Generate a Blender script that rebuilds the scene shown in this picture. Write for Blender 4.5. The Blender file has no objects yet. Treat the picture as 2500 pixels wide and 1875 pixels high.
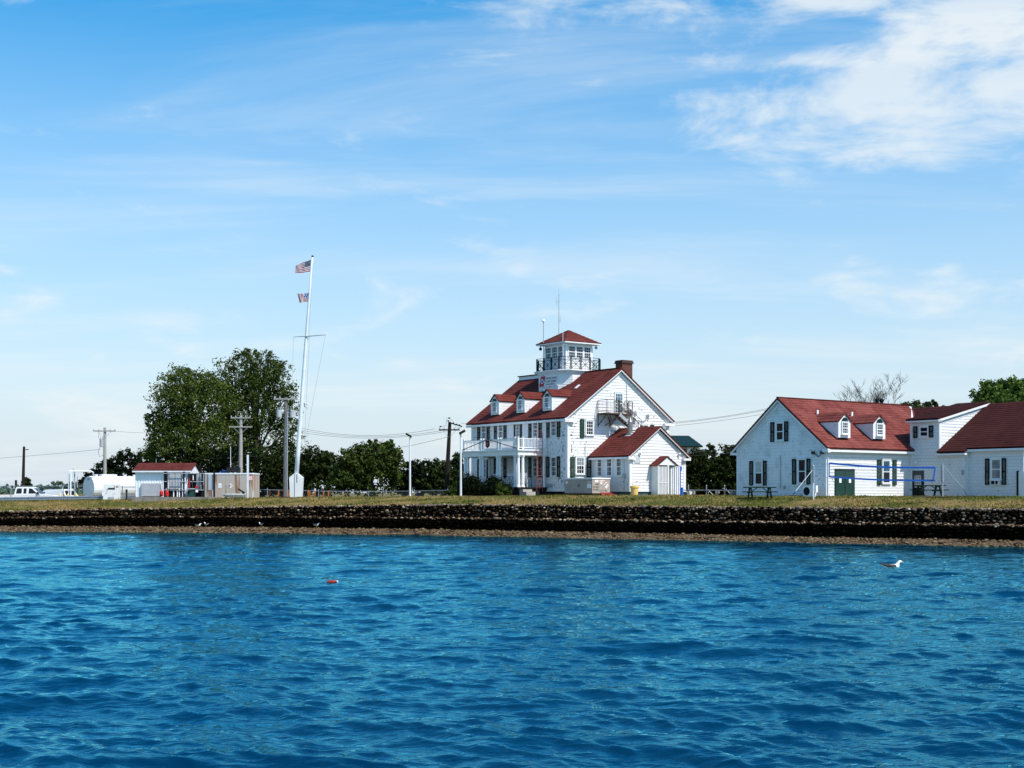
import bpy, bmesh, math, random
import numpy as np
from mathutils import Vector, Matrix

rnd = random.Random(11)
scene = bpy.context.scene
col = scene.collection

# ------------------------------------------------------------------ camera
FPX, HZ, CAMZ = 3300.0, 1203.0, 2.9
cam_d = bpy.data.cameras.new('camera')
cam_d.sensor_width = 36.0
cam_d.lens = 36.0 * FPX / 2500.0
cam_d.shift_y = (HZ - 937.5) / 2500.0
cam_d.clip_end = 20000
cam = bpy.data.objects.new('camera', cam_d)
cam.location = (0, 0, CAMZ)
cam.rotation_euler = (math.radians(90), 0, 0)
col.objects.link(cam)
scene.camera = cam
scene.render.resolution_x = 1024
scene.render.resolution_y = 768

# ------------------------------------------------------------------ light
SUN_AZ, SUN_EL = math.radians(126.7), math.radians(52)
SUN_DIR = Vector((math.sin(SUN_AZ) * math.cos(SUN_EL), math.cos(SUN_AZ) * math.cos(SUN_EL), math.sin(SUN_EL)))
sun_d = bpy.data.lights.new('sun', 'SUN')
sun_d.energy = 3.6
sun_d.angle = math.radians(0.53)
sun_d.color = (1.0, 0.955, 0.88)
sun = bpy.data.objects.new('sun', sun_d)
sun.rotation_euler = SUN_DIR.to_track_quat('Z', 'Y').to_euler()
sun.location = SUN_DIR * 200
col.objects.link(sun)

scene.view_settings.view_transform = 'Standard'
scene.view_settings.look = 'None'
scene.view_settings.exposure = 0.62
scene.view_settings.gamma = 1.0
scene.view_settings.use_curve_mapping = False


class NT:
    """thin wrapper to write node trees compactly"""
    def __init__(self, tree):
        self.t = tree
        self.n = tree.nodes
        self.l = tree.links

    def new(self, kind, **kw):
        nd = self.n.new(kind)
        ins = kw.pop('ins', {})
        for k, v in kw.items():
            setattr(nd, k, v)
        for k, v in ins.items():
            self.put(nd, k, v)
        return nd

    def put(self, nd, k, v):
        s = nd.inputs[k]
        if hasattr(v, 'is_output'):
            self.l.new(v, s)
        elif isinstance(v, bpy.types.Node):
            self.l.new(v.outputs[0], s)
        else:
            if s.type == 'RGBA' and len(v) == 3:
                v = (*v, 1)
            s.default_value = v

    def math(self, op, a, b=0.0, c=0.0, clamp=False):
        nd = self.new('ShaderNodeMath', operation=op, use_clamp=clamp)
        self.put(nd, 0, a); self.put(nd, 1, b)
        if op in ('MULTIPLY_ADD', 'COMPARE', 'SMOOTH_MIN', 'SMOOTH_MAX'):
            self.put(nd, 2, c)
        return nd.outputs[0]

    def mix(self, fac, a, b, blend='MIX'):
        nd = self.new('ShaderNodeMix', data_type='RGBA', blend_type=blend)
        self.put(nd, 0, fac); self.put(nd, 6, a); self.put(nd, 7, b)
        return nd.outputs[2]

    def ramp(self, x, lo, hi, a=0.0, b=1.0, smooth=True):
        nd = self.new('ShaderNodeMapRange', interpolation_type='SMOOTHSTEP' if smooth else 'LINEAR')
        self.put(nd, 0, x); self.put(nd, 1, lo); self.put(nd, 2, hi); self.put(nd, 3, a); self.put(nd, 4, b)
        return nd.outputs[0]

    def noise(self, vec, scale, detail=3, rough=.55, dist=0.0, dims='3D'):
        nd = self.new('ShaderNodeTexNoise', noise_dimensions=dims)
        if vec is not None:
            self.put(nd, 'Vector', vec)
        self.put(nd, 'Scale', scale); self.put(nd, 'Detail', detail); self.put(nd, 'Roughness', rough); self.put(nd, 'Distortion', dist)
        return nd

    def vmul(self, v, s):
        nd = self.new('ShaderNodeVectorMath', operation='MULTIPLY')
        self.put(nd, 0, v); self.put(nd, 1, s)
        return nd.outputs[0]


# ------------------------------------------------------------------ world: clear sky with thin cloud
world = bpy.data.worlds.new('World')
scene.world = world
world.use_nodes = True
w = NT(world.node_tree)
w.n.clear()
sky = w.new('ShaderNodeTexSky', sky_type='NISHITA', sun_disc=False, sun_elevation=SUN_EL, sun_rotation=SUN_AZ,
            altitude=0.0, air_density=1.0, dust_density=0.55, ozone_density=2.0)
tc = w.new('ShaderNodeTexCoord')
sep = w.new('ShaderNodeSeparateXYZ', ins={0: tc.outputs['Generated']})
dx, dy, dz = sep.outputs
zc = w.math('MAXIMUM', dz, 0.0)
den = w.math('ADD', zc, 0.11)
px_ = w.math('DIVIDE', dx, den)
py_ = w.math('DIVIDE', dy, den)
cp = w.new('ShaderNodeCombineXYZ', ins={0: px_, 1: py_, 2: 0.0})
# thin stretched streaks
gen = tc.outputs['Generated']
n1 = w.noise(w.vmul(cp, (0.42, 1.30, 1)), 1.0, 7, .60, 0.45)
OFF = (13.7, 2.0, 3.0)
g2 = w.new('ShaderNodeVectorMath', operation='ADD', ins={0: w.vmul(gen, (9.0, 9.0, 26.0)), 1: OFF}).outputs[0]
g3 = w.new('ShaderNodeVectorMath', operation='ADD', ins={0: w.vmul(gen, (3.6, 3.6, 11.0)), 1: OFF}).outputs[0]
n2 = w.noise(g2, 1.0, 8, .60, 0.35)
n3 = w.noise(g3, 1.0, 4, .55, 0.3)
n0 = w.noise(w.vmul(cp, (0.22, 0.3, 1)), 1.0, 3, .5, 0.2)
# denser bank of cloud up on the right
db = w.new('ShaderNodeVectorMath', operation='DISTANCE', ins={0: w.vmul(gen, (1, 1, 1.9)), 1: (0.30, 0.90, 0.60)})
bank = w.ramp(db.outputs['Value'], 0.30, 0.04)
db2 = w.new('ShaderNodeVectorMath', operation='DISTANCE', ins={0: w.vmul(gen, (1, 1, 2.2)), 1: (0.20, 0.95, 0.53)})
bank2 = w.ramp(db2.outputs['Value'], 0.16, 0.02)
streak = w.math('MULTIPLY', w.ramp(n1.outputs[0], 0.45, 0.72), w.ramp(n0.outputs[0], 0.35, 0.6, 0.35, 1.0))
puff_x = w.math('ADD', w.math('MULTIPLY', n2.outputs[0], 0.62), w.math('MULTIPLY', n3.outputs[0], 0.38))
puff_x = w.math('ADD', puff_x, w.math('MULTIPLY', bank, 0.15))
puff_x = w.math('ADD', puff_x, w.math('MULTIPLY', bank2, 0.09))
puff = w.ramp(puff_x, 0.540, 0.71)
cl = w.math('ADD', w.math('MULTIPLY', streak, 0.62), w.math('MULTIPLY', puff, 0.84), clamp=True)
cl = w.math('MULTIPLY', cl, 0.88)
haze = w.ramp(dz, 0.0, 0.345, 0.95, 0.0, smooth=False)
gam = w.new('ShaderNodeHueSaturation', ins={'Saturation': 1.50, 'Value': 0.92, 'Hue': 0.490, 'Color': sky.outputs[0]})
c1 = w.mix(haze, gam.outputs[0], (2.95, 3.42, 3.95))
c2 = w.mix(cl, c1, (4.05, 4.32, 4.42))
bg = w.new('ShaderNodeBackground', ins={'Color': c2, 'Strength': 0.14})
wo = w.new('ShaderNodeOutputWorld', ins={'Surface': bg.outputs[0]})

# ------------------------------------------------------------------ materials
MATS = {}


def M(name):
    return MATS[name]


def newmat(name):
    m = bpy.data.materials.new(name)
    m.use_nodes = True
    t = NT(m.node_tree)
    t.n.clear()
    b = t.new('ShaderNodeBsdfPrincipled')
    o = t.new('ShaderNodeOutputMaterial', ins={'Surface': b.outputs[0]})
    t.b = b
    t.o = o
    MATS[name] = m
    return t


def plain(name, c, rough=.6, var=.15, scale=4.0, metal=0.0, spec=.4, bump=0.0, bscale=30.0, stretch=(1, 1, 1), detail=4):
    t = newmat(name)
    co = t.new('ShaderNodeTexCoord').outputs['Object']
    n = t.noise(t.vmul(co, stretch), scale, detail)
    f = t.ramp(n.outputs[0], .3, .7)
    lo = tuple(x * (1 - var) for x in c); hi = tuple(min(1, x * (1 + var)) for x in c)
    t.put(t.b, 'Base Color', t.mix(f, lo, hi))
    t.put(t.b, 'Roughness', rough); t.put(t.b, 'Metallic', metal); t.put(t.b, 'Specular IOR Level', spec)
    if bump:
        n2 = t.noise(co, bscale, 4)
        bp = t.new('ShaderNodeBump', ins={'Strength': bump, 'Distance': .02, 'Height': n2.outputs[0]})
        t.put(t.b, 'Normal', bp.outputs[0])
    return t


plain('white_trim', (.75, .75, .745), .5, .05, 1.3)
plain('white_metal', (.78, .79, .80), .4, .05, 2.0)
plain('pole_white', (.70, .72, .74), .4, .08, 1.0)
plain('galvanised', (.36, .39, .43), .45, .15, 6, metal=.6)
plain('flue_metal', (.30, .27, .25), .45, .2, 3, metal=.7)
plain('grey_steel', (.34, .36, .38), .45, .12, 3)
plain('panel_grey', (.40, .41, .43), .5, .06, 2)
plain('dark_metal', (.012, .014, .016), .8, .3, 5, spec=.12)
plain('iron', (.012, .020, .030), .8, .3, 5, spec=.12)
plain('brown_steel', (.095, .062, .05), .8, .3, 8, spec=.12)
plain('shutter_black', (.010, .013, .013), .8, .25, 3, spec=.12)
plain('shutter_green', (.016, .045, .020), .8, .3, 3, spec=.12)
plain('door_green', (.016, .046, .038), .8, .12, 1.5, spec=.12)
plain('door_dark', (.010, .018, .016), .8, .2, 2, spec=.12)
plain('foundation', (.016, .017, .018), .8, .4, 2, spec=.12)
plain('blue_teal', (.03, .10, .12), .6, .3, 3)
plain('concrete', (.33, .31, .28), .85, .2, 2, bump=.3)
plain('pad', (.22, .19, .16), .9, .25, 2)
plain('wood_pole', (.16, .14, .125), .85, .3, 3, stretch=(8, 8, .4))
plain('wood_grey', (.33, .31, .29), .85, .2, 3, stretch=(8, 8, .4))
plain('wood_dark', (.022, .017, .014), .8, .3, 3, stretch=(8, 8, .4), spec=.12)
plain('wire', (.03, .035, .04), .6, .1, 1)
plain('wire_grey', (.25, .28, .32), .6, .1, 1)
plain('red_paint', (.52, .012, .012), .35, .12, 3)
plain('red_frame', (.30, .035, .03), .5, .2, 3)
plain('yellow', (.86, .56, .09), .45, .06, 2)
plain('yellow_pale', (.83, .58, .20), .45, .06, 2)
plain('orange_wood', (.42, .12, .03), .8, .25, 6)
plain('blue_tape', (.010, .10, .42), .6, .1, 3)
plain('blue_paint', (.012, .11, .48), .4, .15, 3)
plain('tan_box', (.36, .315, .27), .6, .08, 2)
plain('tan_stone', (.33, .285, .235), .85, .15, 30, detail=2)
plain('paper', (.82, .82, .82), .7, .03, 5)
plain('pink_paper', (.80, .52, .52), .7, .1, 8)
plain('sign_white', (.72, .72, .72), .5, .05, 2)
plain('sign_black', (.016, .016, .018), .5, .1, 2)
plain('sign_red', (.42, .008, .014), .45, .08, 2)
plain('sign_blue', (.02, .05, .30), .5, .1, 2)
plain('tyre', (.012, .012, .012), .8, .2, 10, spec=.12)
plain('chrome', (.55, .56, .58), .25, .1, 3, metal=.9)
plain('lamp_glass', (.75, .75, .72), .2, .05, 2)
plain('lamp_head', (.028, .026, .022), .8, .2, 3, spec=.12)
plain('picnic', (.005, .018, .014), .8, .25, 5, stretch=(1, 6, 6), spec=.12)
plain('bark', (.07, .055, .042), .9, .35, 5, stretch=(3, 3, .6))
plain('bark_grey', (.085, .07, .06), .9, .3, 5)
plain('soil', (.05, .027, .018), .95, .4, 3)
plain('green_roof', (.003, .022, .018), .5, .12, 3)
plain('far_green', (.050, .095, .055), .9, .4, .15)
plain('bird_white', (.82, .82, .80), .8, .04, 6)
plain('bird_dark', (.022, .021, .022), .7, .3, 12)
plain('bird_bill', (.75, .42, .06), .5, .1, 5)
plain('buoy_red', (.30, .022, .008), .4, .25, 7)
plain('brick_cap', (.06, .03, .026), .85, .3, 8)
plain('boat_white', (.80, .80, .78), .35, .05, 2)
plain('curtain', (.48, .48, .45), .8, .1, 6)


def mk_glass(name, c, rough, spec=.3):
    t = newmat(name)
    co = t.new('ShaderNodeTexCoord').outputs['Object']
    n = t.noise(co, 1.7, 2)
    t.put(t.b, 'Base Color', t.mix(t.ramp(n.outputs[0], .35, .65), tuple(x * .55 for x in c), c))
    t.put(t.b, 'Roughness', rough); t.put(t.b, 'IOR', 1.5); t.put(t.b, 'Specular IOR Level', spec)
    n2 = t.noise(co, 2.5, 1)
    bp = t.new('ShaderNodeBump', ins={'Strength': .06, 'Distance': .05, 'Height': n2.outputs[0]})
    t.put(t.b, 'Normal', bp.outputs[0])


mk_glass('glass', (.020, .024, .030), .04)
mk_glass('glass_dark', (.010, .010, .012), .10, .12)
mk_glass('glass_blue', (.05, .13, .17), .04)
mk_glass('glass_pale', (.22, .24, .25), .08)
mk_glass('glass_fan', (.006, .028, .032), .35)
mk_glass('glass_cab', (.012, .035, .055), .05)


def mk_siding(name, peel=0.0, shingle=0.35, dirt=0.0, base=(.74, .74, .735)):
    """white painted wood shingles; object space of the building: courses run along z"""
    t = newmat(name)
    co = t.new('ShaderNodeTexCoord').outputs['Object']
    s = t.new('ShaderNodeSeparateXYZ', ins={0: co})
    along = t.math('ADD', s.outputs[0], s.outputs[1])
    v2 = t.new('ShaderNodeCombineXYZ', ins={0: along, 1: s.outputs[2], 2: 0.0}).outputs[0]
    br = t.new('ShaderNodeTexBrick', offset=.5, ins={'Vector': v2, 'Color1': (.75, .75, .75), 'Color2': (.66, .665, .67), 'Mortar': (.25, .25, .26),
                                                     'Scale': 1.0, 'Mortar Size': .007, 'Mortar Smooth': .3, 'Brick Width': .27, 'Row Height': .215, 'Bias': -.4})
    c = t.mix(shingle, base, br.outputs['Color'])
    nz = t.noise(v2, .9, 5)
    c = t.mix(t.ramp(nz.outputs[0], .45, .75, 0.0, .18 + dirt * .3), c, (.52, .52, .51))
    if dirt:
        gr = t.noise(t.vmul(v2, (1.2, .8, 1)), 1.4, 6, .7)
        c = t.mix(t.ramp(gr.outputs[0], .47, .70, 0.0, dirt), c, (.27, .27, .27))
    if peel:
        # bare spots where paint came off: small chips, thick near the building's front corner
        ax = t.math('ABSOLUTE', s.outputs[0]); ay = t.math('ABSOLUTE', s.outputs[1])
        near = t.math('ADD', t.ramp(t.math('ADD', ax, ay), .45, 2.2, 0.085, 0.0), 0.0)
        pn = t.noise(t.vmul(v2, (1, .75, 1)), 5.5, 3, .6)
        pb = t.noise(v2, .75, 2)
        th = t.math('ADD', pn.outputs[0], near)
        th = t.math('ADD', th, t.math('MULTIPLY', t.math('SUBTRACT', pb.outputs[0], .5), .34))
        pm = t.ramp(th, .70 - peel * .05, .715 - peel * .05)
        cn = t.noise(v2, 14, 3)
        c = t.mix(pm, c, t.mix(cn.outputs[0], (.05, .042, .036), (.26, .24, .22)))
    t.put(t.b, 'Base Color', c)
    t.put(t.b, 'Roughness', .6)
    t.put(t.b, 'Specular IOR Level', .3)
    bp = t.new('ShaderNodeBump', ins={'Strength': .35, 'Distance': .02, 'Height': br.outputs['Fac']})
    bp.invert = True
    t.put(t.b, 'Normal', bp.outputs[0])


mk_siding('siding_peel', peel=1.0, shingle=.28)
mk_siding('siding_clean', peel=0.25, shingle=.22)
mk_siding('siding_shingle', peel=0.2, shingle=.75)
mk_siding('siding_dirty', peel=0.1, shingle=.40, dirt=.38, base=(.80, .80, .795))


def mk_roof(name, c1, c2, c3):
    t = newmat(name)
    uv = t.new('ShaderNodeUVMap').outputs[0]
    co = t.new('ShaderNodeTexCoord').outputs['Object']
    br = t.new('ShaderNodeTexBrick', offset=.37, ins={'Vector': uv, 'Color1': c1, 'Color2': c2, 'Mortar': tuple(x * .5 for x in c1),
                                                      'Scale': 1.0, 'Mortar Size': .010, 'Mortar Smooth': .4, 'Brick Width': .42, 'Row Height': .145, 'Bias': 0.0})
    n = t.noise(co, .7, 5, .6)
    c = t.mix(t.ramp(n.outputs[0], .38, .7, 0, .55), br.outputs['Color'], c3)
    st = t.noise(t.vmul(uv, (2.2, .25, 1)), 1.0, 4, .6)
    c = t.mix(t.ramp(st.outputs[0], .45, .75, 0, .5), c, tuple(x * .5 for x in c2))
    n2 = t.noise(co, 9.0, 3, .6)
    c = t.mix(t.ramp(n2.outputs[0], .35, .7, 0, .4), c, tuple(x * .55 for x in c1))
    t.put(t.b, 'Base Color', c); t.put(t.b, 'Roughness', .9); t.put(t.b, 'Specular IOR Level', .15)
    bp = t.new('ShaderNodeBump', ins={'Strength': .5, 'Distance': .02, 'Height': br.outputs['Fac']})
    bp.invert = True
    t.put(t.b, 'Normal', bp.outputs[0])


mk_roof('roof_red', (.150, .030, .023), (.088, .017, .013), (.19, .050, .040))
mk_roof('roof_faded', (.205, .050, .040), (.120, .026, .021), (.29, .088, .072))
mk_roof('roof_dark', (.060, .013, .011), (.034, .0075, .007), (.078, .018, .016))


def mk_brick(name):
    t = newmat(name)
    co = t.new('ShaderNodeTexCoord').outputs['Object']
    s = t.new('ShaderNodeSeparateXYZ', ins={0: co})
    v2 = t.new('ShaderNodeCombineXYZ', ins={0: t.math('ADD', s.outputs[0], s.outputs[1]), 1: s.outputs[2], 2: 0.0}).outputs[0]
    br = t.new('ShaderNodeTexBrick', ins={'Vector': v2, 'Color1': (.15, .032, .018), 'Color2': (.085, .020, .013), 'Mortar': (.085, .055, .045),
                                          'Scale': 1.0, 'Mortar Size': .010, 'Brick Width': .22, 'Row Height': .075})
    t.put(t.b, 'Base Color', br.outputs['Color']); t.put(t.b, 'Roughness', .9)


mk_brick('brick')


def mk_rust(name, base, thr, sx=1.0, streak=True):
    t = newmat(name)
    co = t.new('ShaderNodeTexCoord').outputs['Object']
    n = t.noise(t.vmul(co, (3.2, 3.2, .22) if streak else (2.2, 2.2, 2.2)), sx, 4, .6)
    n3 = t.noise(co, 14, 3)
    s = t.new('ShaderNodeSeparateXYZ', ins={0: co})
    f = t.ramp(t.math('ADD', n.outputs[0], t.math('MULTIPLY', n3.outputs[0], .06)), thr, thr + .12)
    g = t.noise(co, 40, 2)
    cb = t.mix(g.outputs[0], tuple(x * .85 for x in base), base)
    t.put(t.b, 'Base Color', t.mix(t.math('MULTIPLY', f, .85), cb, (.21, .085, .025)))
    t.put(t.b, 'Roughness', .75)


mk_rust('vault_stained', (.46, .41, .36), .52)
mk_rust('cabinet_rusty', (.80, .79, .77), .56, 1.1, streak=False)


def mk_stone(name, cols, rough=.8, spec=.2):
    t = newmat(name)
    g = t.new('ShaderNodeNewGeometry')
    r = t.new('ShaderNodeValToRGB', ins={0: g.outputs['Random Per Island']})
    el = r.color_ramp.elements
    r.color_ramp.interpolation = 'CONSTANT'
    el[0].position = 0; el[0].color = (*cols[0], 1)
    el[1].position = 1.0 / len(cols); el[1].color = (*cols[1], 1)
    for i in range(2, len(cols)):
        e = el.new(i / len(cols)); e.color = (*cols[i], 1)
    co = t.new('ShaderNodeTexCoord').outputs['Object']
    n = t.noise(co, 11, 4)
    c = t.mix(n.outputs[0], (0, 0, 0), r.outputs[0], 'MIX')
    c = t.mix(.55, r.outputs[0], c)
    t.put(t.b, 'Base Color', c); t.put(t.b, 'Roughness', rough); t.put(t.b, 'Specular IOR Level', spec)
    bp = t.new('ShaderNodeBump', ins={'Strength': .6, 'Distance': .03, 'Height': n.outputs[0]})
    t.put(t.b, 'Normal', bp.outputs[0])


mk_stone('stone_light', [(.40, .29, .19), (.27, .175, .10), (.50, .41, .31), (.19, .14, .10), (.36, .225, .115), (.16, .10, .055)])
mk_stone('stone_dark', [(.014, .009, .006), (.030, .019, .012), (.008, .0055, .004), (.065, .041, .024), (.017, .011, .007), (.12, .078, .046), (.007, .005, .004), (.040, .025, .015)], .95, .02)
mk_stone('stone_black', [(.004, .003, .0024), (.007, .005, .0036), (.003, .0025, .002), (.014, .0095, .006)], 1.0, .0)
mk_stone('stone_beach', [(.19, .125, .06), (.075, .046, .023), (.30, .21, .12), (.022, .016, .009), (.12, .075, .034), (.23, .165, .085)])
plain('wall_core', (.0022, .002, .0018), 1.0, .4, 3, spec=.0)
plain('beach_sand', (.085, .052, .026), .95, .45, 2.2, bump=.6, bscale=9)


def mk_lawn():
    t = newmat('lawn')
    co = t.new('ShaderNodeTexCoord').outputs['Object']
    a = t.noise(t.vmul(co, (.16, .34, .3)), 1.0, 5, .62)
    b = t.noise(co, 2.4, 4, .65)
    c = t.noise(co, 17.0, 3, .6)
    f = t.math('ADD', t.math('MULTIPLY', a.outputs[0], .62), t.math('MULTIPLY', b.outputs[0], .38))
    c1 = t.mix(t.ramp(f, .43, .57), (.066, .080, .014), (.225, .155, .058))
    c2 = t.mix(t.ramp(c.outputs[0], .3, .75, 0, .35), c1, (.085, .075, .02))
    t.put(t.b, 'Base Color', c2); t.put(t.b, 'Roughness', .95); t.put(t.b, 'Specular IOR Level', .1)
    bp = t.new('ShaderNodeBump', ins={'Strength': .8, 'Distance': .08, 'Height': c.outputs[0]})
    t.put(t.b, 'Normal', bp.outputs[0])
    g = newmat('grass_blade')
    co = g.new('ShaderNodeTexCoord').outputs['Object']
    a = g.noise(g.vmul(co, (.16, .34, .3)), 1.0, 5, .62)
    b = g.noise(co, 2.4, 4, .65)
    ri = g.new('ShaderNodeNewGeometry').outputs['Random Per Island']
    f = g.math('ADD', g.math('MULTIPLY', a.outputs[0], .62), g.math('MULTIPLY', b.outputs[0], .38))
    f = g.math('ADD', f, g.math('MULTIPLY', g.math('SUBTRACT', ri, .5), .10))
    g.put(g.b, 'Base Color', g.mix(g.ramp(f, .43, .57), (.088, .108, .017), (.275, .195, .070)))
    g.put(g.b, 'Roughness', .9); g.put(g.b, 'Specular IOR Level', .1)


mk_lawn()


def mk_leaf(name, dark, light):
    t = newmat(name)
    g = t.new('ShaderNodeNewGeometry')
    co = t.new('ShaderNodeTexCoord').outputs['Object']
    n = t.noise(co, .55, 3)
    f = t.math('ADD', t.math('MULTIPLY', g.outputs['Random Per Island'], .55), t.math('MULTIPLY', n.outputs[0], .55))
    t.put(t.b, 'Base Color', t.mix(t.ramp(f, .25, .85, smooth=False), dark, light))
    t.put(t.b, 'Roughness', .7); t.put(t.b, 'Specular IOR Level', .06)
    tr = t.new('ShaderNodeBsdfTranslucent', ins={'Color': tuple(x * .9 for x in light)})
    mx = t.new('ShaderNodeMixShader', ins={0: .18, 1: t.b.outputs[0], 2: tr.outputs[0]})
    t.l.new(mx.outputs[0], t.o.inputs[0])


mk_leaf('leaf_poplar', (.016, .030, .005), (.105, .140, .026))
mk_leaf('leaf_dark', (.006, .013, .003), (.034, .050, .011))
mk_leaf('leaf_oak', (.012, .024, .005), (.075, .105, .020))
mk_leaf('leaf_bright', (.018, .045, .007), (.095, .155, .028))
mk_leaf('leaf_hedge', (.003, .007, .003), (.013, .022, .007))
mk_leaf('leaf_shrub', (.020, .038, .006), (.08, .11, .02))


def mk_water():
    m = bpy.data.materials.new('water'); m.use_nodes = True
    t = NT(m.node_tree); t.n.clear(); MATS['water'] = m
    co = t.new('ShaderNodeTexCoord').outputs['Object']
    n1 = t.noise(t.vmul(co, (.5, 1.5, 1)), 6.5, 3, .55, .6)
    n2 = t.noise(t.vmul(co, (.45, 1.5, 1)), 2.4, 2, .5, .4)
    h = t.math('ADD', t.math('MULTIPLY', n1.outputs[0], .50), n2.outputs[0])
    bp = t.new('ShaderNodeBump', ins={'Strength': .45, 'Distance': .062, 'Height': h}).outputs[0]
    body = t.new('ShaderNodeBsdfDiffuse', ins={'Color': (.0001, .021, .054), 'Normal': bp})
    refl = t.new('ShaderNodeBsdfGlossy', ins={'Color': (.25, .86, 1.0), 'Roughness': .015, 'Normal': bp})
    fr = t.new('ShaderNodeFresnel', ins={'IOR': 1.52, 'Normal': bp})
    mx = t.new('ShaderNodeMixShader', ins={0: fr.outputs[0], 1: body.outputs[0], 2: refl.outputs[0]})
    t.new('ShaderNodeOutputMaterial', ins={'Surface': mx.outputs[0]})


mk_water()


def mk_flag(name, mode):
    t = newmat(name)
    uv = t.new('ShaderNodeUVMap').outputs[0]
    s = t.new('ShaderNodeSeparateXYZ', ins={0: uv})
    u, v = s.outputs[0], s.outputs[1]
    if mode == 'stars':
        st = t.math('FRACT', t.math('MULTIPLY', v, 6.5))
        red = t.math('GREATER_THAN', st, .5)
        red = t.math('SUBTRACT', 1.0, red)
        c = t.mix(red, (.78, .76, .76), (.40, .012, .025))
        can = t.math('MULTIPLY', t.math('LESS_THAN', u, .4), t.math('GREATER_THAN', v, .4615))
        du = t.math('SUBTRACT', t.math('FRACT', t.math('MULTIPLY', u, 15.0)), .5)
        dv = t.math('SUBTRACT', t.math('FRACT', t.math('MULTIPLY', v, 9.3)), .5)
        r2 = t.math('ADD', t.math('MULTIPLY', du, du), t.math('MULTIPLY', dv, dv))
        star = t.math('LESS_THAN', r2, .05)
        cc = t.mix(star, (.012, .016, .075), (.7, .7, .72))
        c = t.mix(can, c, cc)
    else:
        st = t.math('FRACT', t.math('MULTIPLY', u, 8.0))
        c = t.mix(t.math('GREATER_THAN', st, .5), (.45, .02, .03), (.78, .77, .77))
        can = t.math('MULTIPLY', t.math('LESS_THAN', u, .42), t.math('GREATER_THAN', v, .45))
        n = t.noise(t.vmul(uv, (9, 7, 1)), 1.0, 1)
        cc = t.mix(t.math('GREATER_THAN', n.outputs[0], .5), (.62, .68, .75), (.03, .07, .30))
        c = t.mix(can, c, cc)
    t.put(t.b, 'Base Color', c); t.put(t.b, 'Roughness', .8)
    tr = t.new('ShaderNodeBsdfTranslucent', ins={'Color': c})
    mx = t.new('ShaderNodeMixShader', ins={0: .3, 1: t.b.outputs[0], 2: tr.outputs[0]})
    t.l.new(mx.outputs[0], t.o.inputs[0])


mk_flag('flag_stars', 'stars')
mk_flag('flag_ensign', 'ensign')

# ------------------------------------------------------------------ mesh helpers
class Wall:
    """plane of a wall: s runs along it, d out of it, z up"""
    def __init__(self, o, sd, nd):
        self.o, self.sd, self.nd = Vector(o), Vector(sd), Vector(nd)

    def p(self, s, d, z):
        return self.o + self.sd * s + self.nd * d + Vector((0, 0, z))


WORLDW = Wall((0, 0, 0), (1, 0, 0), (0, 1, 0))      # s=x, d=y


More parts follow.
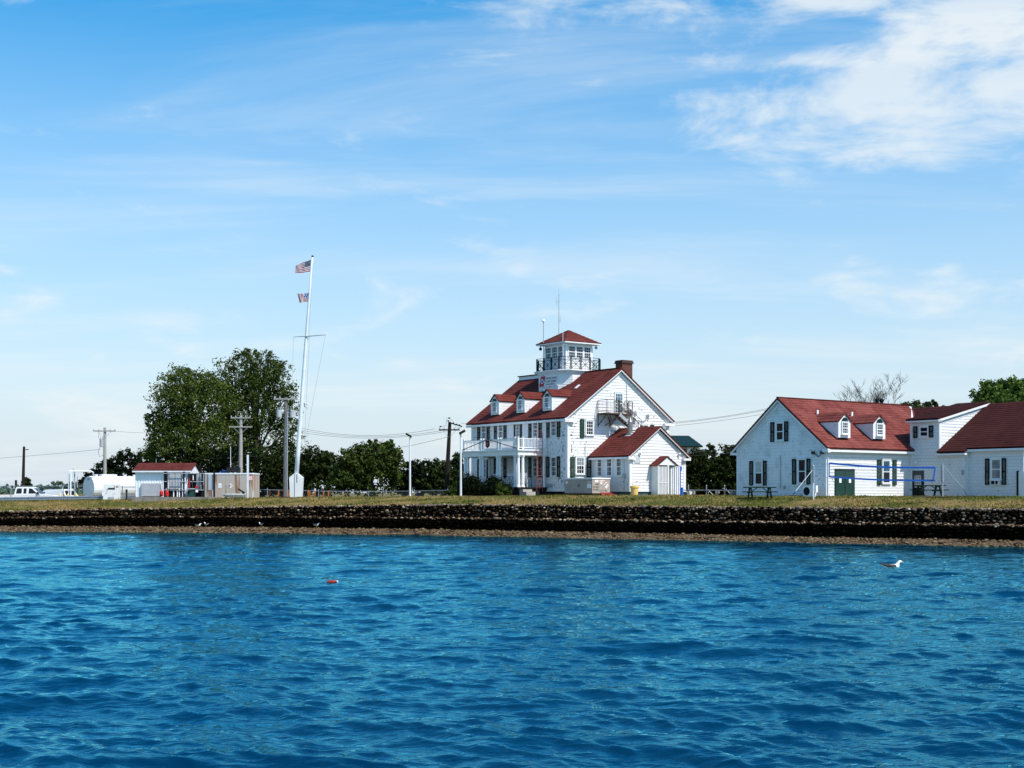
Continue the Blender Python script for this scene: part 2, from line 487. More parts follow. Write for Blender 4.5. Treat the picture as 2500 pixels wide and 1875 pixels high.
class MB:
    def __init__(self):
        self.v, self.f, self.uv = [], [], {}

    def quad(self, a, b, c, d, uv=None):
        i = len(self.v)
        self.v += [tuple(a), tuple(b), tuple(c), tuple(d)]
        self.f.append((i, i + 1, i + 2, i + 3))
        if uv:
            self.uv[len(self.f) - 1] = uv
        return self

    def poly(self, pts):
        i = len(self.v)
        self.v += [tuple(p) for p in pts]
        self.f.append(tuple(range(i, i + len(pts))))
        return self

    def hexa(self, p):
        i = len(self.v)
        self.v += [tuple(q) for q in p]
        for f in ((0, 3, 2, 1), (4, 5, 6, 7), (0, 1, 5, 4), (1, 2, 6, 5), (2, 3, 7, 6), (3, 0, 4, 7)):
            self.f.append(tuple(i + k for k in f))
        return self

    def box(self, x0, x1, y0, y1, z0, z1):
        return self.hexa([(x0, y0, z0), (x1, y0, z0), (x1, y1, z0), (x0, y1, z0), (x0, y0, z1), (x1, y0, z1), (x1, y1, z1), (x0, y1, z1)])

    def wbox(self, W, s0, s1, d0, d1, z0, z1):
        return self.hexa([W.p(s0, d0, z0), W.p(s1, d0, z0), W.p(s1, d1, z0), W.p(s0, d1, z0), W.p(s0, d0, z1), W.p(s1, d0, z1), W.p(s1, d1, z1), W.p(s0, d1, z1)])

    def bar(self, a, b, w, h=None, up=(0, 0, 1)):
        """square bar between two points"""
        a, b = Vector(a), Vector(b)
        h = h or w
        t = (b - a).normalized()
        u = Vector(up)
        if abs(t.dot(u)) > .95:
            u = Vector((0, 1, 0))
        s = t.cross(u).normalized() * (w / 2)
        n = s.cross(t).normalized() * (h / 2)
        return self.hexa([a - s - n, a + s - n, a + s + n, a - s + n, b - s - n, b + s - n, b + s + n, b - s + n])

    def tube(self, a, b, r0, r1=None, n=8, cap=True):
        return self.path([a, b], [r0, r0 if r1 is None else r1], n, cap)

    def path(self, pts, rs, n=8, cap=True):
        pts = [Vector(p) for p in pts]
        if not hasattr(rs, '__len__'):
            rs = [rs] * len(pts)
        base = len(self.v)
        ref = None
        for i, p in enumerate(pts):
            t = (pts[min(i + 1, len(pts) - 1)] - pts[max(i - 1, 0)]).normalized()
            if ref is None:
                ref = t.orthogonal().normalized()
            else:
                ref = (ref - t * ref.dot(t))
                ref = ref.normalized() if ref.length > 1e-5 else t.orthogonal().normalized()
            b = t.cross(ref)
            for k in range(n):
                a = 2 * math.pi * k / n
                self.v.append(tuple(p + (ref * math.cos(a) + b * math.sin(a)) * rs[i]))
        for i in range(len(pts) - 1):
            for k in range(n):
                k2 = (k + 1) % n
                self.f.append((base + i * n + k, base + i * n + k2, base + (i + 1) * n + k2, base + (i + 1) * n + k))
        if cap:
            self.f.append(tuple(base + k for k in reversed(range(n))))
            self.f.append(tuple(base + (len(pts) - 1) * n + k for k in range(n)))
        return self

    def lathe(self, c, prof, n=16, axis='z'):
        c = Vector(c)
        base = len(self.v)
        for (r, h) in prof:
            for k in range(n):
                a = 2 * math.pi * k / n
                o = {'z': (r * math.cos(a), r * math.sin(a), h), 'x': (h, r * math.cos(a), r * math.sin(a)), 'y': (r * math.cos(a), h, r * math.sin(a))}[axis]
                self.v.append(tuple(c + Vector(o)))
        m = len(prof)
        for i in range(m - 1):
            for k in range(n):
                k2 = (k + 1) % n
                self.f.append((base + i * n + k, base + i * n + k2, base + (i + 1) * n + k2, base + (i + 1) * n + k))
        self.f.append(tuple(base + k for k in reversed(range(n))))
        self.f.append(tuple(base + (m - 1) * n + k for k in range(n)))
        return self

    def prism(self, pts, off):
        """closed polygon swept by vector off"""
        off = Vector(off)
        pts = [Vector(p) for p in pts]
        n = len(pts)
        i = len(self.v)
        self.v += [tuple(p) for p in pts] + [tuple(p + off) for p in pts]
        self.f.append(tuple(i + k for k in reversed(range(n))))
        self.f.append(tuple(i + n + k for k in range(n)))
        for k in range(n):
            k2 = (k + 1) % n
            self.f.append((i + k, i + k2, i + n + k2, i + n + k))
        return self

    def mesh(self, name, smooth=False, fix=True):
        me = bpy.data.meshes.new(name)
        me.from_pydata(self.v, [], self.f)
        if self.uv:
            lay = me.uv_layers.new(name='UVMap')
            for p in me.polygons:
                u = self.uv.get(p.index)
                if u:
                    for li, q in zip(p.loop_indices, u):
                        lay.data[li].uv = q
        if fix:
            bm = bmesh.new(); bm.from_mesh(me)
            bmesh.ops.recalc_face_normals(bm, faces=bm.faces)
            bm.to_mesh(me); bm.free()
        if smooth:
            me.polygons.foreach_set('use_smooth', [True] * len(me.polygons))
        me.update()
        return me

    def build(self, name, mat, parent=None, smooth=False, fix=True):
        return link(name, self.mesh(name, smooth, fix), mat, parent)


def link(name, me, mat, parent=None):
    if mat is not None and len(me.materials) == 0:
        me.materials.append(M(mat) if isinstance(mat, str) else mat)
    o = bpy.data.objects.new(name, me)
    col.objects.link(o)
    if parent is not None:
        o.parent = parent
    return o


def tag(o, label=None, cat=None, group=None, kind=None):
    if label:
        o['label'] = label
    if cat:
        o['category'] = cat
    if group:
        o['group'] = group
    if kind:
        o['kind'] = kind
    return o


def thing(name, label, cat, loc=(0, 0, 0), rz=0.0, group=None):
    o = bpy.data.objects.new(name, None)
    o.empty_display_size = .3
    col.objects.link(o)
    o.location = loc
    o.rotation_euler = (0, 0, rz)
    return tag(o, label, cat, group)


def dup(root, loc=None, rz=None, label=None):
    def cp(o, par):
        c = o.copy(); col.objects.link(c); c.parent = par
        for ch in list(o.children):
            cp(ch, c)
        return c
    r = cp(root, None)
    if loc is not None:
        r.location = loc
    if rz is not None:
        r.rotation_euler = (0, 0, rz)
    if label:
        r['label'] = label
    return r


def text_part(name, txt, W, s, d, z, height, mat, parent, width=None, flip=False, bold=0.0):
    """flat lettering as a mesh; (s,z) lower left corner as read from outside"""
    cu = bpy.data.curves.new(name, 'FONT')
    cu.body = txt
    cu.size = 1.0
    cu.offset = bold
    cu.extrude = 0.004
    tmp = bpy.data.objects.new('tmp', cu)
    col.objects.link(tmp)
    dg = bpy.context.evaluated_depsgraph_get()
    me = bpy.data.meshes.new_from_object(tmp.evaluated_get(dg))
    col.objects.unlink(tmp)
    bpy.data.objects.remove(tmp)
    bpy.data.curves.remove(cu)
    me.name = name
    xs = [v.co.x for v in me.vertices]; ys = [v.co.y for v in me.vertices]
    k = height / (max(ys) - min(ys))
    kx = k if width is None else width / (max(xs) - min(xs))
    x0, y0 = min(xs), min(ys)
    sg = -1 if flip else 1
    for v in me.vertices:
        v.co = W.p(s + sg * (v.co.x - x0) * kx, d + v.co.z, z + (v.co.y - y0) * k)
    me.materials.clear()
    me.update()
    return link(name, me, mat, parent)


def px_x(px, Y):
    return (px - 1250.0) / FPX * Y


def px_z(py, Y):
    return CAMZ - (py - HZ) / FPX * Y


# ------------------------------------------------------------------ shape of the shore
SD = Vector((.913, -.408)); SD.normalize()
SN = Vector((-SD.y, SD.x))
_sh = [(-700, 1292, 1280, 1254, 1268), (0, 1297, 1285, 1247, 1265), (150, 1298, 1285, 1243, 1262), (600, 1301, 1287, 1236, 1262), (1100, 1308, 1294, 1231, 1266), (1600, 1317, 1303, 1236, 1272),
       (2000, 1325, 1312, 1239, 1277), (2500, 1336, 1320, 1242, 1284), (3300, 1356, 1338, 1250, 1300)]
S_s, S_o, S_zb, S_zt, S_zl = [], [], [], [], []
for (px, ysh, yft, ytop, yled) in _sh:
    Y = CAMZ * FPX / (ysh - HZ)
    p = Vector((px_x(px, Y), Y))
    S_s.append(p.dot(SD)); S_o.append(p.dot(SN))
    S_zb.append(px_z(yft, Y + 1.6)); S_zt.append(px_z(ytop, Y + 3.0)); S_zl.append(px_z(yled, Y + 2.1))
ZF_S = [-200, -85, -66, -56, -40, -30, -17, 60]
D_FOOT, D_LEDGE, D_TOP = 1.8, 2.45, 3.3


def shore_o(s): return np.interp(s, S_s, S_o)
def z_beach(s): return np.interp(s, S_s, S_zb)
def z_top(s): return np.interp(s, S_s, S_zt)
def z_ledge(s): return np.interp(s, S_s, S_zl)


def z_flat(x):
    return np.interp(x, [-60, -45, -30, -18, 0, 8, 15, 40], [2.2, 2.24, 2.34, 2.48, 2.62, 2.69, 2.68, 2.60])


def sd_point(s, d):
    o = shore_o(s) + d
    return SD * float(s) + SN * float(o)


def ground_z(x, y):
    p = Vector((x, y)); s = p.dot(SD); d = p.dot(SN) - shore_o(s)
    if d < D_FOOT:
        return float(z_beach(s) * d / D_FOOT)
    zt, zf = z_top(s), z_flat(x)
    k = min(1.0, max(0.0, (d - D_TOP) / 7.0))
    k = 1 - (1 - k) ** 2
    dip = min(1., max(0., (-37 - x) / 3.0)) * min(1., max(0., (d - 13) / 5.0))
    return float(zt + (zf - zt) * k - .95 * dip)


# ground: one sheet from the back of the sea wall to the horizon
ds = [D_TOP - .25, D_TOP + .15, D_TOP + .5, D_TOP + 1, D_TOP + 1.6, D_TOP + 2.4, D_TOP + 3.4, D_TOP + 4.6, D_TOP + 6, D_TOP + 8, 13, 16, 20, 25, 40, 70, 120, 250, 600, 1500, 4000]
ss = list(np.arange(-95, 5.01, 1.0))
ss = [-4000, -1500, -600, -300, -160] + ss + [20, 60, 160, 400, 1200, 4000]
gm = MB()
for s in ss:
    sc = min(max(s, S_s[0]), S_s[-1])
    for d in ds:
        p = SD * float(s) + SN * float(shore_o(sc) + d)
        jit = 0.035 * math.sin(s * 2.3 + d * 5) + .03 * math.sin(s * .7 - d) if d < 14 else 0
        q = sd_point(sc, d)
        gm.v.append((p.x, p.y, ground_z(q.x, q.y) + jit * (1 if d > D_TOP + .2 else 0)))
nd = len(ds)
for i in range(len(ss) - 1):
    for j in range(nd - 1):
        a = i * nd + j
        gm.f.append((a, a + nd, a + nd + 1, a + 1))
tag(gm.build('ground', 'lawn', smooth=True), kind='structure')

# beach strip in front of the wall, going down under the water
bm_ = MB()
bs = list(np.arange(-95, 5.01, .5))
bs = [-600, -300, -160] + bs + [20, 60, 160]
bd = [-14, -5, -2, -1, -.4, 0, .4, .9, 1.4, 1.9, 2.6]
for s in bs:
    sc = min(max(s, S_s[0]), S_s[-1])
    for d in bd:
        p = SD * float(s) + SN * float(shore_o(sc) + d)
        zb = float(z_beach(sc))
        z = zb * d / D_FOOT if d > 0 else d * .18
        z += (.035 * math.sin(s * 3.1 + d * 2) + .03 * math.sin(s * 1.3 - d * 4)) * (1 if -.5 < d < 1.8 else 0)
        bm_.v.append((p.x, p.y, z))
nb = len(bd)
for i in range(len(bs) - 1):
    for j in range(nb - 1):
        a = i * nb + j
        bm_.f.append((a, a + nb, a + nb + 1, a + 1))
tag(bm_.build('beach', 'beach_sand', smooth=True), kind='structure')


# ------------------------------------------------------------------ water: wind chop from a random wave spectrum
def wave_tile(n, size, lo, hi, seed, wind=(0.25, 1.0), slope=.1, spread=2.0):
    """periodic height field, wavelengths lo..hi metres, given rms slope; also the sideways displacement for choppy crests"""
    r = np.random.RandomState(seed)
    k = np.fft.fftfreq(n, size / n) * 2 * np.pi
    kx, ky = np.meshgrid(k, k, indexing='ij')
    kk = np.sqrt(kx ** 2 + ky ** 2); kk[0, 0] = 1
    lam = 2 * np.pi / kk
    band = np.exp(-(np.maximum(0, np.log(lo / lam)) / .22) ** 2) * np.exp(-(np.maximum(0, np.log(lam / hi)) / .3) ** 2)
    wn = np.array(wind) / np.hypot(*wind)
    cs = (kx * wn[0] + ky * wn[1]) / kk
    amp = kk ** -1.9 * (np.abs(cs) ** spread + .06) * band
    amp[0, 0] = 0
    H = amp * (r.normal(size=(n, n)) + 1j * r.normal(size=(n, n)))
    h = np.real(np.fft.ifft2(H)); sx = np.real(np.fft.ifft2(1j * kx * H)); sy = np.real(np.fft.ifft2(1j * ky * H))
    ux = np.real(np.fft.ifft2(-1j * kx / kk * H)); uy = np.real(np.fft.ifft2(-1j * ky / kk * H))
    g = slope / np.sqrt((sx ** 2 + sy ** 2).mean())
    return h * g, ux * g, uy * g


def sample(tile, size, x, y, ang):
    n = tile[0].shape[0]
    c, s_ = math.cos(ang), math.sin(ang)
    u = (x * c - y * s_) / size * n; v = (x * s_ + y * c) / size * n
    iu = np.floor(u).astype(int); iv = np.floor(v).astype(int)
    fu = u - iu; fv = v - iv
    fu = fu * fu * (3 - 2 * fu) * .3 + fu * .7; fv = fv * fv * (3 - 2 * fv) * .3 + fv * .7
    out = []
    for a in tile:
        g = lambda i, j: a[i % n, j % n]
        out.append(g(iu, iv) * (1 - fu) * (1 - fv) + g(iu + 1, iv) * fu * (1 - fv) + g(iu, iv + 1) * (1 - fu) * fv + g(iu + 1, iv + 1) * fu * fv)
    h, ux, uy = out
    return h, ux * c + uy * s_, -ux * s_ + uy * c


T_long = wave_tile(256, 47.0, 1.7, 3.8, 5, slope=.055, spread=3.0)
T_mid = wave_tile(512, 31.0, .55, 1.9, 8, slope=.145, spread=2.4)
T_short = wave_tile(512, 13.7, .16, .6, 21, slope=.225, spread=2.2)


def fade(y, a, b):
    return np.clip((b - y) / (b - a), 0, 1)


def water_disp(x, y):
    h1, a1, b1 = sample(T_long, 47.0, x, y, .25)
    h2, a2, b2 = sample(T_mid, 31.0, x, y, -.18)
    h3, a3, b3 = sample(T_short, 13.7, x, y, .5)
    # gusts: patches of rougher and smoother water
    gu = .82 + .22 * np.sin(x * .11 + 1.3 * np.sin(y * .07)) * np.sin(y * .16 + .6 * np.sin(x * .09 + 2))
    k2 = .25 + .75 * fade(y, 60, 115); k3 = fade(y, 26, 62) * gu
    sh = np.array([1.0])
    return h1 + h2 * k2 * gu + h3 * k3, 1.0 * (a1 + a2 * k2 + a3 * k3), 1.0 * (b1 + b2 * k2 + b3 * k3)


ys = [7.0]
while ys[-1] < 118:
    ys.append(ys[-1] + max(.042, .0033 * ys[-1]))
ys = np.array(ys); NC = 780
tt = np.linspace(-1, 1, NC)
X = tt[None, :] * (ys[:, None] * .46 + 5.0) ; Yg = np.repeat(ys[:, None], NC, 1)
h, ax, ay = water_disp(X, Yg)
# calmer towards the shore
sS = X * SD.x + Yg * SD.y
dS = X * SN.x + Yg * SN.y - np.interp(sS, S_s, S_o)
calm = .35 + .65 * np.clip(-dS / 14.0, 0, 1)
co = np.stack([X - ax * .9 * calm, Yg - ay * .9 * calm, h * calm], -1).reshape(-1, 3)
nr = len(ys)
idx = np.arange(nr * NC).reshape(nr, NC)
fa = np.stack([idx[:-1, :-1], idx[:-1, 1:], idx[1:, 1:], idx[1:, :-1]], -1).reshape(-1, 4)
keep = (dS.reshape(-1)[fa[:, 0]] < 4.0)
fa = fa[keep]
me = bpy.data.meshes.new('water')
me.vertices.add(len(co)); me.vertices.foreach_set('co', co.astype(np.float32).ravel())
me.loops.add(fa.size); me.loops.foreach_set('vertex_index', fa.astype(np.int32).ravel())
me.polygons.add(len(fa)); me.polygons.foreach_set('loop_start', np.arange(0, fa.size, 4, dtype=np.int32)); me.polygons.foreach_set('loop_total', np.full(len(fa), 4, np.int32))
me.polygons.foreach_set('use_smooth', np.ones(len(fa), bool))
me.update(calc_edges=True)
tag(link('water', me, 'water'), kind='structure')
# open water beyond the near patch (either side and behind the viewer)
ow = MB()
ow.quad((-3000, -3000, -.32), (3000, -3000, -.32), (3000, 130, -.32), (-3000, 130, -.32))
tag(ow.build('water', 'water'), kind='structure')

# ------------------------------------------------------------------ stones
ICO = []
for k in range(6):
    b = bmesh.new(); bmesh.ops.create_icosphere(b, subdivisions=1, radius=1.0)
    rr = random.Random(k)
    for v in b.verts:
        v.co *= rr.uniform(.78, 1.15)
    for v in b.verts:
        v.co.z *= rr.uniform(.6, .72) if k % 2 else .8
    b.verts.ensure_lookup_table()
    ICO.append(([tuple(v.co) for v in b.verts], [tuple(v.index for v in f.verts) for f in b.faces]))
    b.free()
ICO_ME = []
for k, (vv, ff) in enumerate(ICO):
    d = {}
    for mt in ('stone_light', 'stone_dark'):
        m_ = MB(); m_.v = list(vv); m_.f = list(ff)
        d[mt] = m_.mesh('stone', smooth=True); d[mt].materials.append(M(mt))
    ICO_ME.append(d)


def add_stone(mb, c, r, k, rz, sq=1.0):
    vv, ff = ICO[k]
    i = len(mb.v); ca, sa = math.cos(rz), math.sin(rz)
    for x, y, z in vv:
        mb.v.append((c[0] + r * (x * 1.25 * ca - y * sa), c[1] + r * (x * 1.25 * sa + y * ca), c[2] + r * z * sq))
    mb.f += [tuple(i + q for q in f) for f in ff]


wall = thing('gabion_seawall', 'long low gabion sea wall of dark stones along the shore below the lawn', 'sea wall', (0, 0, 0))
core = MB()
cs_ = list(np.arange(-95, 5.01, 1.0)); cs_ = [-300] + cs_ + [60]
prof_n = 5
for s in cs_:
    sc = min(max(s, S_s[0]), S_s[-1])
    for (d, z) in ((D_FOOT + .12, -.3), (D_FOOT + .16, z_ledge(sc) - .10), (D_LEDGE + .12, z_ledge(sc) - .08), (D_LEDGE + .30, z_top(sc) - .10), (D_TOP + .1, z_top(sc) - .09)):
        p = SD * float(s) + SN * float(shore_o(sc) + d)
        core.v.append((p.x, p.y, float(z)))
for i in range(len(cs_) - 1):
    for j in range(prof_n - 1):
        a = i * prof_n + j
        core.f.append((a, a + prof_n, a + prof_n + 1, a + 1))
core.build('core', 'wall_core', wall)
fill_l, fill_d, fill_b = MB(), MB(), MB()
rs = random.Random(3)
singles = []


def patchy(s, a):
    return .5 + .5 * math.sin(s * .8 + a) * math.sin(s * .31 + 2 * a)


for si in np.arange(-92, 4, .155):
    sc = float(si)
    zl, zt, zb = float(z_ledge(sc)), float(z_top(sc)), float(z_beach(sc))
    right = min(1, max(0, (sc + 62) / 40))           # more stone shows pale towards the right
    # crest: pale rounded stones
    for q in range(3):
        s = sc + rs.uniform(-.1, .1); d = D_LEDGE + .28 + q * .24 + rs.uniform(-.06, .06)
        r = rs.uniform(.05, .13) * (1.6 if rs.random() < .1 else 1)
        p = sd_point(s, d); z = zt - .03 + rs.uniform(-.03, .03) - (.03 if q == 0 else 0)
        singles.append((r, (p.x, p.y, z), rs.randrange(6), rs.uniform(0, 6.3), 'stone_light' if rs.random() < (.80 if q else .6) else 'stone_dark'))
    # upper face
    nz = max(3, int((zt - zl) / .15))
    for q in range(nz):
        zz = zl + (q + rs.uniform(.2, .8)) * (zt - .08 - zl) / nz
        f = (zz - zl) / max(.2, zt - zl)
        d = D_LEDGE + .05 + .22 * f + rs.uniform(-.05, .05)
        p = sd_point(sc + rs.uniform(-.1, .1), d)
        pale = rs.random() < (.05 + .34 * right * patchy(sc, 1.0)) * (.45 + .75 * f)
        singles.append((rs.uniform(.045, .125) * (1.5 if rs.random() < .08 else 1), (p.x, p.y, zz), rs.randrange(6), rs.uniform(0, 6.3), 'stone_light' if pale else 'stone_dark'))
    # ledge
    for q in range(3):
        d = D_FOOT + .10 + q * .2 + rs.uniform(-.06, .06)
        p = sd_point(sc + rs.uniform(-.1, .1), d)
        pale = rs.random() < (.05 + .62 * right * (.45 + .55 * patchy(sc, 4.0)))
        singles.append((rs.uniform(.045, .125) * (1.5 if rs.random() < .08 else 1), (p.x, p.y, zl - .02 + rs.uniform(-.04, .04) + q * .02), rs.randrange(6), rs.uniform(0, 6.3), 'stone_light' if pale else 'stone_dark'))
    # lower face: weed-black
    nz = max(3, int((zl - zb) / .17))
    for q in range(nz):
        zz = zb - .05 + (q + rs.uniform(.2, .8)) * (zl - .06 - zb) / nz
        p = sd_point(sc + rs.uniform(-.1, .1), D_FOOT + .04 + rs.uniform(-.05, .05))
        add_stone(fill_b, (p.x, p.y, zz), rs.uniform(.06, .12), rs.randrange(6), rs.uniform(0, 6.3))
# the largest pale stones as seen are parts of their own, the rest is one mass
vis = [t for t in singles if abs(t[1][0] / t[1][1]) < .385 and t[4] == 'stone_light']
vis.sort(key=lambda t: -t[0] / t[1][1])
big = set(id(t) for t in vis[:300])
for t in singles:
    r, c, k, rz, mt = t
    if id(t) in big:
        o = bpy.data.objects.new('stone', ICO_ME[k][mt]); col.objects.link(o)
        o.parent = wall; o.location = c; o.rotation_euler = (0, 0, rz); o.scale = (r * 1.25, r, r)
    else:
        add_stone(fill_l if mt == 'stone_light' else fill_d, c, r, k, rz)
tag(fill_l.build('pale_stones', 'stone_light', wall, smooth=True, fix=False), kind='stuff')
tag(fill_d.build('dark_stones', 'stone_dark', wall, smooth=True, fix=False), kind='stuff')
tag(fill_b.build('weed_black_stones', 'stone_black', wall, smooth=True, fix=False), kind='stuff')
# basket seams
for i, s in enumerate(np.arange(-91, 4, 4.1)):
    sb = MB()
    zt, zl = float(z_top(s)), float(z_ledge(s))
    pts = [(*sd_point(s, D_FOOT - .06), float(z_beach(s)) - .1), (*sd_point(s, D_FOOT - .04), zl + .04), (*sd_point(s, D_LEDGE - .04), zl + .06), (*sd_point(s, D_LEDGE + .2), zt + .05)]
    sb.path(pts, .018, 5)
    sb.build('basket_seam', 'wall_core', wall)

# loose stones and weed on the beach
rb = MB(); rs = random.Random(9)
for i in range(7200):
    s = rs.uniform(-92, 4); d = rs.uniform(-.35, 1.95)
    p = sd_point(s, d); z = float(z_beach(s)) * d / D_FOOT if d > 0 else d * .18
    r = rs.uniform(.04, .10) * (1.7 if rs.random() < .05 else 1)
    add_stone(rb, (p.x, p.y, z + r * .15), r, rs.randrange(6), rs.uniform(0, 6.3), .8)
tag(rb.build('beach_rubble', 'stone_beach', smooth=True, fix=False), 'brown cobbles and weed strewn along the narrow beach', 'rubble', kind='stuff')

# short grass on the bank
gb = MB(); rs = random.Random(5)
for i in range(52000):
    s = rs.uniform(-92, 4); d = D_TOP + .05 + (rs.random() ** 1.6) * 11
    p = sd_point(s, d); z = ground_z(p.x, p.y)
    hgt = rs.uniform(.04, .11) * (1.5 if rs.random() < .06 else 1) * (.55 + .8 * patchy(s * 1.3 + d, .3))
    if hgt < .04:
        continue
    a = rs.uniform(0, 6.3); wx = .03 + rs.random() * .03
    i0 = len(gb.v)
    gb.v += [(p.x - wx * math.cos(a), p.y - wx * math.sin(a), z - .02), (p.x + wx * math.cos(a), p.y + wx * math.sin(a), z - .02), (p.x + rs.uniform(-.06, .06), p.y + rs.uniform(-.06, .06), z + hgt)]
    gb.f.append((i0, i0 + 1, i0 + 2))
tag(gb.build('grass', 'grass_blade', fix=False), 'dry patchy grass on the bank above the sea wall', 'grass', kind='stuff')

# ------------------------------------------------------------------ building kit
class Frame:
    """a building's ground frame: local x, y horizontal, z up from its ground level"""
    def __init__(self, px, Y, z0, yaw):
        self.o = Vector((px_x(px, Y), Y)); self.z0 = z0; self.yaw = math.radians(yaw)
        self.u = Vector((math.cos(self.yaw), math.sin(self.yaw))); self.v = Vector((-self.u.y, self.u.x))

    def _hit(self, px, p, dr):
        d = Vector(((px - 1250.0) / FPX, 1.0))
        det = d.x * -dr.y + dr.x * d.y
        t = (p.x * -dr.y + dr.x * p.y) / det
        k = (d.x * p.y - d.y * p.x) / det
        return t, -k if False else (t * d - p).dot(dr)

    def on_x(self, px, py, c):
        t, k = self._hit(px, self.o + self.u * c, self.v)
        return k, CAMZ - (py - HZ) / FPX * t - self.z0

    def on_y(self, px, py, c):
        t, k = self._hit(px, self.o + self.v * c, self.u)
        return k, CAMZ - (py - HZ) / FPX * t - self.z0

    def loc(self):
        return (self.o.x, self.o.y, self.z0)


WX = lambda c: Wall((c, 0, 0), (0, 1, 0), (-1, 0, 0))     # wall on x=c, looking -x ; s = y
WY = lambda c: Wall((0, c, 0), (1, 0, 0), (0, -1, 0))     # wall on y=c, looking -y ; s = x


def srange(poly, z):
    xs = []
    n = len(poly)
    for i in range(n):
        (s0, z0), (s1, z1) = poly[i], poly[(i + 1) % n]
        if abs(z1 - z0) < 1e-9:
            if abs(z - z0) < 1e-9:
                xs += [s0, s1]
        elif min(z0, z1) - 1e-9 <= z <= max(z0, z1) + 1e-9:
            xs.append(s0 + (s1 - s0) * (z - z0) / (z1 - z0))
    return (min(xs), max(xs)) if xs else None


def sided_wall(parent, W, poly, mat, exp=.23, name='wall', thick=.14, proud=.034):
    """wall body plus one lapped board per course"""
    wl = MB().prism([W.p(s, 0, z) for s, z in poly], -W.nd * thick).build(name, mat, parent)
    z0 = min(z for s, z in poly); z1 = max(z for s, z in poly)
    z = z0
    r = random.Random(int(z1 * 100 + len(poly)))
    while z < z1 - .03:
        zt = min(z + exp, z1 - .001)
        a, b = srange(poly, z + 1e-4), srange(poly, zt)
        if a and b and (b[1] - b[0] > .02 or a[1] - a[0] > .05):
            dl = proud + r.uniform(-.004, .005)
            p = [W.p(a[0], -.01, z), W.p(a[1], -.01, z), W.p(a[1], dl, z), W.p(a[0], dl, z), W.p(b[0], -.01, zt), W.p(b[1], -.01, zt), W.p(b[1], .004, zt), W.p(b[0], .004, zt)]
            MB().hexa(p).build('siding_board', mat, wl)
        z += exp
    return wl


def roof_plane(parent, A, B, C, D, mat, thick=.13, exp=.145, name='roof', edge='roof_edge', step=2):
    """A,B eave, C,D ridge (C above B). slab + stepped shingle courses"""
    A, B, C, D = map(Vector, (A, B, C, D))
    n = (B - A).cross(D - A if (D - A).length > 1e-6 else C - A).normalized()
    if n.z < 0:
        n = -n
    slab = MB().hexa([A - n * thick, B - n * thick, C - n * thick, D - n * thick, A, B, C, D]).build(name, mat, parent)
    L = ((D + C) / 2 - (A + B) / 2).length
    k = max(2, int(round(L / (exp * step))))
    mb = MB()
    ax = (B - A).normalized()
    for i in range(k):
        t0, t1 = i / k, (i + 1) / k
        a, b = A.lerp(D, t0), B.lerp(C, t0)
        c, d = B.lerp(C, t1), A.lerp(D, t1)
        lo, hi = n * .028, n * .010
        uv = lambda p: ((p - A).dot(ax), ((p - A) - ax * (p - A).dot(ax)).length)
        mb.quad(a + lo, b + lo, c + hi, d + hi, [uv(a), uv(b), uv(c), uv(d)])
        mb.quad(a, b, b + lo, a + lo, [uv(a), uv(b), uv(b), uv(a)])
    tag(mb.build('shingle_courses', mat, slab, fix=False), kind='stuff')
    return slab


def window(parent, W, s0, s1, z0, z1, cols=3, rows=(2, 2), glass='glass', case=.085, sill=True, upper=None, name='window', head=True, bar=.013):
    """sash window: casing, two panes, glazing bars, sill"""
    c = case
    W = Wall(W.o + W.nd * .032, W.sd, W.nd)
    mb = MB()
    mb.wbox(W, s0 - c, s0, -.02, .062, z0 - .02, z1 + c)
    mb.wbox(W, s1, s1 + c, -.02, .062, z0 - .02, z1 + c)
    mb.wbox(W, s0 + .001, s1 - .001, -.02, .060, z1, z1 + c - .002)
    if head:
        mb.wbox(W, s0 - c - .03, s1 + c + .03, -.02, .085, z1 + c + .001, z1 + c + .05)
    wn = mb.build(name, 'white_trim', parent)
    zm = (z0 + z1) / 2
    MB().wbox(W, s0 + .003, s1 - .003, .0, .030, zm + .02, z1 - .003).build('pane', upper or glass, wn)
    MB().wbox(W, s0 + .003, s1 - .003, .0, .022, z0 + .003, zm - .02).build('pane', glass, wn)
    b = MB()
    b.wbox(W, s0, s1, .0, .046, zm - .03, zm + .03)
    b.wbox(W, s0, s1, .0, .040, z0 - .001, z0 + .05)
    b.wbox(W, s0, s1, .0, .043, z1 - .045, z1 - .001)
    b.wbox(W, s0 - .001, s0 + .04, .0, .044, z0, z1)
    b.wbox(W, s1 - .04, s1 + .001, .0, .044, z0, z1)
    for i in range(1, cols):
        s = s0 + (s1 - s0) * i / cols
        b.wbox(W, s - bar, s + bar, .0, .037, z0 + .01, z1 - .01)
    for (a, e, k) in ((z0, zm, rows[0]), (zm, z1, rows[1])):
        for j in range(1, k):
            z = a + (e - a) * j / k
            b.wbox(W, s0 + .01, s1 - .01, .0, .036, z - bar, z + bar)
    b.build('sash', 'white_trim', wn)
    if sill:
        MB().wbox(W, s0 - c - .04, s1 + c + .04, -.02, .11, z0 - .085, z0 - .021).build('sill', 'white_trim', wn)
    return wn


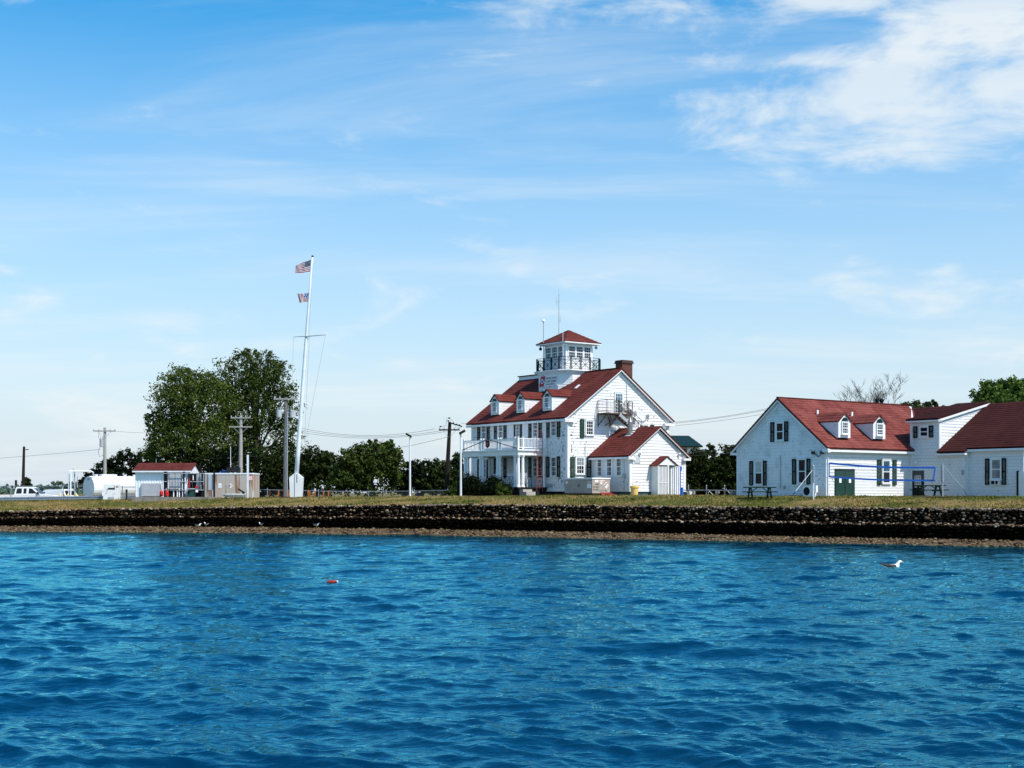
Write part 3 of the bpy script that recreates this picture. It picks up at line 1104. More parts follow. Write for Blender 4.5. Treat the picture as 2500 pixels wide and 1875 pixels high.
def shutter(parent, W, s0, s1, z0, z1, mat='shutter_black'):
    W = Wall(W.o + W.nd * .03, W.sd, W.nd)
    mb = MB()
    st = .05
    mb.wbox(W, s0, s0 + st, .02, .075, z0, z1); mb.wbox(W, s1 - st, s1, .02, .075, z0, z1)
    zs = [z0, (z0 + z1) / 2 - .04, z1 - .08]
    for z in zs:
        mb.wbox(W, s0 + st, s1 - st, .02, .073, z, z + .08)
    o = mb.build('shutter', mat, parent)
    sl = MB()
    k = int((z1 - z0) / .065)
    for i in range(k):
        z = z0 + .05 + (z1 - z0 - .1) * i / k
        sl.hexa([W.p(s0 + st, .025, z + .02), W.p(s1 - st, .025, z + .02), W.p(s1 - st, .06, z), W.p(s0 + st, .06, z), W.p(s0 + st, .025, z + .035), W.p(s1 - st, .025, z + .035), W.p(s1 - st, .06, z + .015), W.p(s0 + st, .06, z + .015)])
    sl.build('louvre', mat, o)
    return o


def win_set(parent, W, g, sh=None, mat='shutter_black', **kw):
    window(parent, W, *g, **kw)
    if sh:
        for (a, b) in sh[:2]:
            shutter(parent, W, a, b, sh[2], sh[3], mat)


def dormer(parent, W, s0, s1, z0, zeave, zpk, run, mat_roof, slope, glass='glass', fan='glass_fan', fill=True, ends=True):
    """gabled roof dormer: W is the plane of its front; run = how far its ridge goes back"""
    d = bpy.data.objects.new('dormer', None); col.objects.link(d); d.parent = parent
    sm = (s0 + s1) / 2
    fr = MB().prism([W.p(s0, 0, z0), W.p(s1, 0, z0), W.p(s1, 0, zeave), W.p(sm, 0, zpk - .05), W.p(s0, 0, zeave)], -W.nd * .12)
    # front becomes the part that carries the window
    f = fr.build('dormer_front', 'white_trim', parent)
    bpy.data.objects.remove(d)
    back_e = (zeave - z0) / slope
    back_p = (zpk - z0) / slope
    for s, sg in ((s0, 1), (s1, -1)):
        MB().prism([W.p(s, -.121, z0 - .05), W.p(s, -.121, zeave), W.p(s, -back_e - .3, zeave)], W.sd * .08 * sg).build('cheek', 'siding_clean', f)
        n = 5
        for i in range(1, n):
            z = z0 + (zeave - z0) * i / n
            MB().prism([W.p(s - .012 * sg, -.10, z), W.p(s - .012 * sg, -.10, z + .02), W.p(s - .012 * sg, -(z - z0) / slope - .1, z + .02), W.p(s - .012 * sg, -(z - z0) / slope - .1, z)], W.sd * .011 * sg).build('siding_edge', 'siding_clean', f)
    ov = .10
    hz_ = (zpk - zeave) / (sm - s0)
    for sg, se in ((1, s0), (-1, s1)):
        e = se - sg * ov
        ze = zeave - ov * hz_
        A, B = W.p(e, .09, ze), W.p(e, -back_e - .35, ze)
        C, Dd = W.p(sm, -back_p - .2, zpk), W.p(sm, .09, zpk)
        roof_plane(parent, A, B, C, Dd, mat_roof, thick=.07, name='dormer_roof')
    # sash and arched fanlight
    c = .13 * (s1 - s0)
    w0, w1 = s0 + (s1 - s0) * .27, s1 - (s1 - s0) * .27
    h = zeave - z0
    zs, ze = z0 + .22 * h, z0 + .86 * h
    window(parent, W, w0, w1, zs, ze, cols=3, rows=(2, 2), glass=glass, case=.06, name='window', head=False)
    r = (w1 - w0) / 2
    pts = [W.p(sm + (r + .03) * math.cos(a), .03, ze + .03 + (r + .03) * math.sin(a)) for a in [math.pi * i / 12 for i in range(13)]]
    MB().prism(pts, W.nd * .02).build('fanlight', fan, f)
    return f


# ------------------------------------------------------------------ main station building
FM = Frame(1384, 106.0, 2.70, 36.5)
main = thing('station_house', 'white two storey station house with red roof and lookout tower', 'building', FM.loc(), FM.yaw)
MW, ML, EZ, RZ = 10.84, 13.05, 6.28, 10.12
RX = MW / 2
FX, GY = WX(0.0), WY(0.0)
SLOPE = (RZ - EZ) / RX
ZB = .36
# walls
sided_wall(main, FX, [(0, ZB), (ML, ZB), (ML, EZ - .02), (0, EZ - .02)], 'siding_peel')
sided_wall(main, GY, [(0, ZB), (MW, ZB), (MW, EZ - .1), (RX, RZ - .22), (0, EZ - .1)], 'siding_peel')
MB().box(.16, MW - .02, ML - .16, ML, ZB, EZ).build('wall', 'siding_peel', main)
MB().box(MW - .16, MW, .16, ML - .17, ZB, EZ).build('wall', 'siding_peel', main)
MB().prism([(.1, ML - .05, EZ - .1), (MW - .1, ML - .05, EZ - .1), (RX, ML - .05, RZ - .25)], (0, -.12, 0)).build('wall', 'siding_clean', main)
MB().box(.06, MW - .06, .06, ML - .06, -.6, ZB + .02).build('foundation', 'foundation', main)
t = MB()
t.wbox(FX, -.045, ML + .04, .0, .05, ZB - .06, ZB + .16)
t.wbox(GY, -.001, MW + .04, .0, .048, ZB - .062, ZB + .158)
t.build('water_table', 'white_trim', main)
t = MB()
for (Wq, a, b_, zq) in ((FX, -.05, .16, .42), (FX, ML - .20, ML + .03, .42), (GY, .0, .22, .30), (GY, MW - .22, MW + .045, .30)):
    MB().wbox(Wq, a, b_, -.02, .046 if Wq is FX else .049, ZB + .16, EZ - zq).build('corner_board', 'white_trim', main)
MB().wbox(FX, -.05, ML + .03, -.02, .05, EZ - .42, EZ - .12).build('frieze', 'white_trim', main)
# roof
OV, OE = .42, .32
ze = EZ - OV * SLOPE
roof_plane(main, (-OV, -OE, ze + .14), (-OV, ML + OE, ze + .14), (RX, ML + OE, RZ + .14), (RX, -OE, RZ + .14), 'roof_red')
roof_plane(main, (MW + OV, ML + OE, ze + .14), (MW + OV, -OE, ze + .14), (RX, -OE, RZ + .14), (RX, ML + OE, RZ + .14), 'roof_red')
MB().wbox(FX, -OE, ML + OE, .02, OV - .01, ze - .16, ze + .0).build('gutter', 'white_trim', main)
for sg in (-1, 1):
    x0 = RX + sg * (RX + OV)
    a = Vector((x0, -OE + .01, ze - .10)); b = Vector((RX, -OE + .01, RZ - .10))
    MB().prism([a, b, b + Vector((0, 0, .15)), a + Vector((0, 0, .15))], (0, .09, 0)).build('rake_board', 'white_trim', main)
    a = Vector((RX + sg * (RX + .06), -.06, EZ - .40)); b = Vector((RX, -.06, RZ - .40))
    MB().prism([a, b, b + Vector((0, 0, .26)), a + Vector((0, 0, .26))], (0, .055, 0)).build('rake_frieze', 'white_trim', main)
    a = Vector((x0, -OE + .11, ze - .04)); b = Vector((RX, -OE + .11, RZ - .04))
    MB().prism([a, b, b + Vector((0, 0, .03)), a + Vector((0, 0, .03))], (0, OE - .12, 0)).build('soffit', 'white_trim', main)
    MB().box(min(x0, x0 - sg * 1.05), max(x0, x0 - sg * 1.05), -OE + .02, .0, ze - .24, ze - .03).build('eave_return', 'white_trim', main)
# ridge trim on the far end and ridge cap
MB().box(RX - .12, RX + .12, -OE, ML + OE, RZ + .13, RZ + .20).build('ridge_cap', 'roof_red', main)
MB().box(RX - .2, RX + 1.6, 9.3, ML + .2, RZ - .1, RZ + .32).build('ridge_box', 'white_trim', main)
MB().box(RX - .3, RX + 1.7, 9.2, ML + .3, RZ + .32, RZ + .40).build('ridge_box_roof', 'roof_red', main)

# facade windows: upper row, door, lower row
up = [((10.88, 11.48), (11.76, 12.11), (10.36, 10.72)), ((8.45, 9.05), (9.33, 9.67), (7.95, 8.30)), ((3.67, 4.27), (4.53, 4.87), (3.16, 3.52)), ((1.29, 1.90), (2.15, 2.51), (.79, 1.15))]
for g, a, b in up:
    win_set(main, FX, (g[0], g[1], 4.72, 5.96), (a, b, 4.60, 6.06), cols=3, rows=(2, 2))
for g, a, b in up:
    win_set(main, FX, (g[0], g[1], 1.52, 3.02), (a, b, 1.45, 3.06), cols=3, rows=(2, 2), glass='glass_dark')
dr = MB(); dr.wbox(FX, 5.82, 6.95, .0, .05, 3.72, 6.2); o = dr.build('door', 'door_dark', main)
MB().wbox(FX, 6.08, 6.68, .05, .062, 4.85, 5.85).build('pane', 'glass_pale', o)
b = MB()
for i in range(4):
    b.wbox(FX, 6.08 + i * .2 - .012, 6.08 + i * .2 + .012, .05, .07, 4.85, 5.85)
for i in range(5):
    b.wbox(FX, 6.08, 6.68, .05, .069, 4.85 + i * .25 - .012, 4.85 + i * .25 + .012)
b.build('glazing_bar', 'white_trim', o)
o = MB().wbox(FX, 5.85, 6.90, .0, .05, .62, 2.85).build('door', 'door_dark', main)
MB().wbox(FX, 6.1, 6.65, .05, .062, 1.7, 2.6).build('pane', 'glass', o)

# roof dormers, front slope
for (a, b_) in ((9.57, 10.74), (5.97, 7.10), (2.36, 3.55)):
    dormer(main, WX(.36), a, b_, 6.80, 8.02, 8.55, 3.0, 'roof_red', SLOPE)
# one on the back slope
dk = Wall((MW - .6, 0, 0), (0, 1, 0), (1, 0, 0))
dormer(main, dk, 2.3, 3.5, 6.9, 8.35, 8.98, 3.0, 'roof_red', SLOPE)
# snow guard plates on the slope
for (y, z) in ((2.70, 8.52),):
    x = (z - EZ) / SLOPE
    MB().prism([(x, y, z + .17), (x + .42, y, z + .17 + .42 * SLOPE), (x + .42, y + .26, z + .17 + .42 * SLOPE), (x, y + .26, z + .17)], (-.02, 0, .04)).build('vent_plate', 'white_trim', main)

# chimney
ch = MB().box(7.50, 8.62, 2.0, 2.85, 7.2, 10.95).build('chimney', 'brick', main)
MB().box(7.42, 8.70, 1.92, 2.93, 10.95, 11.08).box(7.47, 8.65, 1.97, 2.88, 11.08, 11.22).build('chimney_cap', 'brick_cap', ch)

# gable windows
win_set(main, GY, (1.92, 2.62, 4.80, 5.90), cols=3, rows=(2, 2))
shutter(main, GY, 1.29, 1.69, 4.54, 6.03, 'shutter_green')
win_set(main, GY, (.93, 1.68, 1.70, 2.98), cols=3, rows=(2, 2), upper='glass_pale')
shutter(main, GY, .30, .73, 1.40, 3.02, 'shutter_green'); shutter(main, GY, 1.96, 2.40, 1.42, 3.04, 'shutter_black')
window(main, GY, 4.95, 5.72, 6.62, 8.20, cols=3, rows=(3, 3), glass='glass_blue', sill=False)
window(main, GY, 7.55, 8.5, 5.2, 5.75, cols=2, rows=(1, 1))
shutter(main, GY, 8.75, 9.15, 5.3, 5.8, 'shutter_green')
# air conditioner and conduit on the gable
o = MB().wbox(GY, 6.45, 7.25, .03, .38, 6.25, 6.95).build('air_conditioner', 'white_metal', main)
MB().lathe(GY.p(6.78, .385, 6.62), [(.24, -.01), (.24, .0)], 16, 'y').build('fan_grille', 'grey_steel', o)
cd = MB(); cd.path([GY.p(6.15, .06, 9.0), GY.p(6.2, .06, 8.2), GY.p(6.2, .06, 7.2)], .02, 6)
cd.path([GY.p(7.45, .1, 6.1), GY.p(8.0, .1, 6.0), GY.p(8.3, .12, 6.25), GY.p(8.35, .12, 6.6), GY.p(8.5, .1, 6.65), GY.p(8.52, .1, 6.2)], .04, 6)
cd.build('conduit', 'wire_grey', main)
MB().tube(GY.p(.0, .09, 5.95), GY.p(.0, .09, .4), .03).build('downspout', 'white_trim', main)
MB().wbox(FX, 1.75, 2.6, .03, .06, .62, .92).build('crawl_vent', 'grey_steel', main)
MB().wbox(GY, 10.0, 10.35, .03, .25, 5.5, 5.75).build('wall_lamp', 'grey_steel', main)

# --------------------------------------------------- porch with balcony
PX, PY0, PY1 = -2.95, 2.45, 10.15
po = MB().box(PX - .05, -.06, PY0 - .05, PY1 + .05, .52, .64).build('porch', 'foundation', main)
MB().box(PX + .05, -.07, PY0 + .05, PY1 - .05, -.3, .515).build('porch_skirt', 'foundation', po)
st = MB()
st.box(PX + .1, PX + 1.0, PY0 - .95, PY0 - .06, -.3, .28); st.box(PX + .1, PX + 1.0, PY0 - .5, PY0 - .055, .28, .47)
st.build('steps', 'concrete', po)
ent = MB()
ent.box(PX, -.055, PY0, PY1, 3.16, 3.52)
ent.box(PX - .12, -.05, PY0 - .12, PY1 + .12, 3.521, 3.64)
ent.build('entablature', 'white_trim', po)
MB().box(PX + .2, -.06, PY0 + .2, PY1 - .2, 3.10, 3.158).build('porch_ceiling', 'curtain', po)


def column(x, y, r=.135):
    MB().lathe((x, y, .64), [(r * 1.35, 0), (r * 1.35, .08), (r * 1.05, .12), (r, .2), (r * .98, 1.2), (r * .84, 2.32), (r * .9, 2.36), (r * 1.25, 2.42), (r * 1.25, 2.515)], 14).build('column', 'white_trim', po, smooth=False)


for y in (10.0, 9.62, 7.80, 7.46, 5.42, 5.08, 3.06, 2.64):
    column(PX + .17, y)
column(PX + .60, 2.63)
column(-.28, 2.63)
column(-.28, 10.0)
# balustrade
bl = MB().box(-.02, .02, -.02, .02, 0, .68).mesh('baluster'); bl.materials.append(M('white_trim'))


def balustrade(p0, p1):
    p0, p1 = Vector(p0), Vector(p1)
    L = (p1 - p0).length
    r = MB(); r.bar(p0 + Vector((0, 0, .84)), p1 + Vector((0, 0, .84)), .09, .06); r.bar(p0 + Vector((0, 0, .12)), p1 + Vector((0, 0, .12)), .07, .05)
    ra = r.build('rail', 'white_trim', po)
    k = int(L / .145)
    for i in range(1, k):
        o = bpy.data.objects.new('baluster', bl); col.objects.link(o); o.parent = po
        q = p0.lerp(p1, i / k); o.location = (q.x, q.y, q.z + .14)


zb = 3.645
pts_f = [(PX + .08, y) for y in (PY1 - .1, 7.66, 5.25, PY0 + .1)]
for i in range(3):
    balustrade((*pts_f[i], zb), (*pts_f[i + 1], zb))
balustrade((PX + .08, PY0 + .1, zb), (-.1, PY0 + .1, zb))
balustrade((PX + .08, PY1 - .1, zb), (-.1, PY1 - .1, zb))
for (x, y) in pts_f + [(PX + .55, PY0 + .1), (-.12, PY0 + .1), (PX + .08, 7.3), (PX + .08, 4.9), (PX + .08, PY0 + .5), (-.12, PY1 - .1)]:
    MB().box(x - .06, x + .06, y - .06, y + .06, zb - .003, zb + .93).box(x - .08, x + .08, y - .08, y + .08, zb + .931, zb + .97).build('newel', 'white_trim', po)
# pediment frame with painted emblem in front of the balcony
pf = MB()
xf = PX - .16
pf.bar((xf, 10.1, 3.72), (xf, 6.3, 4.50), .05, .05); pf.bar((xf, 6.3, 4.50), (xf, 2.5, 3.72), .05, .05)
o = pf.build('pediment_frame', 'brown_steel', po)
em = MB().prism([(xf - .03, 6.55, 4.42), (xf - .03, 6.05, 4.42), (xf - .03, 6.02, 3.98), (xf - .03, 6.3, 3.80), (xf - .03, 6.58, 3.98)], (-.04, 0, 0)).build('emblem', 'dark_metal', po)
MB().lathe((xf - .075, 6.3, 4.14), [(.17, 0), (.17, .004)], 16, 'x').build('emblem_disc', 'red_frame', po)
# porch lamp
MB().lathe((PX + .3, 7.1, 2.98), [(.02, .12), (.12, .06), (.14, 0), (.10, -.08), (.03, -.12)], 12).build('porch_lamp', 'lamp_glass', po)
# dark lattice railing on the porch floor
lt = MB()


def lattice(lt, p0, p1, h=.85, cell=.45):
    p0, p1 = Vector(p0), Vector(p1); up_ = Vector((0, 0, h))
    lt.bar(p0 + up_, p1 + up_, .03); lt.bar(p0 + Vector((0, 0, .08)), p1 + Vector((0, 0, .08)), .03)
    k = max(1, int((p1 - p0).length / cell))
    for i in range(k + 1):
        q = p0.lerp(p1, i / k); lt.bar(q, q + up_, .025)
    for i in range(k):
        a, b = p0.lerp(p1, i / k), p0.lerp(p1, (i + 1) / k)
        lt.bar(a + Vector((0, 0, .08)), b + up_, .018); lt.bar(b + Vector((0, 0, .08)), a + up_, .018)


lattice(lt, (PX + .9, PY0 + .12, .64), (-.45, PY0 + .12, .64))
lattice(lt, (PX + .17, 3.3, .64), (PX + .17, 4.95, .64))
lattice(lt, (PX + .17, 8.0, .64), (PX + .17, 9.4, .64))
lt.build('lattice_railing', 'iron', po)

# --------------------------------------------------- lookout tower
TX, TY = RX, ML / 2


def octo(h, c):
    return [(-h, -h + c), (-h + c, -h), (h - c, -h), (h, -h + c), (h, h - c), (h - c, h), (-h + c, h), (-h, h - c)]


bo = octo(2.15, .85)
tw = MB().prism([(TX + x, TY + y, 8.0) for x, y in bo], (0, 0, 2.15)).build('tower_base', 'siding_peel', main)
for i in range(8):
    (x0, y0), (x1, y1) = bo[i], bo[(i + 1) % 8]
    e = Vector((x1 - x0, y1 - y0, 0)); L = e.length; e.normalize()
    nrm = Vector((e.y, -e.x, 0))
    Wt = Wall((TX + x0, TY + y0, 0), e, nrm)
    if i in (0, 1, 7):
        z = 8.6
        while z < 10.1:
            MB().hexa([Wt.p(0, -.01, z), Wt.p(L, -.01, z), Wt.p(L, .024, z), Wt.p(0, .024, z), Wt.p(0, -.01, z + .2), Wt.p(L, -.01, z + .2), Wt.p(L, .004, z + .2), Wt.p(0, .004, z + .2)]).build('siding_board', 'siding_peel', tw)
            z += .2
cn = MB()
for (h, c, z0, z1) in ((2.22, .80, 10.12, 10.24), (2.32, .78, 10.24, 10.33), (2.42, .78, 10.33, 10.42)):
    cn.prism([(TX + x, TY + y, z0) for x, y in octo(h, c)], (0, 0, z1 - z0 - .002))
cn.build('tower_cornice', 'white_trim', main)
# iron railing, one panel at a time
ro = octo(2.24, .72); zr = 10.42
for i in range(8):
    (x0, y0), (x1, y1) = ro[i], ro[(i + 1) % 8]
    a, b = Vector((TX + x0, TY + y0, zr)), Vector((TX + x1, TY + y1, zr))
    k = 3 if (b - a).length > 1.6 else 1
    for j in range(k):
        p, q = a.lerp(b, j / k), a.lerp(b, (j + 1) / k)
        e = (q - p).normalized(); p2, q2 = p + e * .06, q - e * .06
        pn = MB(); U = Vector((0, 0, 1))
        for f in (p2, q2):
            pn.bar(f, f + U * 1.08, .055)
            pn.bar(f - e * .05, f + e * .05, .05, .03)
        for z in (.10, .82, 1.06):
            pn.bar(p2 + U * z, q2 + U * z, .036)
        m0 = (p2 + q2) / 2
        pn.bar(p2 + U * .10, q2 + U * .82, .03); pn.bar(q2 + U * .10, p2 + U * .82, .03)
        pn.bar(m0 + U * .1, m0 + U * .82, .02); pn.bar(p2 + U * .46, q2 + U * .46, .02)
        pn.lathe(m0 + U * .46, [(.05, -.012), (.05, .012)], 8)
        pn.build('rail_panel', 'iron', main)
# cab
CH = 1.45
cz0, cz1 = 10.42, 12.66
cab = MB().box(TX - CH, TX + CH, TY - CH, TY + CH, cz0, 11.42).build('lookout_cab', 'siding_peel', main)
MB().box(TX - CH + .02, TX + CH - .02, TY - CH + .02, TY + CH - .02, 12.46, 12.72).build('cab_header', 'white_trim', cab)
MB().box(TX - CH + .25, TX + CH - .25, TY - CH + .25, TY + CH - .25, 11.43, 11.50).build('cab_floor', 'grey_steel', cab)
for sx in (-1, 1):
    for sy in (-1, 1):
        x, y = TX + sx * (CH - .1), TY + sy * (CH - .1)
        MB().box(x - .11, x + .11, y - .11, y + .11, 11.42, 12.462).build('corner_post', 'white_trim', cab)
for Wc, s_c in ((WX(TX - CH + .02), TY), (WY(TY - CH + .02), TX), (Wall((TX + CH - .02, 0, 0), (0, 1, 0), (1, 0, 0)), TY), (Wall((0, TY + CH - .02, 0), (1, 0, 0), (0, 1, 0)), TX)):
    for k in range(3):
        c0 = s_c - CH + .2 + k * (2 * CH - .4) / 3
        c1 = c0 + (2 * CH - .4) / 3
        window(main, Wc, c0 + .065, c1 - .065, 11.47, 12.45, cols=3, rows=(2, 2), glass='glass_cab', case=.06, sill=False, head=False, bar=.009)
for z in (10.62, 10.82, 11.02, 11.22):
    MB().wbox(WX(TX - CH), TY - CH - .01, TY + CH, .0, .02, z, z + .02).wbox(WY(TY - CH), TX - CH, TX + CH, .001, .021, z, z + .02).build('siding_edge', 'siding_peel', cab)
TH = 1.98
cs4 = [(TX - TH, TY - TH), (TX + TH, TY - TH), (TX + TH, TY + TH), (TX - TH, TY + TH)]
apx = (TX, TY, 13.98)
for i in range(4):
    a, b_ = cs4[i], cs4[(i + 1) % 4]
    roof_plane(main, (*a, 12.78), (*b_, 12.78), apx, apx, 'roof_red', thick=.05, name='hip_roof')
MB().box(TX - TH + .02, TX + TH - .02, TY - TH + .02, TY + TH - .02, 12.66, 12.76).build('cab_soffit', 'white_trim', cab)
# lamps and camera domes under the eaves
for (x, y, z, mt) in ((TX - 1.75, TY + 1.6, 12.40, 'dark_metal'), (TX - 1.62, TY - 1.45, 12.52, 'lamp_glass'), (TX + 1.7, TY - 1.6, 12.45, 'panel_grey')):
    MB().lathe((x, y, z), [(.03, .14), (.10, .10), (.14, 0), (.11, -.10), (.03, -.14)], 12).box(x - .02, x + .02, y - .02, y + .02, z + .1, 12.67).build('camera_dome', mt, cab)
# sign board on the tower
sg = MB()
SXp = TX - 2.15
Ws = WX(SXp)
sgn = sg.wbox(Ws, 5.24, 7.76, .03, .075, 9.10, 10.02).build('sign_board', 'sign_white', main)
MB().hexa([Ws.p(7.70, .076, 9.13), Ws.p(7.08, .076, 9.13), Ws.p(7.08, .088, 9.13), Ws.p(7.70, .088, 9.13), Ws.p(7.45, .076, 9.99), Ws.p(6.83, .076, 9.99), Ws.p(6.83, .088, 9.99), Ws.p(7.45, .088, 9.99)]).build('slash', 'sign_red', sgn)
em = MB().lathe(Ws.p(7.26, .089, 9.56), [(.20, .0), (.20, -.006)], 20, 'x')
em.build('emblem', 'paper', sgn)
em = MB().lathe(Ws.p(7.26, .097, 9.56), [(.11, .0), (.11, -.004)], 16, 'x'); em.build('emblem_centre', 'sign_blue', sgn)
MB().bar(Ws.p(7.40, .097, 9.40), Ws.p(7.12, .097, 9.72), .03, .004).bar(Ws.p(7.40, .099, 9.72), Ws.p(7.12, .099, 9.40), .03, .004).build('anchor_mark', 'sign_blue', sgn)
text_part('lettering', 'UNITED STATES', Ws, 6.80, .078, 9.68, .17, 'sign_black', sgn, width=1.48, flip=True, bold=.02)
text_part('lettering', 'COAST GUARD', Ws, 6.80, .078, 9.43, .17, 'sign_black', sgn, width=1.40, flip=True, bold=.02)
text_part('lettering', 'STATION MONTAUK', Ws, 6.80, .078, 9.22, .12, 'sign_black', sgn, width=1.20, flip=True, bold=.01)

# --------------------------------------------------- gabled annexe on the gable side
AX0, AX1, AY = 2.45, 8.30, -4.64
AZ, AR = 3.20, 5.28
AM = (AX0 + AX1) / 2
ASL = (AR - AZ) / (AM - AX0)
an = bpy.data.objects.new('annexe', None)
bpy.data.objects.remove(an)
LX, FY = WX(AX0), WY(AY)
aw = sided_wall(main, FY, [(AX0, .34), (AX1, .34), (AX1, AZ - .1), (AM, AR - .2), (AX0, AZ - .1)], 'siding_clean', name='annexe_wall')
sided_wall(main, LX, [(AY, .34), (-.03, .34), (-.03, AZ - .02), (AY, AZ - .02)], 'siding_clean', name='annexe_wall')
MB().box(AX1 - .14, AX1, AY + .145, -.03, .34, AZ).build('annexe_wall', 'siding_clean', main)
MB().box(AX0 + .05, AX1 - .05, AY + .05, -.03, -.6, .345).build('annexe_foundation', 'blue_teal', main)
t = MB()
t.wbox(FY, AX0 - .04, AX1 + .04, 0, .05, .28, .48); t.wbox(LX, AY - .001, -.03, 0, .048, .282, .478)
t.wbox(FY, AX0 - .001, AX0 + .2, -.02, .045, .48, AZ - .28); t.wbox(FY, AX1 - .2, AX1 + .03, -.02, .045, .48, AZ - .28); t.wbox(LX, AY - .03, AY + .14, -.02, .047, .48, AZ - .2)
t.build('annexe_trim', 'white_trim', main)
ov = .36
ze2 = AZ - ov * ASL
for sgn_ in (-1, 1):
    xe = AM + sgn_ * (AM - AX0 + ov)
    pts = [(xe, AY - .3, ze2 + .12), (xe, -.03, ze2 + .12), (AM, -.03, AR + .12), (AM, AY - .3, AR + .12)]
    roof_plane(main, *pts, 'roof_red', thick=.11, name='annexe_roof')
    a = Vector((xe, AY - .29, ze2 - .08)); b_ = Vector((AM, AY - .29, AR - .08))
    MB().prism([a, b_, b_ + Vector((0, 0, .13)), a + Vector((0, 0, .13))], (0, .08, 0)).build('rake_board', 'white_trim', main)
    a = Vector((AM + sgn_ * (AM - AX0 + .05), AY - .055, AZ - .34)); b_ = Vector((AM, AY - .055, AR - .34))
    MB().prism([a, b_, b_ + Vector((0, 0, .22)), a + Vector((0, 0, .22))], (0, .05, 0)).build('rake_frieze', 'white_trim', main)
    xi = xe - sgn_ * .75
    MB().box(min(xe, xi), max(xe, xi), AY - .28, AY, ze2 - .20, ze2 - .03).build('eave_return', 'white_trim', main)
MB().wbox(LX, AY - .3, -.03, .02, ov - .01, ze2 - .14, ze2 + .0).build('gutter', 'white_trim', main)
for (a, b_) in ((-1.40, -.89), (-2.58, -2.04), (-3.70, -3.19)):
    window(main, LX, a, b_, 1.52, 2.93, cols=3, rows=(2, 2), glass='glass_dark', case=.10)
lv = MB().wbox(FY, 2.90, 3.50, .0, .05, 2.45, 3.03).build('louvre_vent', 'grey_steel', main)
for i in range(7):
    MB().wbox(FY, 2.92, 3.48, .05, .07, 2.49 + i * .076, 2.53 + i * .076).build('slat', 'white_trim', lv)
# flue through the roof
fx, fy = 4.65, -2.2
zf = AZ + (fx - AX0) * ASL
MB().lathe((fx, fy, zf - .1), [(.20, 0), (.20, 1.15), (.05, 1.5), (.03, 1.62)], 14).build('flue', 'flue_metal', main)
MB().prism([(fx - .28, fy - .35, zf - .02 - .28 * ASL + .13), (fx + .28, fy - .35, zf - .02 + .28 * ASL + .13), (fx + .28, fy + .35, zf + .28 * ASL + .11), (fx - .28, fy + .35, zf - .28 * ASL + .11)], (-.015, 0, .025)).build('flue_flashing', 'white_metal', main)
MB().prism([(5.0, -1.55, AZ + (5.0 - AX0) * ASL + .14), (5.35, -1.55, AZ + (5.3 - AX0) * ASL + .14), (5.35, -2.4, AZ + (5.3 - AX0) * ASL + .14), (5.0, -2.4, AZ + (5.0 - AX0) * ASL + .14)], (0, 0, .03)).build('roof_patch', 'white_metal', main)
MB().box(6.1, 8.0, -1.1, -.06, 4.98, 5.10).build('stair_platform', 'white_trim', main)
# door hood, pale gates
hd = MB().prism([(4.50, AY - .85, 2.34), (6.62, AY - .85, 2.34), (5.56, AY - .85, 2.98)], (0, .80, 0)).build('door_hood', 'white_trim', main)
for sg_ in (-1, 1):
    xe = 5.56 + sg_ * 1.14
    roof_plane(main, (xe, AY - .93, 2.31), (xe, AY - .05, 2.31), (5.56, AY - .05, 3.04), (5.56, AY - .93, 3.04), 'roof_red', thick=.05, name='hood_roof')
MB().box(4.62, 4.70, AY - .82, AY - .05, -.35, 2.335).box(6.42, 6.50, AY - .82, AY - .05, -.35, 2.335).build('porch_side', 'white_trim', main)
gt = MB().box(4.72, 5.60, AY - .80, AY - .77, -.2, 2.2).build('gate', 'panel_grey', main)
for i in range(6):
    MB().box(4.74 + i * .155, 4.80 + i * .155, AY - .83, AY - .801, -.25, 2.25).build('slat', 'white_trim', gt)
MB().box(4.72, 5.6, AY - .838, AY - .831, .95, 1.0).build('gate_rail', 'white_trim', gt)
MB().box(5.62, 5.76, AY - .86, AY - .72, -.35, 2.335).build('gate_post', 'white_trim', main)
MB().box(5.77, 6.42, AY - .20, AY - .06, -.2, 2.3).build('doorway_shade', 'dark_metal', main)  # near-black slab stands in for the shaded interior behind the gates
gt = MB().hexa([(6.08, AY - .60, -.3), (6.86, AY - .90, -.3), (6.87, AY - .86, -.3), (6.09, AY - .56, -.3), (6.08, AY - .60, 2.22), (6.86, AY - .90, 2.22), (6.87, AY - .86, 2.22), (6.09, AY - .56, 2.22)]).build('gate', 'white_metal', main)
for i in range(5):
    f = (i + .5) / 5
    x, y = 6.08 + .78 * f, AY - .60 - .30 * f
    MB().box(x - .03, x + .03, y - .045, y - .015, -.28, 2.2).build('slat', 'white_trim', gt)
# flood lamps on the annexe gable, pipes
for x in (3.42, 7.55):
    MB().lathe(FY.p(x, .15, 3.25), [(.02, -.1), (.09, -.05), (.11, .04), (.05, .1)], 10).wbox(FY, x - .05, x + .05, .02, .16, 3.05, 3.18).build('flood_lamp', 'lamp_glass', main)
MB().tube(LX.p(-4.1, .1, .3), LX.p(-4.1, .1, 3.0), .022).wbox(LX, -4.2, -4.02, .04, .16, 1.35, 1.65).build('conduit', 'grey_steel', main)
MB().tube(GY.p(1.78, .12, .4), GY.p(1.78, .12, 3.95), .022).build('conduit', 'grey_steel', main)
bp = MB(); bp.box(6.98, 7.12, AY - .75, AY - .58, -.4, 2.25).box(6.95, 7.2, AY - .78, AY - .55, 1.95, 2.27).box(7.25, 7.42, AY - .7, AY - .52, -.4, .62)
bp.build('standpipe', 'blue_paint', main)

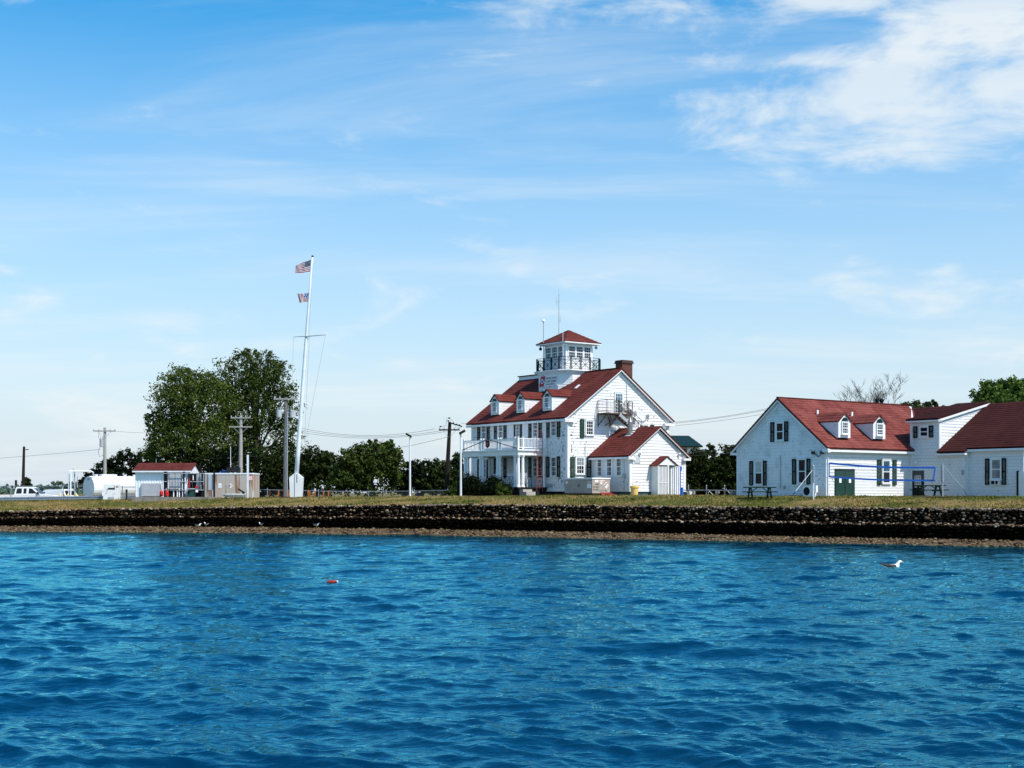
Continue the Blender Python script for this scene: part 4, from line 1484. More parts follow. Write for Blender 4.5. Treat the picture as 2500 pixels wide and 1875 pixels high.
# --------------------------------------------------- fire escape
fe = thing('fire_escape', 'brown steel fire escape landing and stair on the station gable', 'fire escape', FM.loc(), FM.yaw)
lz = 6.55
pf = MB(); pf.box(3.05, 4.42, -1.25, -.08, lz - .10, lz); pf.box(4.42, 6.35, -.62, -.08, lz - .101, lz - .001); pf.build('landing', 'brown_steel', fe)
br = MB()
for x in (3.1, 4.35):
    br.bar((x, -1.2, lz - .1), (x, -.1, lz - 1.0), .06); br.bar((x, -.12, lz - .1), (x, -.12, lz - 1.1), .05)
br.bar((3.1, -1.2, lz - .12), (4.35, -.2, lz - .9), .05)
br.bar((4.42, -1.2, lz - .15), (3.75, -.2, lz - 1.0), .06)
br.build('bracket', 'brown_steel', fe)


def grid_rail(mb, p0, p1, h=1.02, n=6, m=3):
    p0, p1 = Vector(p0), Vector(p1); U = Vector((0, 0, 1))
    for f in (p0, p1):
        mb.bar(f, f + U * h, .045)
    for k in (.12, h):
        mb.bar(p0 + U * k, p1 + U * k, .035)
    for i in range(1, n):
        q = p0.lerp(p1, i / n); mb.bar(q + U * .12, q + U * h, .012)
    for i in range(1, m):
        mb.bar(p0 + U * (.12 + (h - .12) * i / m), p1 + U * (.12 + (h - .12) * i / m), .012)


for a, b_ in (((3.08, -.12, lz), (3.08, -1.22, lz)), ((3.08, -1.22, lz), (4.30, -1.22, lz)), ((4.30, -1.22, lz), (4.42, -1.22, lz)), ((6.32, -.1, lz), (6.32, -.6, lz)), ((5.5, -.6, lz), (6.32, -.6, lz))):
    g = MB(); grid_rail(g, a, b_, n=max(2, int((Vector(b_) - Vector(a)).length / .16))); g.build('railing', 'brown_steel', fe)
# stair flight
s0, s1 = Vector((4.42, 0, lz)), Vector((6.75, 0, 5.05))
for y in (-1.22, -.66):
    g = MB(); a = Vector((s0.x, y, s0.z)); b_ = Vector((s1.x, y, s1.z))
    g.bar(a - Vector((0, 0, .12)), b_ - Vector((0, 0, .12)), .04, .24)
    g.build('stringer', 'grey_steel' if y < -1 else 'brown_steel', fe)
    g = MB()
    for hh in (.55, 1.0):
        g.bar(a + Vector((0, 0, hh)), b_ + Vector((0, 0, hh)), .035)
    for i in range(7):
        q = a.lerp(b_, i / 6); g.bar(q, q + Vector((0, 0, 1.0)), .028)
    g.build('handrail', 'brown_steel', fe)
for i in range(8):
    q = s0.lerp(s1, (i + .5) / 8)
    MB().box(q.x - .13, q.x + .13, -1.2, -.68, q.z - .03, q.z).build('tread', 'grey_steel', fe)

# --------------------------------------------------- things round the station house
def at_local(fr, x, y, z=0.0):
    p = fr.o + fr.u * x + fr.v * y
    return (p.x, p.y, fr.z0 + z)


ld = thing('ladder', 'red steel ladder with hooped top against the porch balcony', 'ladder', FM.loc(), FM.yaw)
lx0, _ = FM.on_y(1311, 1100, 2.2); lx1, _ = FM.on_y(1325, 1100, 2.2)
for x in (lx0, lx1):
    g = MB(); g.path([(x, 2.22, .3), (x, 2.22, 4.95), (x, 2.36, 5.2), (x, 2.6, 5.2)], .026, 6); g.build('stile', 'red_frame', ld)
for i in range(14):
    MB().tube((lx0, 2.22, .65 + i * .3), (lx1, 2.22, .65 + i * .3), .016, n=6).build('rung', 'red_frame', ld)
MB().bar((lx0, 2.2, 3.35), (lx0 - .3, 2.3, 3.35), .05).bar((lx1, 2.2, 3.4), (lx1 - .05, 2.3, 3.4), .04).build('bracket', 'red_frame', ld)


def rocking_chair(label, x, y, rz, grp):
    c = thing('rocking_chair', label, 'chair', at_local(FM, x, y, .64), FM.yaw + rz, grp)
    MB().box(-.25, .25, -.25, .25, .38, .42).build('seat', 'white_trim', c)
    for sx in (-1, 1):
        g = MB(); g.path([(sx * .27, -.42, .05), (sx * .27, -.2, .015), (sx * .27, .1, .015), (sx * .27, .42, .07)], .02, 6); g.build('rocker', 'white_trim', c)
        MB().bar((sx * .27, -.22, .03), (sx * .27, -.22, .62), .04).build('leg', 'white_trim', c)
        MB().bar((sx * .27, .22, .03), (sx * .27, .42, 1.15), .04).build('leg', 'white_trim', c)
        MB().bar((sx * .29, -.28, .63), (sx * .29, .32, .63), .07, .03).build('armrest', 'white_trim', c)
    for i in range(5):
        MB().bar((-.24, .26 + i * .03, .52 + i * .13), (.24, .26 + i * .03, .52 + i * .13), .02, .08).build('back_slat', 'white_trim', c)
    return c


rocking_chair('white rocking chair on the porch right of the corner columns', -2.0, 2.95, 2.4, 'rocking chairs on the porch')
rocking_chair('white rocking chair on the porch behind the lattice, left of corner columns', -2.1, 4.3, 1.9, 'rocking chairs on the porch')
rocking_chair('white rocking chair on the porch between the middle column pairs', -1.9, 6.4, 1.7, 'rocking chairs on the porch')

tb = thing('equipment_enclosure', 'tan metal equipment box with hazard diamond beside the station annexe', 'equipment box', at_local(FM, -.76, -4.0, .0), FM.yaw)
MB().box(0, 1.76, 0, 3.35, .16, 1.24).build('body', 'tan_box', tb)
MB().box(-.04, 1.80, -.04, 3.39, 1.24, 1.34).build('lid', 'white_metal', tb)
MB().box(.1, 1.6, .1, 3.2, -.1, .16).build('plinth', 'foundation', tb)
T0, T1 = WY(0.0), WX(0.0)
dm = MB().prism([T0.p(1.38, .005, .50), T0.p(1.62, .005, .77), T0.p(1.38, .005, 1.04), T0.p(1.14, .005, .77)], T0.nd * .01).build('hazard_diamond', 'paper', tb)
for (s, z, mt) in ((1.27, .77, 'sign_blue'), (1.38, .885, 'sign_red'), (1.49, .77, 'yellow')):
    MB().prism([T0.p(s, .016, z - .09), T0.p(s + .08, .016, z), T0.p(s, .016, z + .09), T0.p(s - .08, .016, z)], T0.nd * .004).build('diamond_field', mt, dm)
for (W_, s, z, w_, h_, mt) in ((T0, .28, 1.0, .32, .18, 'paper'), (T0, .70, 1.06, .52, .12, 'pink_paper'), (T0, .80, .84, .2, .2, 'sign_white'), (T1, .1, .55, .5, .34, 'paper'), (T1, 2.95, .9, .25, .2, 'paper'), (T1, .1, .95, .45, .1, 'pink_paper')):
    MB().wbox(W_, s, s + w_, .003, .008, z, z + h_).build('placard', mt, tb)
MB().prism([T1.p(1.6, .004, .55), T1.p(1.42, .004, .75), T1.p(1.6, .004, .95), T1.p(1.78, .004, .75)], T1.nd * .006).build('hazard_diamond', 'glass_pale', tb)
text_part('lettering', 'BC10001', T0, .10, .004, .58, .12, 'sign_black', tb, width=.55)
text_part('lettering', 'BC1000', T0, .10, .004, .38, .12, 'sign_black', tb, width=.50)
text_part('lettering', 'x2.01.01.40L', T0, .68, .004, .30, .12, 'sign_black', tb, width=.80)
text_part('lettering', 'DIESEL', T0, .30, .004, .80, .10, 'sign_black', tb, width=.36)
MB().box(.8, 1.9, -.12, -.02, -.05, .22).box(1.2, 1.85, -.5, -.13, -.1, .1).build('step_block', 'red_frame', tb)

gr = thing('barbecue_grill', 'grey lidded barbecue grill standing behind the tan equipment box', 'grill', at_local(FM, 1.35, -2.2, -.05), FM.yaw)
MB().box(-.4, .4, -.25, .25, .95, 1.15).build('firebox', 'dark_metal', gr)
MB().prism([(-.4, -.25, 1.16), (-.4, .25, 1.16), (-.4, .2, 1.45), (-.4, -.15, 1.45)], (.8, 0, 0)).build('lid', 'galvanised', gr)
for x in (-.35, .35):
    for y in (-.2, .2):
        MB().box(x - .02, x + .02, y - .02, y + .02, 0, .95).build('leg', 'dark_metal', gr)
MB().box(-.75, -.41, -.2, .2, 1.08, 1.12).box(.41, .8, -.2, .2, 1.08, 1.12).build('side_shelf', 'dark_metal', gr)

bn = thing('waste_bin', 'yellow tapered plastic bin standing at the annexe corner', 'bin', at_local(FM, 2.3, -5.35, -.12), FM.yaw)
MB().lathe((0, 0, 0), [(.24, 0), (.31, .66), (.31, .70)], 20).build('bin_body', 'yellow_pale', bn, smooth=False)
MB().lathe((0, 0, .70), [(.35, 0), (.35, .13), (.27, .135), (.27, .05)], 20).build('rim', 'yellow', bn)

# antennas on the tower
an = thing('antenna_mast', 'tall thin whip antenna mast rising behind the tower roof', 'antenna', at_local(FM, TX, TY + 1.3, 13.2), 0)
MB().tube((0, 0, -.2), (0, 0, 4.0), .035, .025, 6).build('mast', 'grey_steel', an)
MB().tube((0, 0, 4.0), (0, 0, 4.5), .008, n=5).build('tip_rod', 'grey_steel', an)
MB().bar((0, 0, 3.3), (-.22, 0, 3.3), .03).tube((-.2, 0, 3.0), (-.2, 0, 3.75), .012, n=5).build('side_arm', 'grey_steel', an)
MB().bar((0, 0, 1.65), (.14, 0, 1.65), .04).tube((.12, 0, 1.6), (.12, 0, 2.1), .012, n=5).build('side_arm', 'grey_steel', an)
an = thing('antenna_mast', 'shorter mast with white domed top on the tower deck, left of the whip', 'antenna', at_local(FM, TX - 1.9, TY + 1.0, 10.42), 0)
MB().tube((0, 0, 0), (0, 0, 4.25), .035, n=6).build('mast', 'grey_steel', an)
MB().lathe((0, 0, 4.25), [(.16, -.02), (.16, .04), (.13, .12), (.02, .18)], 12).build('dome', 'white_metal', an)
an = thing('antenna_mast', 'white fibreglass whip in front of the tower cab corner', 'antenna', at_local(FM, TX - 2.0, TY - 1.75, 10.42), 0)
MB().tube((0, 0, 0), (0, 0, 4.2), .03, .015, 6).build('whip', 'white_metal', an)

# ------------------------------------------------------------------ boathouse quarters on the right
FR = Frame(2017, 88.0, 2.66, 36.5)
rb_ = thing('quarters_building', 'white shingled one and a half storey building with faded red roofs at right', 'building', FR.loc(), FR.yaw)
RL, RM = 7.94, 8.70            # gable width (y), front length (x)
REZ, RRZ, RRY = 3.36, 6.52, 3.97
RSL = (RRZ - REZ) / RRY
G, FRT = WX(0.0), WY(0.0)
ZB2 = -.02
sided_wall(rb_, G, [(0, ZB2), (RL, ZB2), (RL, REZ - .08), (RRY, RRZ - .20), (0, REZ - .08)], 'siding_dirty', exp=.2)
sided_wall(rb_, FRT, [(0, ZB2), (RM, ZB2), (RM, REZ - .02), (0, REZ - .02)], 'siding_shingle', exp=.2)
MB().box(.1, RM + 5.0, .15, RL - .1, -.7, REZ).build('inner_wall', 'siding_clean', rb_)
for (Wq, a, b_) in ((G, -.03, .13), (G, RL - .13, RL + .03), (FRT, .0, .16)):
    MB().wbox(Wq, a, b_, -.02, .042, ZB2, REZ - .15).build('corner_board', 'white_trim', rb_)
ov, oe = .40, .30
ze = REZ - ov * RSL
roof_plane(rb_, (-oe, -ov, ze + .13), (RM + 4.9, -ov, ze + .13), (RM + 4.9, RRY, RRZ + .13), (-oe, RRY, RRZ + .13), 'roof_faded', thick=.12)
roof_plane(rb_, (RM + 4.9, RL + ov, ze + .13), (-oe, RL + ov, ze + .13), (-oe, RRY, RRZ + .13), (RM + 4.9, RRY, RRZ + .13), 'roof_faded', thick=.12)
MB().box(-oe, RM + 4.9, RRY - .1, RRY + .1, RRZ + .125, RRZ + .185).build('ridge_cap', 'roof_red', rb_)
MB().wbox(FRT, -oe, RM - .02, .02, ov - .01, ze - .14, ze + .0).build('gutter', 'white_trim', rb_)
MB().tube(FRT.p(.08, .1, ze - .1), FRT.p(.08, .1, 0), .035).build('downspout', 'white_trim', rb_)
for sg in (-1, 1):
    ye = RRY + sg * (RRY + ov) if sg < 0 else RL + ov
    a = Vector((-oe + .01, ye, ze - .12)); b_ = Vector((-oe + .01, RRY, RRZ - .12))
    MB().prism([a, b_, b_ + Vector((0, 0, .16)), a + Vector((0, 0, .16))], (.07, 0, 0)).build('rake_board', 'white_trim', rb_)
    yi = ye - sg * .55
    a = Vector((-.06, ye - sg * (ov - .03), REZ - .36)); b_ = Vector((-.06, RRY, RRZ - .36))
    MB().prism([a, b_, b_ + Vector((0, 0, .28)), a + Vector((0, 0, .28))], (.058, 0, 0)).build('rake_frieze', 'white_trim', rb_)
    a = Vector((-oe + .08, ye, ze - .06)); b_ = Vector((-oe + .08, RRY, RRZ - .06))
    MB().prism([a, b_, b_ + Vector((0, 0, .03)), a + Vector((0, 0, .03))], (oe - .09, 0, 0)).build('soffit', 'white_trim', rb_)
    MB().box(-oe + .02, 0, min(ye, yi), max(ye, yi), ze - .18, ze - .03).build('eave_return', 'white_trim', rb_)
# gable windows
win_set(rb_, G, (5.56, 6.20, .80, 2.40), ((6.40, 6.72), (5.15, 5.46), .74, 2.43), cols=1, rows=(1, 1), glass='glass_dark', upper='curtain')
win_set(rb_, G, (1.70, 2.31, .86, 2.46), ((2.52, 2.84), (1.28, 1.59), .80, 2.49), cols=1, rows=(1, 1), glass='glass_dark')
win_set(rb_, G, (3.65, 4.25, 3.78, 4.95), ((4.46, 4.78), (3.21, 3.53), 3.69, 5.03), cols=1, rows=(1, 1), glass='glass_dark')
# front: double door and shuttered window
dd = MB().wbox(FRT, .78, 2.80, .0, .05, -.05, 1.82).build('double_door', 'door_green', rb_)
for (a, b_) in ((.84, 1.775), (1.805, 2.74)):
    lf = MB().wbox(FRT, a, b_, .05, .075, -.02, 1.66).build('door_leaf', 'door_green', dd)
    m_ = (a + b_) / 2
    MB().wbox(FRT, m_ - .11, m_ + .11, .076, .08, .90, 1.24).build('notice', 'paper', dd)
MB().wbox(FRT, .82, 2.76, .05, .09, 1.67, 1.80).build('door_head', 'door_dark', dd)
MB().wbox(FRT, 1.83, 1.89, .076, .13, .66, .72).wbox(FRT, 1.83, 1.87, .076, .11, .5, .58).build('door_handle', 'chrome', dd)
win_set(rb_, FRT, (5.70, 6.42, .90, 2.42), ((5.10, 5.50), (6.73, 7.12), .76, 2.48), mat='shutter_green', cols=1, rows=(1, 1), glass='glass_dark', upper='glass_blue')
# dormers
for (a, b_) in ((1.40, 2.60), (4.95, 6.22)):
    dormer(rb_, WY(.16), a, b_, 3.88, 5.05, 5.55, 3.0, 'roof_faded', RSL)
for (a,) in ((1.95,), (5.50,)):
    z = 5.30; y = (z - REZ) / RSL
    MB().box(a, a + .15, y, y + .06, z + .0, z + .52).build('vent_plate', 'white_trim', rb_)
# floodlights on the corner
for (W_, s) in ((G, .95), (G, .16)):
    MB().lathe(W_.p(s, .2, 2.86), [(.03, .12), (.09, .08), (.12, -.06), (.10, -.1)], 10, 'y').wbox(W_, s - .04, s + .04, .02, .2, 2.84, 2.92).build('flood_lamp', 'brown_steel', rb_)
MB().path([G.p(.85, .08, 2.8), G.p(.6, .08, 2.6), G.p(.42, .08, 2.7), G.p(.45, .08, 2.95), G.p(.2, .08, 3.0)], .025, 6).build('conduit', 'dark_metal', rb_)
MB().tube(G.p(3.9, .06, .5), G.p(3.9, .06, 2.75), .022).wbox(G, 3.45, 3.6, .04, .12, .5, .72).build('conduit', 'grey_steel', rb_)
# roof stacks behind the ridge
for x in (10.8, 11.3):
    MB().lathe((x, RRY + .5, RRZ - .5), [(.11, 0), (.11, .85), (.16, .86), (.16, 1.0), (.04, 1.1)], 10).build('roof_vent', 'dark_metal', rb_)

# stair bay and right wing: walls look to the left, roof ridge runs along y
TWY = -2.36
BW = WX(RM)
sided_wall(rb_, BW, [(TWY, ZB2), (-.03, ZB2), (-.03, 5.22), (TWY, 5.22)], 'siding_shingle', exp=.2, name='stair_bay_wall')
SW = WY(TWY)
sided_wall(rb_, SW, [(RM, 2.9), (RM + .01, 5.18), (RM + 5.4, 6.42), (RM + 5.4, 5.9)], 'siding_shingle', exp=.2, name='stair_bay_wall', thick=.1)
sided_wall(rb_, SW, [(RM + .0, 2.95), (RM + 5.4, 2.95), (RM + 5.4, 6.35), (RM + .0, 5.12)], 'siding_shingle', exp=.2, name='stair_bay_wall', thick=.1)
MB().wbox(BW, TWY - .03, TWY + .12, -.02, .045, 2.95, 5.1).wbox(SW, RM - .03, RM + .14, -.02, .043, 2.95, 5.1).build('corner_board', 'white_trim', rb_)
MB().wbox(BW, -.22, -.03, -.02, .06, ZB2, 5.15).build('corner_trim', 'white_trim', rb_)
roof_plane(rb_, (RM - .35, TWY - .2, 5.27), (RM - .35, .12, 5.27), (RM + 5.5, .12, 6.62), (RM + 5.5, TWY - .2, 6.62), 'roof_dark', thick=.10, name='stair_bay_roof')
MB().wbox(BW, TWY - .2, .12, .02, .36, 5.06, 5.16).build('gutter', 'white_trim', rb_)
a = Vector((RM - .33, TWY - .20, 5.02)); b_ = Vector((RM + 5.5, TWY - .20, 6.36))
MB().prism([a, b_, b_ + Vector((0, 0, .15)), a + Vector((0, 0, .15))], (0, .06, 0)).build('rake_board', 'white_trim', rb_)
a = Vector((RM, TWY - .05, 4.86)); b_ = Vector((RM + 5.4, TWY - .05, 6.10))
MB().prism([a, b_, b_ + Vector((0, 0, .12)), a + Vector((0, 0, .12))], (0, .04, 0)).build('rake_frieze', 'white_trim', rb_)
win_set(rb_, BW, (-1.48, -.87, 4.08, 4.72), ((-.64, -.32), (-1.91, -1.58), 3.99, 4.80), cols=1, rows=(1, 1), glass='glass_dark')
dd = MB().wbox(BW, -1.15, -.20, .0, .06, -.05, 1.76).build('door', 'door_dark', rb_)
MB().wbox(BW, -.93, -.44, .06, .07, .62, 1.40).build('pane', 'glass_pale', dd)
b2 = MB()
for i in range(4):
    b2.wbox(BW, -.93 + i * .163 - .015, -.93 + i * .163 + .015, .07, .08, .62, 1.40)
for i in range(5):
    b2.wbox(BW, -.945, -.425, .07, .079, .62 + i * .195 - .015, .62 + i * .195 + .015)
b2.build('glazing_bar', 'white_trim', dd)
MB().wbox(BW, -.14, -.10, .0, .05, .0, 1.8).build('door_jamb', 'white_trim', rb_)
MB().lathe(BW.p(-.58, .12, 2.32), [(.04, .1), (.15, .06), (.15, -.04), (.08, -.09)], 12).build('wall_lamp', 'lamp_glass', rb_)
# wing walls
sided_wall(rb_, BW, [(-4.42, ZB2), (TWY - .0, ZB2), (TWY - .0, 3.0), (-4.42, 3.0)], 'siding_shingle', exp=.2, name='wing_wall')
W2 = WX(RM + .30)
sided_wall(rb_, W2, [(-8.65, ZB2), (-4.44, ZB2), (-4.44, 3.22), (-8.65, 3.22)], 'siding_shingle', exp=.2, name='wing_wall')
sided_wall(rb_, WY(-4.43), [(RM, ZB2), (RM + .30, ZB2), (RM + .30, 3.1), (RM, 3.0)], 'siding_clean', exp=.2, name='wing_wall', thick=.05)
WE = WY(-8.65)
sided_wall(rb_, WE, [(RM + .30, ZB2), (RM + 10.4, ZB2), (RM + 10.4, 3.1), (RM + 5.35, 6.2), (RM + .30, 3.1)], 'siding_clean', exp=.2, name='wing_wall')
MB().box(RM + .5, RM + 10.2, -8.5, RRY, -.7, 3.0).build('inner_wall', 'siding_clean', rb_)
WSL = .60
x1, z1 = RM - .35, 2.99
xr, zr = RM + 5.45, 2.99 + WSL * 5.8
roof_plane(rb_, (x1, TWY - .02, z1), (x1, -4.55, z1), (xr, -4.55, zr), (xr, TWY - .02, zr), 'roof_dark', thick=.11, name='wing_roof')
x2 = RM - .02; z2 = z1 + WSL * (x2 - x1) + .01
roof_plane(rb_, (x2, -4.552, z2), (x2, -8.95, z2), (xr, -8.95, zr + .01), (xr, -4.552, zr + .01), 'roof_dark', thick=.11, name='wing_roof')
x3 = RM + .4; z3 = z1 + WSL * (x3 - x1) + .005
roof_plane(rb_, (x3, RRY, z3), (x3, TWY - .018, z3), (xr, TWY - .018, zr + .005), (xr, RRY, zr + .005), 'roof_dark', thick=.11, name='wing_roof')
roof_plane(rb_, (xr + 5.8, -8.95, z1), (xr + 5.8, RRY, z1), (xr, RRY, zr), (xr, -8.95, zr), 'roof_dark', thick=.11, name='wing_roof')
MB().wbox(BW, -4.6, TWY + .12, .02, .36, 2.74, 2.86).build('gutter', 'white_trim', rb_)
MB().wbox(W2, -8.95, -4.56, .02, .34, 2.96, 3.10).build('gutter', 'white_trim', rb_)
# pale flashing in the valley between the two roofs
v0 = Vector((9.05, -.25, z1 + WSL * (9.05 - x1) + .05)); v1 = Vector((13.9, RRY, zr + .02))
e = (v1 - v0).normalized()
MB().bar(v0 + Vector((0, 0, .07)), v1 + Vector((0, 0, .07)), .22, .06).build('valley_flashing', 'white_metal', rb_)
win_set(rb_, W2, (-6.88, -6.22, 1.13, 2.42), ((-6.04, -5.74), (-7.28, -6.97), .76, 2.48), cols=1, rows=(1, 1), glass='glass_pale', case=.10)
ac = MB().wbox(W2, -6.84, -6.24, .0, .25, .76, 1.06).build('window_air_conditioner', 'white_metal', rb_)
MB().wbox(W2, -6.56, -6.30, .25, .26, .80, 1.02).wbox(W2, -6.80, -6.62, .25, .26, .80, 1.02).build('grille', 'dark_metal', ac)
MB().tube(W2.p(-8.55, .1, 3.0), W2.p(-8.6, .1, 0), .05).build('downspout', 'white_trim', rb_)
MB().wbox(BW, -4.3, -4.15, .03, .1, 1.45, 1.75).build('meter_box', 'grey_steel', rb_)

# board enclosure at the right edge
en = thing('board_enclosure', 'low white board enclosure with dark corner post at right edge', 'enclosure', at_local(FR, RM + .05, -8.25, -.05), FR.yaw)
MB().box(-.06, .06, -.06, .06, -.3, 1.70).build('post', 'dark_metal', en)
for i in range(8):
    MB().box(-.03, .03, -2.3, -.07, .0 + i * .205, .195 + i * .205).build('board', 'white_trim', en)

# air conditioner on the ground by the corner
ac = thing('air_conditioner', 'white outdoor air conditioning unit on the ground by the quarters corner', 'air conditioner', at_local(FR, -.75, .75, -.08), FR.yaw - math.pi / 2)
MB().box(-.42, .42, -.17, .17, .06, .76).build('casing', 'white_metal', ac)
MB().lathe((-.1, -.178, .42), [(.27, -.004), (.27, .006)], 20, 'y').build('fan_grille', 'dark_metal', ac)
for x in (-.32, .32):
    MB().box(x - .04, x + .04, -.18, .18, -.05, .06).build('foot', 'dark_metal', ac)
MB().box(.43, .62, -.1, .1, .35, .80).build('disconnect_box', 'white_metal', ac)


def picnic(label, loc, rz):
    t_ = thing('picnic_table', label, 'picnic table', loc, rz, 'dark green picnic tables')
    for i in range(5):
        MB().box(-1.0, 1.0, -.36 + i * .148, -.225 + i * .148, .70, .76).build('top_plank', 'picnic', t_)
    for sy in (-1, 1):
        for k in (0, 1):
            y = sy * (.60 + k * .14)
            MB().box(-1.0, 1.0, y - .065, y + .065, .41, .47).build('seat_plank', 'picnic', t_)
    for sx in (-.62, .62):
        for sy in (-1, 1):
            MB().bar((sx, sy * .60, -.05), (sx, sy * .22, .70), .08, .13).build('leg', 'picnic', t_)
        MB().box(sx - .05, sx - .027, -.76, .76, .36, .428).build('seat_beam', 'picnic', t_)
        MB().box(sx - .05, sx - .027, -.36, .36, .64, .718).build('top_beam', 'picnic', t_)
        MB().bar((sx, 0, .40), (sx * .25, 0, .72), .05, .05).build('brace', 'picnic', t_)
    return t_


def gpos(px, Y, dz=0.0):
    x = px_x(px, Y)
    return (x, Y, ground_z(x, Y) + dz)


picnic('dark green picnic table in front of the shaded gable wall', gpos(1855, 87.5), .05)
picnic('dark green picnic table beside the dark door of the stair bay', gpos(2268, 88.2), .15)

# volleyball net and its posts
pA, pB = Vector(gpos(1986, 85.0)), Vector(gpos(2301, 83.0))
ntp = thing('net_post', 'white padded volleyball post standing by the gable corner', 'net post', pA, 0, 'volleyball posts')
MB().tube((0, 0, -.2), (0, 0, 2.20), .04, n=8).build('post', 'white_metal', ntp)
MB().tube((0, 0, 1.1), (0, 0, 2.15), .07, n=10).build('padding', 'wire_grey', ntp)
MB().tube((-.05, 0, 1.9), (-1.25, -.6, .55), .014, n=6).build('guy_strap', 'paper', ntp)
MB().tube((-1.25, -.6, .55), (-1.7, -.8, -.05), .02, n=6).build('guy_tail', 'dark_metal', ntp)
ntp = thing('net_post', 'grey volleyball post with stay in front of the stair bay', 'net post', pB, 0, 'volleyball posts')
MB().tube((0, 0, -.25), (0, 0, 2.12), .045, n=8).build('post', 'wood_grey', ntp)
MB().tube((0, 0, .95), (-.02, 0, 1.95), .085, n=10).build('padding', 'wire_grey', ntp)
MB().tube((.08, 0, 1.9), (1.15, -.3, .55), .02, n=6).build('stay', 'galvanised', ntp)
MB().tube((1.15, -.3, .55), (1.5, -.4, -.05), .014, n=6).build('stay_tail', 'dark_metal', ntp)
net = thing('volleyball_net', 'volleyball net edged with blue tape stretched in front of the quarters', 'net', (0, 0, 0))
dAB = (pB - pA)
qa = pA + dAB * .125; qb = pB - dAB * .055


def npnt(f, top):
    sag = .10 * math.sin(math.pi * f)
    p = qa.lerp(qb, f)
    z0 = px_z(1131 if top else 1164, qa.y); z1_ = px_z(1141.5 if top else 1173, qb.y)
    return Vector((p.x, p.y, z0 + (z1_ - z0) * f - (sag if top else sag * .8)))


for nm, top in (('top_tape', True), ('bottom_tape', False)):
    g = MB()
    for i in range(12):
        g.bar(npnt(i / 12, top), npnt((i + 1) / 12, top), .03, .125 if top else .11)
    g.build(nm, 'blue_tape', net)
MB().bar(npnt(0, True), npnt(0, False), .06, .06).build('side_tape', 'blue_tape', net)
MB().bar(npnt(1, True), npnt(1, False) + Vector((-.12, 0, 0)), .08, .08).build('side_tape', 'blue_tape', net)
g = MB()
for i in range(1, 80):
    g.bar(npnt(i / 80, True), npnt(i / 80, False), .0035)
for j in range(1, 9):
    for i in range(10):
        g.bar(npnt(i / 10, True).lerp(npnt(i / 10, False), j / 9), npnt((i + 1) / 10, True).lerp(npnt((i + 1) / 10, False), j / 9), .0035)
tag(g.build('netting', 'wire_grey', net), kind='stuff')
g = MB()
for (a, b_) in ((pA + Vector((0, 0, 2.05)), npnt(0, True)), (pA + Vector((0, 0, 1.15)), npnt(0, False)), (npnt(1, True), pB + Vector((0, 0, 1.98))), (npnt(1, False) + Vector((-.12, 0, 0)), pB + Vector((0, 0, 1.0)))):
    g.tube(a, b_, .008, n=5)
g.build('cord', 'wire_grey', net)
# bare sand of the court
sx_, sy_ = px_x(2310, 86), 86
sp = MB(); pts = []
for i in range(20):
    a = 2 * math.pi * i / 20
    x = sx_ + (2.6 + .3 * math.sin(i * 2.1)) * math.cos(a); y = sy_ + 1.2 * math.sin(a) - 2.0
    pts.append((x, y, ground_z(x, y) + .05))
sp.poly(pts); tag(sp.build("sand_patch", "beach_sand"), kind="structure")
# ------------------------------------------------------------------ trees and shrubs
def leaf_cloud(mb, r, blobs, n, size, gap=.0, flat=.9):
    """leaf-sized faces in clumps through a set of ellipsoid lobes (cx,cy,cz,rx,ry,rz)"""
    vol = [b[3] * b[5] for b in blobs]; tot = sum(vol)
    for b, v in zip(blobs, vol):
        k = max(3, int(n * v / tot / 26))
        for c in range(k):
            a = r.uniform(0, 2 * math.pi); cz = r.uniform(-1, 1); q = math.sqrt(1 - cz * cz)
            f = r.uniform(.40, 1.0) ** .6 if r.random() > .16 else r.uniform(1.0, 1.22)
            ctr = (b[0] + b[3] * f * q * math.cos(a), b[1] + b[4] * f * q * math.sin(a), b[2] + b[5] * f * cz)
            cr = r.uniform(.45, 1.0) * min(b[3], b[5]) * .30 + .12
            for i in range(26):
                d = Vector((r.gauss(0, 1), r.gauss(0, 1), r.gauss(0, .8))).normalized() * (cr * r.random() ** .45)
                p = Vector(ctr) + d
                nn = (d.normalized() + Vector((r.uniform(-.8, .8), r.uniform(-.8, .8), r.uniform(-.3, 1.0)))).normalized()
                t_ = nn.orthogonal().normalized()
                ang = r.uniform(0, 6.28)
                u = (t_ * math.cos(ang) + nn.cross(t_) * math.sin(ang)) * size * r.uniform(.6, 1.25)
                w_ = nn.cross(u) * .62
                j = len(mb.v)
                mb.v += [tuple(p - u), tuple(p + w_ * .8), tuple(p + u), tuple(p - w_ * .8)]
                mb.f.append((j, j + 1, j + 2, j + 3))


